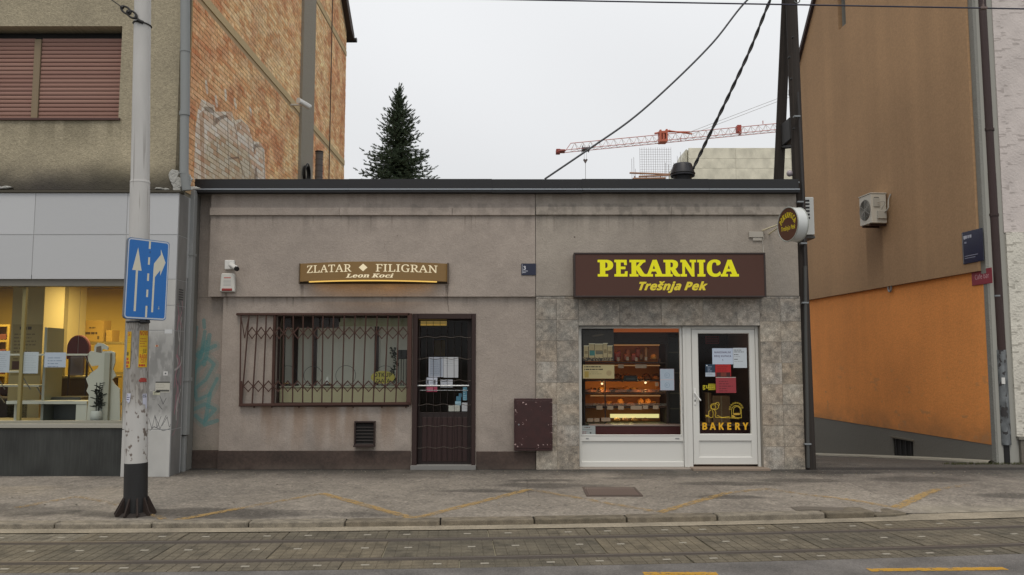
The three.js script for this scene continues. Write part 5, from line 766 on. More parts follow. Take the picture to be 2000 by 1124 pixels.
  for (let j = 0; j < 134; j++) {
    const y = 4.1 + j * CH, header = j % 4 === 1; let z = 0.43, first = j % 2 ? 0.5 : 1;
    if (bands.some(b => y + CH > b[0] && y < b[1])) continue;
    while (z > ZB + 0.03) { const L = Math.min((header ? 0.12 : 0.245) * (0.97 + 0.06 * r()) * first, z - ZB), a = z - L; first = 1; if (y > lim(z, 0.228) - 0.55 && y < lim(a, 0.454) + 0.75 && y < 11.0 + (a - ZB) * 0.72 - 0.15 && !(a > -6.55 && a < -5.4 && false)) list.push([a, z, y, r()]); z = a - 0.009; }
  }
  const mk = ([a, b, y, k]) => { const d = 0.008 + 0.005 * (k * 7 % 1), g = plain(new THREE.BoxGeometry(d + 0.01, CH - 0.009 - 0.004 * (k * 3 % 1), b - a)); const p = g.attributes.position; g.rotateZ((k - 0.5) * 0.02); g.translate(LX - 0.01 + d / 2 - 0.004, y + CH / 2, (a + b) / 2); const uv = g.attributes.uv; for (let i = 0; i < p.count; i++) uv.setXY(i, (p.getZ(i) - BZ0) / BZW, (p.getY(i) - BY0) / BYH); return g; };
  const size = ([a, b, y]) => -Math.hypot(12.25 - a, y - 1.6) + (y > lim(a, 0.25) && y < lim(a, 0.44) ? 0 : -30);
  list.sort((p, q) => size(q) - size(p));
  for (const b of list.slice(0, 296)) part('brick', mk(b), tones[Math.floor(b[3] * 6)], leftHouse);
  for (let k = 0; k < 6; k++) { const o = part('brickwork', list.slice(296).filter(b => Math.floor(b[3] * 6) === k).map(mk), tones[k], leftHouse); o.userData.kind = 'stuff'; }
  const conc = mat(0xc0aa82, 0.95, { bumpMap: bumpRender, bumpScale: 0.01 });
  for (const [a, b] of bands) part('floor_band', boxUV(bx(LX - 0.02, LX + 0.012, a + 0.01, b, ZB, 0.43)), conc, leftHouse);
  { const p0 = onX(589, 200, LX + 0.05), p1 = onX(613, 200, LX + 0.05); part('pilaster', boxUV(bx(LX - 0.02, LX + 0.06, 3, 13.2, p1.z, p0.z, 0.01)), mat(0x8f897c, 0.95, { bumpMap: bumpRender, bumpScale: 0.02 }), leftHouse); }
  part('roof', boxUV(flat([[ZB - 0.45, 10.95], [ZB - 0.45, 11.1], [-5.8, 14.75], [0.9, 14.75], [0.9, 14.42], [-6, 14.42], [ZB, 11.06]], -12, LX + 0.14)), mat(0x443934, 0.8), leftHouse);
  part('gutter', [rod(V(-12, 10.98, ZB - 0.5), V(LX + 0.2, 10.98, ZB - 0.5), 0.07, 10)], M.darkMetal, leftHouse);
  part('back_wall', boxUV(bx(-12, LX - 0.03, 0, 11, ZB - 0.05, ZB + 0.25)), conc, leftHouse);
  // ---- shop front
  const panelMat = [0xb7b9bb, 0xb4b6b8, 0xb9bbbd, 0xb3b5b7].map(c => mat(c, 0.38, { metalness: 0.1, bumpMap: tiled(bumpRender, 0.3, 0.3), bumpScale: 0.0008 }));
  const px2 = (p, y) => X(p, y, SZ), xe = LX, G = 0.005, xw = px2(243, 700), ySoff = Y(546, SZ), y459 = Y(459, SZ), yf = Y(377, SZ);
  const pan = (x0, x1, ya, yb, k) => part('cladding_panel', bx(x0 + G, x1 - G, ya + G, yb - G, SZ - 0.03, SZ, 0.002), panelMat[k], leftHouse);
  const cols = [-12, px2(-330, 460), px2(65, 460), px2(246, 460), xe];
  for (let i = 0; i < 4; i++) { const j = i === 2 ? null : 0; pan(cols[i], cols[i + 1], y459, yf, (i + 1) % 4); pan(cols[i], cols[i + 1], ySoff, y459, (i * 2 + 1) % 4); }
  // corner pillar: the lower panels carry grime, stickers' glue and scribbles
  const yp = [ySoff, Y(597, SZ), Y(646, SZ), Y(840, SZ), -0.02], pc = paint(512, 1400, (u, v) => { const y = v * 3, n = fbm(u * 5, y * 4, 4), s = fbm(u * 14, y * 9, 3); const dirt = sst(0.75, 0.95, y) * sst(2.2, 1.7, y); const k = 1 + 0.1 * (n - 0.5) - dirt * 0.12 * sst(0.35, 0.7, s) - dirt * 0.16; return [176 * k, 176 * k, 173 * k]; });
  { const g = pc.getContext('2d'), at = (px, py) => { const p = P(px, py, SZ); return [(p.x - xw) / (xe - xw) * 512, 1400 - p.y / 3 * 1400]; };
    g.strokeStyle = 'rgba(30,30,34,0.8)'; g.lineWidth = 4; g.lineCap = 'round'; for (const s of [[[290, 818], [296, 838], [302, 812], [306, 836], [314, 814]], [[303, 815], [312, 838], [324, 812]], [[316, 832], [326, 815], [330, 835], [336, 826]], [[292, 842], [300, 834], [318, 842], [332, 838]], [[312, 775], [318, 790], [324, 778]], [[308, 790], [316, 800]]]) { g.beginPath(); s.forEach((p, i) => { const q = at(...p); i ? g.lineTo(...q) : g.moveTo(...q); }); g.stroke(); }
    for (let i = 0; i < 60; i++) { const q = at(rr(250, 342), rr(640, 840)); g.fillStyle = `rgba(${rnd() < 0.5 ? '90,86,82' : '210,208,202'},${rr(0.2, 0.6)})`; g.fillRect(q[0], q[1], rr(2, 26), rr(1, 7)); } }
  const pTex = new THREE.MeshStandardMaterial({ map: ctex(pc, true, false), roughness: 0.45 });
  for (let i = 0; i < 4; i++) part('cladding_panel', facUV(bx(xw + G, xe - G, yp[i + 1] + 0.004, yp[i] - 0.004, SZ - 0.03, SZ, 0.004), xw, 0, xe - xw, 3), pTex, leftHouse);
  const rc = paint(128, 1024, (u, v) => { const n = fbm(u * 3, v * 14, 4), k = 1 + 0.2 * (n - 0.5); return [122 * k, 121 * k, 119 * k]; });
  { const g = rc.getContext('2d'); g.lineCap = 'round'; for (let i = 0; i < 26; i++) { const y = 1024 - 1024 * rr(0.22, 0.62); g.strokeStyle = ['rgba(176,124,134,0.7)', 'rgba(196,194,190,0.7)', 'rgba(78,76,84,0.6)', 'rgba(170,120,132,0.6)'][i % 4]; g.lineWidth = rr(4, 12); g.beginPath(); g.moveTo(rr(20, 100), y); g.quadraticCurveTo(rr(0, 128), y + rr(10, 60), rr(20, 110), y + rr(30, 110)); g.stroke(); } g.fillStyle = '#3a3a3a'; for (let i = 0; i < 5; i++) g.fillRect(30, 1024 - 1024 * 0.635 + i * 9 - 20, 60, 5); }
  const retM = new THREE.MeshStandardMaterial({ map: ctex(rc, true, false), roughness: 0.5 }), zr = 0.34;
  const ret = (y0, y1) => { const g = plain(bx(LX - 0.03, LX + 0.0, y0 + 0.004, y1 - 0.004, zr, SZ - 0.032, 0.003)), p = g.attributes.position, uv = g.attributes.uv; for (let i = 0; i < p.count; i++) uv.setXY(i, (p.getZ(i) - zr) / (SZ - zr), p.getY(i) / 4); part('side_panel', g, retM, leftHouse); };
  ret(y459, yf); ret(ySoff, y459); for (let i = 0; i < 4; i++) ret(yp[i + 1], yp[i]);
  part('shop_ledge', boxUV(join([bx(-12, LX + 0.02, yf + 0.001, yf + 0.035, LZ + 0.002, SZ + 0.03, 0.004)])), mat(0x4a463c, 0.9), leftHouse);
  part('shop_core', boxUV(join([bx(-12, xe - 0.004, ySoff + 0.06, yf, 0.2, SZ - 0.006), bx(xw + 0.03, xe - 0.004, -0.1, ySoff + 0.058, 0.3, SZ - 0.006)])), mat(0xa6a8a8, 0.6), leftHouse);
  for (const [a, b, s] of [[340, 345, 0.07], [352, 357, 0.06], [346, 362, 0.07], [366, 350, 0.06], [372, 368, 0.06], [310, 368, 0.03], [322, 370, 0.03], [10, 366, 0.04], [-5, 367, 0.04]]) { const pts = [], k = b > 364 ? 2.2 : 1.1, h = b > 364 ? 0.5 : 1.35; for (let i = 0; i < 13; i++) { const q = i / 13 * 6.283, d = s * rr(0.65, 1.25); pts.push([X(a, b, LZ + 0.02) + d * k * Math.cos(q), Y(b, LZ + 0.02) + d * h * Math.sin(q)]); } part('foam_patch', extr(pts, [], LZ + 0.002, LZ + 0.03 + 0.01 * rnd(), 0.008), mat(0xa9a9a4, 0.9, { bumpMap: bumpRender, bumpScale: 0.02 }), leftHouse); }
  // window: soffit, frame, panes, sill, dark stone base
  const zg = 0.57, yS = Y(827, zg), yT = ySoff + 0.03, fr = mat(0x8b897c, 0.5);
  part('window_soffit', bx(-12, xw + 0.0, Y(560, zg + 0.03), ySoff + 0.05, zg - 0.06, SZ - 0.034, 0.004), mat(0x6b685f, 0.6), leftHouse);
  const sw = part('shop_window', [bx(xw - 0.03, xw + 0.005, yS, ySoff, zg - 0.05, SZ - 0.034, 0.004), bx(-12, xw - 0.031, yS - 0.0, yS + 0.035, zg - 0.05, zg + 0.03, 0.004)], fr, leftHouse);
  part('pane', planeXY(-12, xw - 0.03, yS + 0.03, Y(560, zg), zg - 0.02), M.glass, sw);
  part('mullion', bx(X(40, 650, zg), X(46, 650, zg), yS + 0.036, Y(561, zg), zg - 0.05, zg + 0.0), mat(0x7d7448, 0.5), sw);
  part('window_sill', boxUV(bx(-12, xw + 0.02, Y(837, SZ), yS - 0.001, zg - 0.1, SZ - 0.005, 0.006)), mat(0x96948a, 0.8), sw);
  const bt = ctex(paint(512, 256, (u, v) => { const n = fbm(u * 12, v * 5, 4, 12), s = vn(u * 250, v * 10), k = 1 + 0.6 * (n - 0.5) + 0.25 * (s - 0.5); return [46 * k, 48 * k, 46 * k]; }));
  const bm = new THREE.MeshStandardMaterial({ map: bt, roughness: 0.4 });
  const bxs = [-12, px2(-60, 880), xw + 0.02]; for (let i = 0; i < 2; i++) part('base_slab', boxUV(bx(bxs[i] + 0.002, bxs[i + 1] - 0.002, -0.1, Y(838, SZ) - 0.001, 0.3, SZ - 0.04 + i * 0.001, 0.004), 2), bm, leftHouse);
  // shop room
  const yel = mat(0xd0b258, 0.9); part('shop_room', [bx(-12, -4.9, -0.1, 0, -4, 0.298), bx(-12, -4.9, 3.0, 3.1, -4, 0.2)], mat(0x9a8a64, 0.9), leftHouse);
  part('room_wall', [bx(-12, -4.9, 0.002, 2.998, -4.1, -3.8), bx(-5.02, -4.9, 0.002, 2.998, -3.798, 0.29), bx(-12.1, -12.002, 0, 3, -4, 0.5)], yel, leftHouse);
  part('room_column', [bx(X(20, 650, -0.9), X(83, 650, -0.9), 0.002, 2.998, -1.5, -0.9, 0.01), bx(X(112, 620, -2), X(132, 620, -2), 1.7, 2.998, -2.6, -2)], mat(0xa89c72, 0.85), leftHouse);
}
solo('downpipe', [rod(P(361, -60, 0.63), P(361, 225, 0.63), 0.066, 16), rod(P(360, 222, 0.63), P(359, 340, 0.63), 0.062, 16), rod(P(360, 218, 0.63), P(360, 226, 0.63), 0.072, 16), rod(P(361, 98, 0.63), P(361, 102, 0.63), 0.072, 16), rod(P(359, 335, 0.63), P(364, 372, 0.6), 0.062, 16)], mat(0x858989, 0.6), 'grey-blue downpipe on the corner of the beige house', 'downpipe');
solo('drain_channel', [bx(-4.82, -4.715, Y(850, 0.22), Y(372, 0.22), 0.14, 0.26, 0.006), bx(-4.82, -4.74, -0.02, Y(852, 0.22), 0.16, 0.23, 0.006), bx(-4.82, -4.705, Y(745, 0.22), Y(738, 0.22), 0.13, 0.27), bx(-4.82, -4.705, Y(500, 0.22), Y(495, 0.22), 0.13, 0.27)], mat(0x8e908f, 0.5), 'flat grey drain channel in the gap between the shop front and the low building', 'drain');
{ const p = onX(567, 203, LX), t = thing('security_camera', 'white bullet camera on the bare brick flank', 'camera', V(LX, p.y, p.z)); const a = V(LX + 0.22, p.y, p.z + 0.2), b = V(LX + 0.32, p.y + 0.01, p.z - 0.25); part('barrel', rod(a, b, 0.05, 14), M.white, t); part('sun_shade', rod(V(a.x, a.y + 0.03, a.z), V(b.x + 0.02, b.y + 0.03, b.z - 0.06), 0.045, 12), M.white, t); part('bracket', rod(V(LX, p.y - 0.02, p.z), V(LX + 0.26, p.y - 0.02, p.z), 0.02, 8), M.white, t); }
{ const p = onX(643, 200, LX); solo('lightning_wire', rod(V(LX + 0.03, 4, p.z), V(LX + 0.03, 13, p.z), 0.012, 6), M.darkBrown, 'thin dark wire running down the brick flank right of the grey pilaster', 'wire'); }
{ const p = onX(600, 341, LX + 0.15), z = p.z; solo('cable_coil', [0, 1, 2, 3].map(i => new THREE.TorusGeometry(0.13 + 0.015 * i, 0.014, 6, 24).rotateY(Math.PI / 2 + rr(-0.15, 0.15)).scale(1, 1.35, 1).translate(LX + 0.1 + 0.02 * i, p.y + rr(-0.05, 0.05), z + rr(-0.04, 0.04))), M.black, 'coil of black cable hanging on the grey pilaster', 'cable coil'); }
{ const z = -5.2, b = R(615.5, 297, 630, 356, z), x = (b.x0 + b.x1) / 2, r = (b.x1 - b.x0) / 2, t = thing('roof_flue', 'grey round flue on the roof before the brick flank', 'flue', V(x, YT - 0.1, z)); part('pipe', new THREE.CylinderGeometry(r, r, b.y1 - YT + 0.1, 18, 1, true).translate(x, (b.y1 + YT - 0.1) / 2, z), mat(0x5c5856, 0.8, { side: THREE.DoubleSide }), t); for (let i = 0; i < 7; i++) part('ring', new THREE.TorusGeometry(r, 0.008, 6, 20).rotateX(Math.PI / 2).translate(x, b.y1 - 0.04 - i * 0.13, z), mat(0x4c4846, 0.8), t); part('rim', new THREE.TorusGeometry(r - 0.005, 0.018, 6, 20).rotateX(Math.PI / 2).translate(x, b.y1, z), M.black, t); }

// ------------------------------------------------------------------ what stands in the yellow shop
{
  const zf = 0.2, yF = Y(827, 0.57) + 0.0, wht = mat(0xb9baae, 0.6), deck = Y(824, zf);
  solo('display_deck', bx(-11.9, -5.03, 0.02, deck, -0.6, 0.29), mat(0x7c7660, 0.8), 'raised display deck inside the yellow-lit shop window', 'deck');
  { const a = R(10, 784, 168, 826, zf), t = thing('display_bench', 'low white display bench in the yellow-lit shop window', 'bench', V((a.x0 + a.x1) / 2, deck, zf)); part('bench_top', bx(a.x0, a.x1, a.y1 - 0.045, a.y1, zf - 0.35, zf, 0.004), wht, t); part('bench_leg', bx(a.x1 - 0.16, a.x1 - 0.0, deck + 0.001, a.y1 - 0.046, zf - 0.33, zf - 0.01, 0.004), wht, t); part('bench_leg', bx(a.x0, a.x0 + 0.04, deck + 0.001, a.y1 - 0.046, zf - 0.33, zf - 0.2, 0.004), wht, t); }
  const sh = (px0, px1, py, z, l) => { const a = R(px0, py, px1, py + 3.6, z), t = thing('wall_shelf', l, 'shelf', V((a.x0 + a.x1) / 2, a.y0, z)); part('board', bx(a.x0, a.x1, a.y0, a.y1, z - 0.3, z, 0.003), wht, t); part('bracket', [a.x0 + 0.2, a.x1 - 0.05].map(x => rod(V(x, a.y0 - 0.25, z - 0.29), V(x, a.y0, z - 0.02), 0.008, 6)), M.grey, t); };
  sh(-40, 76, 752.5, 0.0, 'lower white shelf board behind the yellow-lit shop window'); sh(-40, 170, 691.5, 0.25, 'long white rail board level with the paper sheets in the yellow-lit window'); sh(-40, 44, 724.8, 0.25, 'short white board below the leftmost sheets in the yellow-lit window');
  { // jagged white cut-out display board
    const z = 0.22, o = [[170, 694], [176, 686], [183, 687], [184, 676], [190, 670], [202, 672], [211, 678], [210, 684], [200, 682], [198, 687], [216, 686], [224, 689], [224, 708], [220, 722], [226, 735], [218, 742], [224, 752], [233, 760], [234, 826], [168, 826], [170, 800], [173, 772], [168, 764], [172, 754], [167, 740], [178, 728], [190, 720], [192, 714], [178, 716], [172, 706]].map(([a, b]) => { const p = P(a, b, z); return [p.x, p.y]; });
    const t = thing('cutout_board', 'jagged white cut-out display board standing in the yellow-lit shop window', 'board', V(-6.6, deck, z)); part('board', extr(o, [], z - 0.02, z), wht, t); part('side_board', bx(X(201, 750, z + 0.06), X(212, 750, z + 0.06), deck, Y(690, z + 0.06), z + 0.001, z + 0.06, 0.003), mat(0x9c9c8e, 0.6), t);
    part('window_cut', extr([[187, 688], [188, 678], [197, 676], [198, 690]].map(([a, b]) => { const p = P(a, b, z); return [p.x, p.y]; }), [], z, z + 0.003), mat(0x6a5a48, 0.8), t);
  }
  { // potted plant
    const z = 0.285, p = R(177, 803, 199, 825, z), x = (p.x0 + p.x1) / 2, t = thing('potted_plant', 'slender dark plant in a white round pot before the cut-out board', 'plant', V(x, deck, z)), r = rng(12);
    part('pot', new THREE.LatheGeometry([[0.001, 0], [0.06, 0], [0.085, 0.05], [0.088, 0.1], [0.078, p.y1 - deck], [0.068, p.y1 - deck], [0.066, 0.12], [0.001, 0.12]].map(q => new THREE.Vector2(...q)), 20).translate(x, deck + 0.001, z), mat(0xb4b8b2, 0.5), t);
    const h = Y(745, z) - p.y1, gs = [], st = []; for (const s of [-0.02, 0.03, 0.055]) { st.push(rod(V(x + s * 0.5, p.y1 - 0.03, z), V(x + s, p.y1 + h * (s > 0.04 ? 0.75 : 0.95), z), 0.006, 6)); for (let i = 0; i < 22; i++) { const y = p.y1 + h * (0.1 + 0.9 * r()) * (s > 0.04 ? 0.75 : 1), a = r() * 6.28, l = new THREE.SphereGeometry(0.038 + 0.02 * r(), 6, 4).scale(1, 0.16, 0.3).translate(0.04, 0, 0).rotateZ(0.5 * r()).rotateY(a); gs.push(l.translate(x + s, y, z)); } }
    part('stem', st, mat(0x20251c, 0.8), t); part('foliage', gs, mat(0x1a211a, 0.7), t);
  }
  { const b = R(104, 776, 154, 826, -0.15), t = thing('glass_cabinet', 'dark grey cabinet with silver rims behind the white bench', 'cabinet', V((b.x0 + b.x1) / 2, deck, -0.3)); part('cabinet_box', bx(b.x0, b.x1, 0.03, b.y1 - 0.09, -0.55, -0.15, 0.01), mat(0x43494a, 0.35), t); part('lid', bx(b.x0 - 0.03, b.x1 + 0.03, b.y1 - 0.088, b.y1, -0.58, -0.12, 0.01), mat(0x383d3e, 0.35), t); part('rim', [bx(b.x0 + 0.02, b.x1 - 0.02, b.y1 - 0.1, b.y1 - 0.092, -0.149, -0.125), bx(b.x1 - 0.03, b.x1 - 0.005, deck, b.y1 - 0.11, -0.15, -0.13)], M.steel, t); }
  { // dark red chair back
    const z = -1.2, b = R(132, 655, 176, 690, z), c = (b.x0 + b.x1) / 2, w = (b.x1 - b.x0) / 2, t = thing('shop_chair', 'dark red upholstered chair with a rounded back inside the yellow-lit shop', 'chair', V(c, 0, z)), pts = []; for (let i = 0; i <= 16; i++) { const a = Math.PI * i / 16; pts.push([c + w * Math.cos(a), b.y0 + 0.08 + (b.y1 - b.y0 - 0.08) * Math.sin(a)]); }
    part('backrest', extr([...pts, [c - w, b.y0 - 0.1], [c + w, b.y0 - 0.1]], [], z - 0.04, z + 0.04, 0.015), mat(0x52191f, 0.8), t); part('seat', bx(c - w, c + w, 0.75, 0.85, z - 0.45, z - 0.03, 0.03), mat(0x52191f, 0.8), t); for (const [sx, sz] of [[-1, 0], [1, 0], [-1, -0.4], [1, -0.4]]) part('leg', rod(V(c + sx * (w - 0.04), 0, z + sz), V(c + sx * (w - 0.04), sz ? 0.76 : b.y0, z + sz), 0.018, 8), M.darkBrown, t);
  }
  { // shelf unit and cartons at the back
    const z = -2.6, s = R(150, 668, 246, 674, z), t = thing('shelf_unit', 'back shelf unit carrying cartons inside the yellow-lit shop', 'shelf', V((s.x0 + s.x1) / 2, 0, z)); part('board', [s.y1, s.y1 - 0.55, s.y1 - 1.1].map(y => bx(s.x0, s.x1, y - 0.04, y, z - 0.4, z)), mat(0x80713e, 0.8), t); part('upright', [s.x0, s.x1 - 0.04].map(x => bx(x, x + 0.04, 0.001, s.y1 - 0.041, z - 0.38, z - 0.02)), mat(0x80713e, 0.8), t);
    const box = (a, l, rows) => { const b = R(...a, z + 0), k = thing('carton_box', l, 'box', V((b.x0 + b.x1) / 2, s.y1, z)); part('carton', bx(b.x0, b.x1, s.y1 + 0.001, b.y1, z - 0.3, z - 0.02, 0.004), mat(0xa98a3c, 0.85), k); if (rows) { const c = canvas(256, 200), g = c.getContext('2d'); g.clearRect(0, 0, 256, 200); scribble(g, 80, 60, 90, 1, 30, '#5c4a1c', 14, 81); scribble(g, 36, 110, 170, 1, 34, '#4c3a14', 22, 82); g.fillStyle = '#5c4a1c'; g.fillRect(190, 150, 26, 30); part('print', planeXY(b.x0 + 0.01, b.x1 - 0.01, s.y1 + 0.01, b.y1 - 0.01, z - 0.017), new THREE.MeshStandardMaterial({ map: ctex(c, true, false), transparent: true, roughness: 0.85 }), k); } };
    box([159, 626, 200, 668], 'large printed carton on the back shelf of the yellow-lit shop', true); box([205, 645, 217, 668], 'small carton beside the large printed one in the yellow-lit shop');
    { const b = R(-20, 634, 17, 690, z), k = thing('pigeonhole_shelf', 'open shelf with folded goods at the far left of the yellow-lit shop', 'shelf', V((b.x0 + b.x1) / 2, 0, z)); part('upright', [b.x0, b.x1 - 0.04].map(x => bx(x, x + 0.04, 0.001, b.y1, z - 0.4, z)), mat(0x9c8434, 0.8), k); part('board', [0, 0.28, 0.56, 0.9, 1.3].map(d => bx(b.x0 + 0.041, b.x1 - 0.041, b.y1 - d - 0.04, b.y1 - d, z - 0.4, z)), mat(0x9c8434, 0.8), k); part('folded_cloth', [[0.24, 0x4a3426], [0.52, 0x8a3a22], [0.86, 0x5a4a34]].map(([d]) => bx(b.x0 + 0.06, b.x1 - 0.1, b.y1 - d - 0.04 + 0.0, b.y1 - d + 0.07, z - 0.35, z - 0.06, 0.02)), mat(0x6a3a26, 0.9), k); }
  }
  { const b = R(86, 735, 160, 830, -1.4), k = thing('shop_counter', 'brown counter with a dark top behind the white sheets of the yellow-lit shop', 'counter', V((b.x0 + b.x1) / 2, 0, -1.6)); part('counter_body', bx(b.x0, b.x1 + 0.3, 0.001, b.y1 - 0.04, -2, -1.4, 0.01), mat(0x4c3c26, 0.8), k); part('counter_top', bx(b.x0 - 0.04, b.x1 + 0.34, b.y1 - 0.039, b.y1, -2.04, -1.36, 0.006), mat(0x857a52, 0.6), k); }
  { const b = R(-40, 752, 60, 830, -0.9), k = thing('shop_counter', 'low dark sofa-like block at the left behind the white shelf board', 'seat', V((b.x0 + b.x1) / 2, 0, -1.2)); part('seat', bx(b.x0, b.x1, 0.001, b.y1 - 0.2, -1.6, -0.9, 0.06), mat(0x2c2420, 0.9), k); part('backrest', bx(b.x0, b.x1, b.y1 - 0.199, b.y1, -1.6, -1.35, 0.05), mat(0x3a2622, 0.9), k); }
  { const p = P(150, 715, -0.2), k = thing('hanging_bag', 'clear shiny bag hanging left of the cut-out board', 'bag', p); part('bag', new RoundedBoxGeometry(0.22, 0.3, 0.06, 3, 0.03).translate(p.x, p.y, p.z), mat(0x6a5f60, 0.15), k); part('clip', bx(p.x - 0.13, p.x + 0.13, p.y + 0.151, p.y + 0.168, p.z - 0.02, p.z + 0.02), M.steel, k); part('cord', rod(V(p.x, p.y + 0.168, p.z), V(p.x, 2.99, p.z), 0.002, 4), M.grey, k); }
  { const z = -3.78; for (const [a, l] of [[[116, 640, 145, 690], 'grey-green wall panel at the back of the yellow-lit shop']]) { const b = R(...a, z), k = thing('wall_panel', l, 'panel', V((b.x0 + b.x1) / 2, b.y0, z)); part('panel', bx(b.x0, b.x1, b.y0, b.y1, z - 0.02, z + 0.03, 0.005), mat(0x857c50, 0.8), k); part('panel_frame', frameGeo(b.x0 - 0.03, b.x1 + 0.03, b.y0 - 0.03, b.y1 + 0.03, 0.03, z - 0.02, z + 0.04), mat(0x6d6238, 0.8), k); } }
  { const z = -0.895; sheet('column_poster', [22, 634, 80, 734], z, page('#8d8052', (g, w, h) => { scribble(g, 60, 20, w * 0.7, 1, 30, '#3a3020', 26, 121); scribble(g, 16, 80, w * 0.8, 9, 30, '#6a5c38', 12, 122); g.fillStyle = '#4a2c1c'; g.fillRect(10, h * 0.72, w * 0.3, h * 0.16); scribble(g, w * 0.4, h * 0.86, w * 0.5, 2, 30, '#2c2418', 18, 123); }), 'buff poster of dark rows on the column of the yellow-lit shop', 'poster'); }
  { const z = 0.1, b = R(82, 640, 87, 826, z), k = thing('glass_partition', 'narrow glass partition edge right of the column in the yellow-lit shop', 'partition', V((b.x0 + b.x1) / 2, deck, z)); part('pane', bx(b.x0 + 0.012, b.x0 + 0.02, deck, b.y1, z - 0.5, z - 0.02), mat(0x6d7468, 0.2), k); part('edge_rail', bx(b.x0, b.x1, deck, b.y1, z - 0.02, z, 0.003), mat(0x868a80, 0.4), k); }
  { const z = -1.3; [[98, 714, 104, 735, 0xa89a5a, 'pale upright frame on the counter, nearest the partition of the yellow-lit shop'], [107, 716, 117, 735, 0x5a4632, 'dark upright frame on the counter of the yellow-lit shop'], [119, 714, 126, 735, 0xa2935a, 'pale upright frame right of the dark one on the counter of the yellow-lit shop'], [132, 722, 146, 735, 0x4a3a30, 'low dark box on the counter of the yellow-lit shop']].forEach(([a, b0, c, d, col, l]) => { const b = R(a, b0, c, d, z), k = thing('framed_picture', l, 'display', V((b.x0 + b.x1) / 2, b.y0, z)); part('frame', frameGeo(b.x0, b.x1, b.y0, b.y1, 0.012, z - 0.03, z), mat(col, 0.7), k); part('panel', bx(b.x0 + 0.012, b.x1 - 0.012, b.y0 + 0.012, b.y1 - 0.012, z - 0.025, z - 0.006), mat(col, 0.85), k); }); }
  // ceiling lamps
  for (const [x, z, i, l] of [[-6.6, -1.6, 125, 'right ceiling lamp of the yellow-lit shop'], [-8.9, -1.8, 115, 'left ceiling lamp of the yellow-lit shop']]) { const q = new THREE.RectAreaLight(0xffe09a, i, 0.6, 0.3); q.position.set(x, 2.92, z); q.lookAt(x, 0, z - 0.001); scene.add(q); solo('ceiling_lamp', bx(x - 0.3, x + 0.3, 2.93, 2.99, z - 0.15, z + 0.15, 0.01), new THREE.MeshStandardMaterial({ color: 0xaaaaaa, emissive: 0xffe09a, emissiveIntensity: 0.8 }), l, 'lamp'); }
}

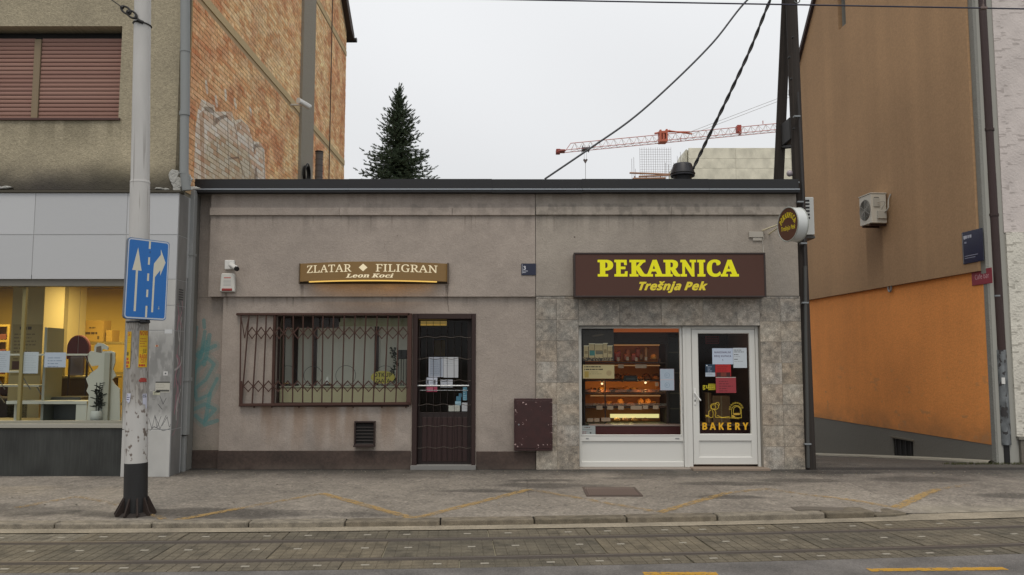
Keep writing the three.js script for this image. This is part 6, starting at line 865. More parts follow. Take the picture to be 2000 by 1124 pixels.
// ------------------------------------------------------------------ street pole with its lane sign
{
  const zb = onY(265, 1003, -0.06).z, base = V(-4.08, gy(-4.08, 3.2), 3.2), top = V(-4.265, 7.0, 3.2), t = thing('tram_pole', 'tall pale grey steel pole with a black foot, carrying the blue lane sign', 'pole', base);
  const at = (y) => V().lerpVectors(base, top, (y - base.y) / (top.y - base.y));
  const pz = ctex(paint(512, 1024, (u, v) => { const y = v * 7, n = fbm(u * 8, y * 3, 4, 8), s = fbm(u * 16, y * 5 + 3, 3, 16), d = fbm(u * 20, y * 1.2, 3, 20); const glue = sst(2.75, 2.5, y) * sst(1.0, 1.3, y); let k = 0.98 + 0.08 * (n - 0.5); let c = [186 * k, 185 * k, 182 * k]; const st = sst(3.0, 3.4, y) * sst(4.4, 3.6, y) * 0.5 * sst(0.62, 0.72, d); c = mix3(c, [128, 124, 118], glue * (0.55 + 0.35 * sst(0.4, 0.65, s))); c = mix3(c, [92, 86, 80], st + glue * 0.5 * sst(0.62, 0.72, fbm(u * 40, y * 16, 3, 40))); if (glue > 0.5 && s > 0.7) c = mix3(c, [176, 173, 166], 0.5); const low = sst(1.5, 0.9, y) * sst(0.66, 0.74, fbm(u * 22, y * 24, 3, 22)); c = mix3(c, [84, 72, 64], low * 0.8); return c; }));
  const wrap = (g) => { const k = plain(g), p = k.attributes.position, uv = k.attributes.uv; for (let i = 0; i < p.count; i++) uv.setY(i, p.getY(i) / 7); return k; };
  const pm = new THREE.MeshStandardMaterial({ map: pz, roughness: 0.55 }), yB = P(265, 906, 3.28).y, yJ = P(272, 352, 3.28).y;
  part('shaft', wrap(rod(at(yB), at(yJ), 0.118, 40, 0.104)), pm, t); part('shaft', wrap(rod(at(yJ), top, 0.099, 40, 0.083)), pm, t); part('joint_collar', wrap(rod(at(yJ - 0.015), at(yJ + 0.004), 0.107, 40, 0.104)), pm, t);
  part('black_foot', rod(base, at(yB), 0.123, 40, 0.1195), mat(0x1c1c1d, 0.5, { bumpMap: tiled(bumpRender, 4, 3), bumpScale: 0.002 }), t);
  const fin = extr([[0.105, -0.02], [0.205, -0.02], [0.215, 0.02], [0.13, 0.185], [0.105, 0.185]], [], -0.008, 0.008);
  for (let i = 0; i < 10; i++) piece('fin', fin, mat(0x2b201b, 0.85, { bumpMap: bumpRender, bumpScale: 0.006 }), t, base, i / 10 * Math.PI * 2 + 0.2);
  part('base_collar', new THREE.CylinderGeometry(0.14, 0.2, 0.04, 24).translate(base.x, base.y + 0.01, base.z), mat(0x2b2522, 0.9), t);
  // clamp, turnbuckle and span wire
  const c = P(277, 43, 3.28), cc = at(c.y); part('clamp', new THREE.TorusGeometry(0.098, 0.008, 6, 32).rotateX(Math.PI / 2).rotateZ(-0.12).translate(cc.x, c.y, cc.z), M.black, t);
  const w0 = P(272, 39, 3.31), w1 = P(236, 13, 3.31), d = V().subVectors(w1, w0), far = V(w0.x - 6, w0.y + 4.3, 3.4), l = thing('span_wire', 'dark wire with two link insulators tied to the pole clamp', 'wire', w0);
  part('wire', [rod(w0, V().lerpVectors(w0, w1, 0.25), 0.008, 6), rod(w1, far, 0.006, 6)], M.black, l);
  for (const f of [0.42, 0.74]) { const m = V().lerpVectors(w0, w1, f), g = new THREE.TorusGeometry(0.034, 0.011, 8, 20).scale(1.75, 1, 1).rotateZ(Math.atan2(d.y, d.x)); part('link', g.translate(m.x, m.y, m.z), M.black, l); }
  part('eye', [rod(w1, V().lerpVectors(w0, w1, 0.9), 0.02, 8), rod(V().lerpVectors(w0, w1, 0.55), V().lerpVectors(w0, w1, 0.62), 0.022, 8), rod(V(w0.x - 0.03, w0.y, w0.z), V(w0.x + 0.03, w0.y - 0.02, w0.z - 0.03), 0.02, 8)], M.black, l);
  // lane sign, turned away to the right
  const sc = canvas(400, 640), g = sc.getContext('2d'); g.fillStyle = '#1465b0'; g.fillRect(0, 0, 400, 640); g.strokeStyle = '#b8bec4'; g.lineWidth = 10; g.beginPath(); g.roundRect(9, 9, 382, 622, 24); g.stroke();
  g.fillStyle = '#c9c6b4'; const poly = (p) => { g.beginPath(); p.forEach((q, i) => i ? g.lineTo(...q) : g.moveTo(...q)); g.closePath(); g.fill(); };
  poly([[98, 72], [142, 256], [54, 256]]); g.fillRect(88, 250, 20, 330); for (const y of [12, 142, 272, 402, 532]) g.fillRect(198, y, 18, y === 12 ? 62 : y === 532 ? 92 : 60);
  poly([[256, 188], [318, 112], [316, 66], [368, 172], [322, 282], [320, 238], [272, 296], [272, 580], [254, 580], [254, 240]]);
  g.fillStyle = 'rgba(170,170,160,0.8)'; g.fillRect(322, 528, 6, 26); g.fillRect(316, 546, 16, 6);
  const mS = P(287, 546, 3.36), yaw = 0.85, Wd = 0.46, Hd = 0.875, sm = new THREE.Matrix4().makeRotationY(yaw).multiply(new THREE.Matrix4().makeRotationZ(-0.015)).setPosition(mS);
  const sg = thing('lane_sign', 'blue rectangular lane sign with a straight arrow and a right-turn arrow', 'road sign', V(mS.x, mS.y - Hd / 2, mS.z)), rp = (w, h, r) => { const s = new THREE.Shape(); s.moveTo(-w / 2 + r, -h / 2); s.lineTo(w / 2 - r, -h / 2); s.quadraticCurveTo(w / 2, -h / 2, w / 2, -h / 2 + r); s.lineTo(w / 2, h / 2 - r); s.quadraticCurveTo(w / 2, h / 2, w / 2 - r, h / 2); s.lineTo(-w / 2 + r, h / 2); s.quadraticCurveTo(-w / 2, h / 2, -w / 2, h / 2 - r); s.lineTo(-w / 2, -h / 2 + r); s.quadraticCurveTo(-w / 2, -h / 2, -w / 2 + r, -h / 2); return s; };
  part('sign_plate', new THREE.ExtrudeGeometry(rp(Wd, Hd, 0.04), { depth: 0.03, bevelEnabled: true, bevelSize: 0.003, bevelThickness: 0.003, bevelSegments: 1 }).translate(0, 0, -0.035).applyMatrix4(sm), mat(0x70757c, 0.5, { metalness: 0.4 }), sg);
  const fg = new THREE.ShapeGeometry(rp(Wd - 0.004, Hd - 0.004, 0.038), 8), fu = fg.attributes.uv, fp = fg.attributes.position; for (let i = 0; i < fp.count; i++) fu.setXY(i, fp.getX(i) / Wd + 0.5, fp.getY(i) / Hd + 0.5);
  part('sign_face', fg.translate(0, 0, 0.0005).applyMatrix4(sm), new THREE.MeshStandardMaterial({ map: ctex(sc, true, false), roughness: 0.3 }), sg);
  const ps = at(mS.y); part('bracket', [0.3, -0.3, -0.46].map(o => { const q = at(mS.y + o); return rod(V(q.x + 0.06, q.y, q.z + 0.08), V(mS.x + 0.02, mS.y + o, mS.z - 0.03), 0.022, 8); }), M.darkMetal, sg); part('clamp', [0.3, -0.3, -0.46].map(o => { const q = at(mS.y + o); return new THREE.TorusGeometry(0.115, 0.01, 6, 28).rotateX(Math.PI / 2).translate(q.x, q.y, q.z); }), M.darkMetal, sg);
  // bills and stickers wrapped round the shaft
  const bill = (name, px0, px1, py0, py1, draw, label, cat) => { const y0 = P(270, py1, 3.3).y, y1 = P(270, py0, 3.3).y, a0 = at(y0), R0 = 0.1205, an = (px) => { const p = P(px, (py0 + py1) / 2, 3.3); return Math.asin(clamp((p.x - a0.x) / R0, -0.985, 0.985)); }, A = an(px0), B = an(px1), cv = canvas(256, 512), q = cv.getContext('2d'); draw(q, 256, 512); const gm = new THREE.CylinderGeometry(R0 - 0.003, R0, y1 - y0, 16, 4, true, A, B - A); const sh = new THREE.Matrix4().makeShear(0, 0, (top.x - base.x) / (top.y - base.y), 0, 0, 0); gm.translate(at((y0 + y1) / 2).x, (y0 + y1) / 2, a0.z); solo(name, gm, new THREE.MeshStandardMaterial({ map: ctex(cv, true, false), roughness: 0.7, side: THREE.DoubleSide, transparent: true }), label, cat); };
  const yb = (q, w, h, s) => { q.fillStyle = '#c9a416'; q.fillRect(0, 0, w, h); const r = rng(s); for (let i = 0; i < 12; i++) { q.fillStyle = 'rgba(150,110,10,0.25)'; q.fillRect(0, r() * h, w, 3 + r() * 5); } };
  bill('yellow_bill', 272, 290, 646, 718, (q, w, h) => { yb(q, w, h, 3); txt(q, 'NOVO', w / 2, 66, 84, '#a8321c'); scribble(q, 20, 110, 210, 4, 34, '#9c5a18', 12, 91); txt(q, 'JLE', w * 0.62, 310, 76, '#4a4a10'); txt(q, 'RADO', w / 2, 390, 80, '#a8321c'); txt(q, 'CD F', w / 2, 450, 70, '#a8442c'); scribble(q, 14, 470, 230, 1, 30, '#a8321c', 30, 92); }, 'yellow bill with red letters at the right side of the pole', 'bill');
  bill('yellow_bill', 247, 257, 648, 719, (q, w, h) => { yb(q, w, h, 7); txt(q, 'GA', w / 2, 66, 100, '#a8321c'); scribble(q, 20, 290, 200, 1, 60, '#3a3a10', 50, 93); scribble(q, 10, 370, 230, 3, 50, '#a8321c', 36, 94); }, 'yellow bill cut narrow at the left side of the pole', 'bill');
  bill('torn_flyer', 276, 290, 770, 800, (q, w, h) => { q.clearRect(0, 0, w, h); q.fillStyle = '#b9bccb'; q.beginPath(); q.moveTo(0, 0); q.lineTo(w, 0); q.lineTo(w, h * 0.95); q.lineTo(w * 0.75, h); q.lineTo(w * 0.6, h * 0.72); q.lineTo(w * 0.1, h * 0.68); q.fill(); scribble(q, 20, 30, 220, 2, 60, '#4a4c5c', 34, 95); }, 'torn white flyer at the right side of the pole', 'flyer');
  bill('torn_flyer', 246, 256, 769, 789, (q, w, h) => { q.clearRect(0, 0, w, h); q.fillStyle = '#b9bccb'; q.beginPath(); q.moveTo(0, 0); q.lineTo(w, 0); q.lineTo(w * 0.9, h * 0.8); q.lineTo(w * 0.5, h); q.lineTo(w * 0.4, h * 0.8); q.lineTo(0, h * 0.75); q.fill(); scribble(q, 20, 60, 200, 3, 110, '#5a5c78', 46, 96); }, 'torn white flyer at the left side of the pole', 'flyer');
  bill('red_sticker', 269, 284, 736, 750, (q, w, h) => { q.clearRect(0, 0, w, h); q.fillStyle = '#93352c'; const r = rng(5); for (let i = 0; i < 26; i++) { q.beginPath(); q.ellipse(w * (0.2 + 0.6 * r()), h * (0.25 + 0.5 * r()), 34 * r() + 14, 60 * r() + 20, r() * 3, 0, 7); q.fill(); } }, 'worn red sticker in the middle of the pole', 'sticker');
}
{ // stickers on the shop pillar
  const z = SZ + 0.002;
  sheet('pillar_sticker', [303, 746, 331, 767], z, page('#b3b1a6', (g, w, h) => { g.fillStyle = '#3c3c38'; g.fillRect(0, 0, w, 22); g.fillRect(16, h - 44, w - 24, 30); scribble(g, 14, 44, w * 0.85, 4, 30, '#8a887e', 7, 101); }), 'cream label with dark bands on the grey shop pillar', 'sticker');
  sheet('pillar_sticker', [318.5, 726, 327, 734], z, page('#c2c2c0', (g, w, h) => { g.fillStyle = '#55565a'; g.fillRect(w * 0.3, h * 0.3, w * 0.4, h * 0.4); }), 'small white square sticker with a dark middle on the shop pillar', 'sticker');
  sheet('pillar_sticker', [321, 644, 336, 652], z, page('#bdbfc0', null), 'blank white strip sticker high on the shop pillar', 'sticker');
  sheet('pillar_sticker', [298, 765, 312, 772], z, page('#aeae9a', (g, w, h) => scribble(g, 30, 30, w * 0.7, 2, 50, '#6f7060', 26, 104)), 'torn cream scrap left below the banded label on the shop pillar', 'sticker');
  sheet('pillar_sticker', [302, 674, 309, 678], z, page('#b8a58e', (g, w, h) => { g.fillStyle = '#9a5138'; g.fillRect(w * 0.3, 10, w * 0.5, h - 20); }), 'tiny orange and white sticker on the shop pillar', 'sticker');
}

// ------------------------------------------------------------------ the tall house on the right, flank along the side street
const C0 = V(7.6, 0, -0.72), WD = V(-0.069, 0, -1).normalize(), WN = V(-1, 0, 0.069).normalize(); // flank: from the corner inwards; outward normal
const rightHouse = thing('apartment_house', 'tall house at the right with a brown and orange rendered flank and a pale front', 'building', C0.clone());
const onFlank = (px, py, off = 0) => { const r = ray(px, py), o = C0.clone().addScaledVector(WN, off), t = V().subVectors(o, CAM).dot(WN) / r.dot(WN), p = r.multiplyScalar(t).add(CAM); return { p, s: V().subVectors(p, o).dot(WD), y: p.y }; };
const flankM = new THREE.Matrix4().makeBasis(WD.clone().negate(), V(0, 1, 0), WN).setPosition(C0); // local x: towards the street, y up, z outwards
{
  const S1 = 7.1, yB = 2.93, yG = 0.27, yb0 = onFlank(1760, 557).y, low = yb0;
  const bt = ctex(paint(1024, 1600, (u, v) => { const x = u * 9, y = 2.5 + v * 14, n = fbm(x * 0.5, y * 0.4, 4) - 0.5, st = fbm(x * 2.6, y * 0.12 + 4, 4) - 0.5, f = vn(x * 50, y * 50) - 0.5; const k = 1 + 0.16 * n + 0.10 * st + 0.09 * f; let c = [168 * k, 136 * k, 102 * k]; const s = 9 - x; const w = sst(0.12, 0.02, Math.abs(s - 3.35 + 0.0) - 0.25) * sst(5.0, 4.0, y) * sst(2.9, 4.0, y); return mix3(c, [92, 70, 48], 0.4 * w); }), true, false);
  const ot = ctex(paint(1024, 400, (u, v) => { const x = u * 9, y = v * 3.2, n = fbm(x * 0.8, y * 0.9 + 5, 4) - 0.5, f = vn(x * 50, y * 50) - 0.5, st = fbm(x * 5, y * 0.4, 3) - 0.5, k = 1 + 0.14 * n + 0.07 * f + 0.05 * st, lo = sst(0.75, 0.26, y) * fbm(x * 3, y * 5, 4), sc = sst(0.7, 0.8, fbm(x * 5 + 3, y * 9, 4)) * sst(2, 0.8, y); return mix3(mix3([236 * k, 154 * k, 82 * k], [150, 110, 74], lo * 0.75), [190, 140, 96], sc * 0.5); }), true, false);
  const tm = (t) => new THREE.MeshStandardMaterial({ map: t, roughness: 0.93, bumpMap: tiled(bumpRender, 12, 12), bumpScale: 0.003 });
  const loc = (g, y0, h) => { const k = plain(g), p = k.attributes.position, uv = k.attributes.uv; for (let i = 0; i < p.count; i++) uv.setXY(i, (p.getX(i) + 9) / 9, (p.getY(i) - y0) / h); return k.applyMatrix4(flankM); };
  const vs = [onFlank(1561, 156), onFlank(1599, 10)], slope = (vs[1].y - vs[0].y) / (vs[0].s - vs[1].s), eave = vs[0].y - slope * (S1 - vs[0].s), top = 16, sTop = S1 - (top - eave) / slope;
  const wnd = (() => { const a = onFlank(1645, 30), b = onFlank(1660, 30), y = onFlank(1652, 54).y; return [-a.s, -b.s, y]; })();
  part('brown_render', loc(extr([[-S1, low], [-0.12, low], [-0.12, top], [-sTop, top], [-S1, eave]], [[[wnd[0], wnd[2]], [wnd[1], wnd[2]], [wnd[1], wnd[2] + 1.1], [wnd[0], wnd[2] + 1.1]]], 0, 0.09), 2.5, 14), tm(bt), rightHouse);
  part('flank_wall', boxUV(extr([[-S1, -1.4], [-0.0, -1.4], [-0.0, top], [-sTop, top], [-S1, eave]], [[[wnd[0], wnd[2]], [wnd[1], wnd[2]], [wnd[1], wnd[2] + 1.1], [wnd[0], wnd[2] + 1.1]]], -0.4, -0.003)).applyMatrix4(flankM), mat(0x9b9b94, 0.9), rightHouse);
  part('orange_render', loc(extr([[-S1, yG], [-0.1, yG], [-0.1, low - 0.004], [-S1, low - 0.004]], [], -0.001, 0.03), 0, 3.2), tm(ot), rightHouse);
  const bw = (() => { const a = onFlank(1748, 880), b = onFlank(1787, 880), t = onFlank(1767, 859).y, c = onFlank(1767, 899).y; return [-a.s, -b.s, c, t]; })();
  part('plinth', boxUV(extr([[-S1, -1.4], [-0.1, -1.4], [-0.1, yG - 0.003], [-S1, yG - 0.003]], [[[bw[0], bw[2]], [bw[1], bw[2]], [bw[1], bw[3]], [bw[0], bw[3]]]], -0.001, 0.025)).applyMatrix4(flankM), mat(0x74726b, 0.9, { bumpMap: bumpRender, bumpScale: 0.006 }), rightHouse);
  const cw = part('cellar_window', [bx(bw[0] - 0.03, bw[1] + 0.03, bw[3], bw[3] + 0.03, 0.0, 0.06)].map(g => g.applyMatrix4(flankM)), mat(0x6a6458, 0.8), rightHouse);
  part('cellar_opening', bx(bw[0] + 0.002, bw[1] - 0.002, bw[2], bw[3] - 0.002, 0.0, 0.006).applyMatrix4(flankM), mat(0x1b1a19, 0.8), cw);
  for (let i = 0; i < 4; i++) part('window_bar', bx(bw[0] + (bw[1] - bw[0]) * (i + 0.5) / 4 - 0.012, bw[0] + (bw[1] - bw[0]) * (i + 0.5) / 4 + 0.012, bw[2], bw[3], 0.007, 0.02).applyMatrix4(flankM), mat(0x2b2a29, 0.7), cw);
  part('corner_strip', boxUV(bx(-0.118, 0.0, yb0 - 0.05, top, 0.0, 0.05).applyMatrix4(flankM)), mat(0x868680, 0.9, { bumpMap: bumpRender, bumpScale: 0.01 }), rightHouse);
  part('corner_strip', boxUV(bx(-0.098, 0.0, 0.0, yb0 - 0.052, 0.0, 0.035).applyMatrix4(flankM)), mat(0x84847e, 0.9, { bumpMap: bumpRender, bumpScale: 0.01 }), rightHouse);
  const w = part('window', frameGeo(wnd[0], wnd[1], wnd[2], wnd[2] + 1.1, 0.05, -0.2, -0.12).applyMatrix4(flankM), M.brown, rightHouse); part('pane', planeXY(wnd[0] + 0.05, wnd[1] - 0.05, wnd[2] + 0.05, wnd[2] + 1.05, -0.16).applyMatrix4(flankM), mat(0x1c1a18, 0.15), w);
  { const v = [[-S1 - 0.15, eave - 0.26 - 0.0], [-S1 - 0.15, eave - 0.06], [-sTop, top + 0.22], [-sTop + 0.4, top + 0.22], [-sTop, top]]; part('roof', boxUV(extr([[-S1 - 0.02, eave - 0.02 * slope], [-S1 - 0.02, eave - 0.02 * slope + 0.14], [-sTop, top + 0.2], [-sTop, top]], [], -6, 0.16).applyMatrix4(flankM)), mat(0x3a2c2a, 0.7), rightHouse); }
  // pale front facing the street
  const fx0 = C0.x + 0.28, zf = C0.z, ySp = Y(455, zf), fm = (c, s) => ctex(paint(512, 512, (u, v) => { const cr = fbm(u * 7, v * 42, 3, 42), n = fbm(u * 6, v * 6, 4, 6) - 0.5, k = 1 + 0.16 * n; let q = c.map(a => a * k); const d = sst(0.64, 0.72, cr); return mix3(q, s, d * 0.55); }));
  const m1 = new THREE.MeshStandardMaterial({ map: fm([199, 191, 187], [150, 142, 138]), roughness: 0.95, bumpMap: bumpRender, bumpScale: 0.008 }), m2 = new THREE.MeshStandardMaterial({ map: fm([206, 203, 192], [142, 138, 128]), roughness: 0.95, bumpMap: bumpRender, bumpScale: 0.015 });
  part('upper_front', boxUV(bx(fx0, 20, ySp, 16, zf - 0.5, zf - 0.005), 1.6), m1, rightHouse); part('lower_front', boxUV(bx(fx0 + 0.02, 20, Y(853, zf), ySp + 0.01, zf - 0.5, zf + 0.008), 1.6), m2, rightHouse);
  part('front_plinth', boxUV(bx(fx0 + 0.06, 20, -0.2, Y(860, zf), zf - 0.45, zf + 0.03, 0.01)), mat(0x6a655c, 0.9, { bumpMap: bumpRender, bumpScale: 0.01 }), rightHouse); part('plinth_cap', boxUV(bx(fx0 + 0.03, 20, Y(860, zf) + 0.001, Y(853, zf) - 0.001, zf - 0.45, zf + 0.05, 0.008)), mat(0x77746c, 0.9), rightHouse);
  part('corner_reveal', boxUV(bx(C0.x + 0.002, fx0, -0.2, 16, zf - 0.5, zf - 0.13)), mat(0x7b7c76, 0.95, { bumpMap: bumpRender, bumpScale: 0.012 }), rightHouse);
}
{ // downpipe at that corner: brown above, a grey steel guard below
  const x = C0.x + 0.13, z = C0.z - 0.03, t = thing('downpipe', 'dark brown downpipe with a battered grey steel guard at the corner of the right house', 'downpipe', V(x, 0, z)), yS = Y(684, z);
  const pm = mat(0x33201e, 0.55, { bumpMap: tiled(bumpRender, 3, 8), bumpScale: 0.004 });
  part('pipe', [rod(V(x + 0.01, yS, z), V(x, 4.6, z), 0.074, 14), rod(V(x, 4.6, z), V(x - 0.015, 9, z), 0.072, 14), rod(V(x, 3.9, z), V(x, 3.94, z), 0.084, 14), rod(V(x, 5.3, z), V(x, 5.34, z), 0.084, 14)], pm, t);
  const gm = ctex(paint(128, 512, (u, v) => { const n = fbm(u * 5, v * 14, 4), k = 1 + 0.7 * (n - 0.5); return fbm(u * 9, v * 16 + 8, 3) > 0.66 ? [58, 56, 56] : [104 * k, 108 * k, 110 * k]; }), true, false);
  part('pipe_guard', new THREE.CylinderGeometry(0.082, 0.084, yS - 0.28, 18).translate(x + 0.005, 0.28 + (yS - 0.28) / 2, z), new THREE.MeshStandardMaterial({ map: gm, roughness: 0.5, metalness: 0.3 }), t);
  part('bracket', [rod(V(x, Y(580, z), z), V(x, Y(577, z), z), 0.075, 14), rod(V(x, 3.0, z - 0.2), V(x, 3.0, z), 0.015, 6)], M.zinc, t);
  part('white_label', new THREE.CylinderGeometry(0.0846, 0.0846, 0.1, 10, 1, true, -0.6, 0.6).translate(x + 0.005, Y(744, z), z), M.white, t);
  part('outlet', new THREE.CylinderGeometry(0.06, 0.06, 0.32, 12).translate(x + 0.005, 0.12, z - 0.01), M.black, t);
}
const flankThing = (name, px, py, label, cat) => { const q = onFlank(px, py); return thing(name, label, cat, q.p); };
const onF = (g) => g.applyMatrix4(flankM);
{ // outdoor unit of an air conditioner
  const q = onFlank(1745, 436), q2 = onFlank(1745, 378), x0 = -q.s, h = q2.y - q.y, z0 = 0.12, z1 = z0 + 0.31, L = 0.46, t = flankThing('air_conditioner', 1720, 438, 'off-white air conditioner unit on the brown flank, fan side towards the low building', 'air conditioner'), wm = mat(0xbdb9ad, 0.5);
  part('casing', onF(bx(x0 - L, x0, q.y, q.y + h, z0, z1, 0.012)), wm, t); part('top_cover', onF(bx(x0 - L - 0.01, x0 + 0.01, q.y + h, q.y + h + 0.02, z0 - 0.01, z1 + 0.01, 0.006)), wm, t);
  const fc = [x0 - L * 0.52, q.y + h / 2]; part('fan_opening', onF(new THREE.CircleGeometry(h * 0.36, 32).translate(fc[0], fc[1], z1 + 0.002)), mat(0x30302e, 0.8), t);
  for (let i = 0; i < 8; i++) part('fan_ring', onF(new THREE.TorusGeometry(h * 0.042 * (i + 1.2), 0.005, 5, 30).translate(fc[0], fc[1], z1 + 0.008)), mat(0x8d8b84, 0.6), t);
  part('fan_spoke', [0, 1, 2, 3, 4, 5].map(i => onF(bx(-0.006, 0.006, 0, h * 0.37, -0.003, 0.003).rotateZ(i * Math.PI / 3).translate(fc[0], fc[1], z1 + 0.008))), mat(0x8d8b84, 0.6), t);
  part('service_cover', [onF(bx(x0 + 0.001, x0 + 0.04, q.y + 0.08, q.y + h * 0.42, z0 + 0.02, z0 + 0.2, 0.01)), onF(bx(x0 + 0.001, x0 + 0.02, q.y + h * 0.55, q.y + h * 0.85, z0 + 0.14, z0 + 0.26, 0.006))], mat(0xa8a59b, 0.5), t);
  part('grip', onF(bx(x0 + 0.001, x0 + 0.006, q.y + h * 0.74, q.y + h * 0.88, z0 + 0.15, z0 + 0.25)), mat(0x4a4a48, 0.7), t);
  part('bracket', [x0 - 0.1, x0 - L + 0.1].map(x => onF(bx(x - 0.02, x + 0.02, q.y - 0.04, q.y - 0.001, 0.092, z1, 0.004))), M.rust, t);
  const v = (x, y, z) => V(x, y, z).applyMatrix4(flankM); for (const g of [tube([v(x0 + 0.03, q.y + 0.2, z0 + 0.06), v(x0 + 0.12, q.y + 0.26, z0 + 0.04), v(x0 + 0.1, q.y + h * 0.75, z0 + 0.01), v(x0 + 0.13, q.y + h * 0.95, 0.1)], 0.014, 20), tube([v(x0 + 0.03, q.y + 0.26, z0 + 0.12), v(x0 + 0.09, q.y + 0.4, z0 + 0.08), v(x0 + 0.05, q.y + h * 0.7, z0 + 0.2)], 0.008, 20)]) part('pipework', g, mat(0xa6a39a, 0.6), t);
}
{ // street plate and the red cafe sign
  const c = canvas(300, 420), g = c.getContext('2d'); g.fillStyle = '#161b3c'; g.fillRect(0, 0, 300, 420); g.fillStyle = '#9a978e'; g.fillRect(6, 6, 7, 408); scribble(g, 26, 50, 120, 1, 30, '#b8bac4', 40, 111); g.fillStyle = '#b8bac4'; g.fillRect(30, 86, 20, 12); scribble(g, 34, 130, 40, 1, 24, '#8c8f9e', 24, 112); g.fillRect(30, 318, 200, 9); g.fillRect(30, 346, 160, 9);
  const a = onFlank(1881, 485, 0.1), b = onFlank(1921, 480, 0.1), y0 = onFlank(1900, 513.5, 0.1).y, y1 = onFlank(1900, 450, 0.1).y, t = flankThing('street_plate', 1900, 514, 'dark navy street name plate on the brown flank near the corner', 'plate');
  part('plate', onF(bx(-a.s, -b.s, y0, y1, 0.092, 0.108, 0.003)), mat(0x14172c, 0.4), t); part('plate_face', onF(planeXY(-a.s + 0.003, -b.s - 0.003, y0 + 0.003, y1 - 0.003, 0.109)), sheetMat(c, { roughness: 0.25 }), t);
  const c2 = canvas(320, 280), g2 = c2.getContext('2d'); g2.fillStyle = '#8f2a3a'; g2.fillRect(0, 0, 320, 280); g2.save(); g2.translate(168, 176); g2.scale(0.62, 1.25); txt(g2, 'Cafe bar', 0, 0, 100, '#d0a8b0', '', 'sans-serif'); g2.restore();
  const e = onFlank(1899, 541, 0.04), f = onFlank(1938, 538, 0.04), y2 = onFlank(1919, 556, 0.04).y, y3 = onFlank(1919, 526, 0.04).y, k = flankThing('cafe_sign', 1918, 556, 'small red sign reading Cafe bar under the street plate', 'sign');
  part('sign_plate', onF(bx(-e.s, -f.s + 0.0, y2, y3, 0.032, 0.046, 0.003)), mat(0x7a2230, 0.5), k); part('sign_face', onF(planeXY(-e.s + 0.004, -f.s - 0.004, y2 + 0.004, y3 - 0.004, 0.047)), sheetMat(c2, { roughness: 0.5 }), k);
  const h = onFlank(1739, 565, 0.06); const hk = thing('cable_loop', 'grey loop of cable hanging below the edge of the brown render', 'cable', h.p); part('loop', tube([[0.06, 0.12], [0.06, 0], [0.02, -0.05], [-0.03, -0.03], [-0.04, 0.06], [-0.03, 0.11], [-0.16, 0.07]].map(([x, y]) => V(-h.s + x, h.y + y, 0.07).applyMatrix4(flankM)), 0.018, 40, 8), M.grey, hk);
}
{ // moss and weeds at the foot of the corner
  const r = rng(31), gs = [], b = new THREE.ConeGeometry(0.006, 0.11, 3), p0 = onY(1962, 903, 0); for (let i = 0; i < 420; i++) { const wall = i < 170, x = wall ? C0.x + 0.02 + r() * 0.26 : C0.x - 0.9 + r() * 1.3, z = wall ? C0.z - 0.1 + r() * 0.06 : C0.z + 0.08 + (r() - 0.5) * 0.18, y = wall ? r() * r() * 0.3 : gy(x, z); gs.push(b.clone().scale(1, 0.25 + 0.8 * r() * (wall ? 0.5 : 0.5), 1).translate(0, 0.02, 0).rotateX((r() - 0.5) * 1.6).rotateZ((r() - 0.5) * 1.6).translate(x, y, z)); }
  solo('moss', gs, mat(0x3c3f20, 0.9), 'moss and short weeds at the foot of the right house corner', 'moss', null, 'stuff');
  const pts = [1592, 1640, 1700, 1760, 1830, 1945].map(px => { const f = onFlank(px, 895, 0.03); return V(f.p.x - 0.07, gy(f.p.x - 0.1, f.p.z) - 0.005, f.p.z); });
  solo('gutter_edge', new THREE.TubeGeometry(new THREE.CatmullRomCurve3(pts), 60, 0.06, 8).scale(1, 1, 1), mat(0x9b978a, 0.9, { bumpMap: bumpRender, bumpScale: 0.02 }), 'pale mortar fillet along the foot of the orange flank', 'kerb', null, 'structure');
}

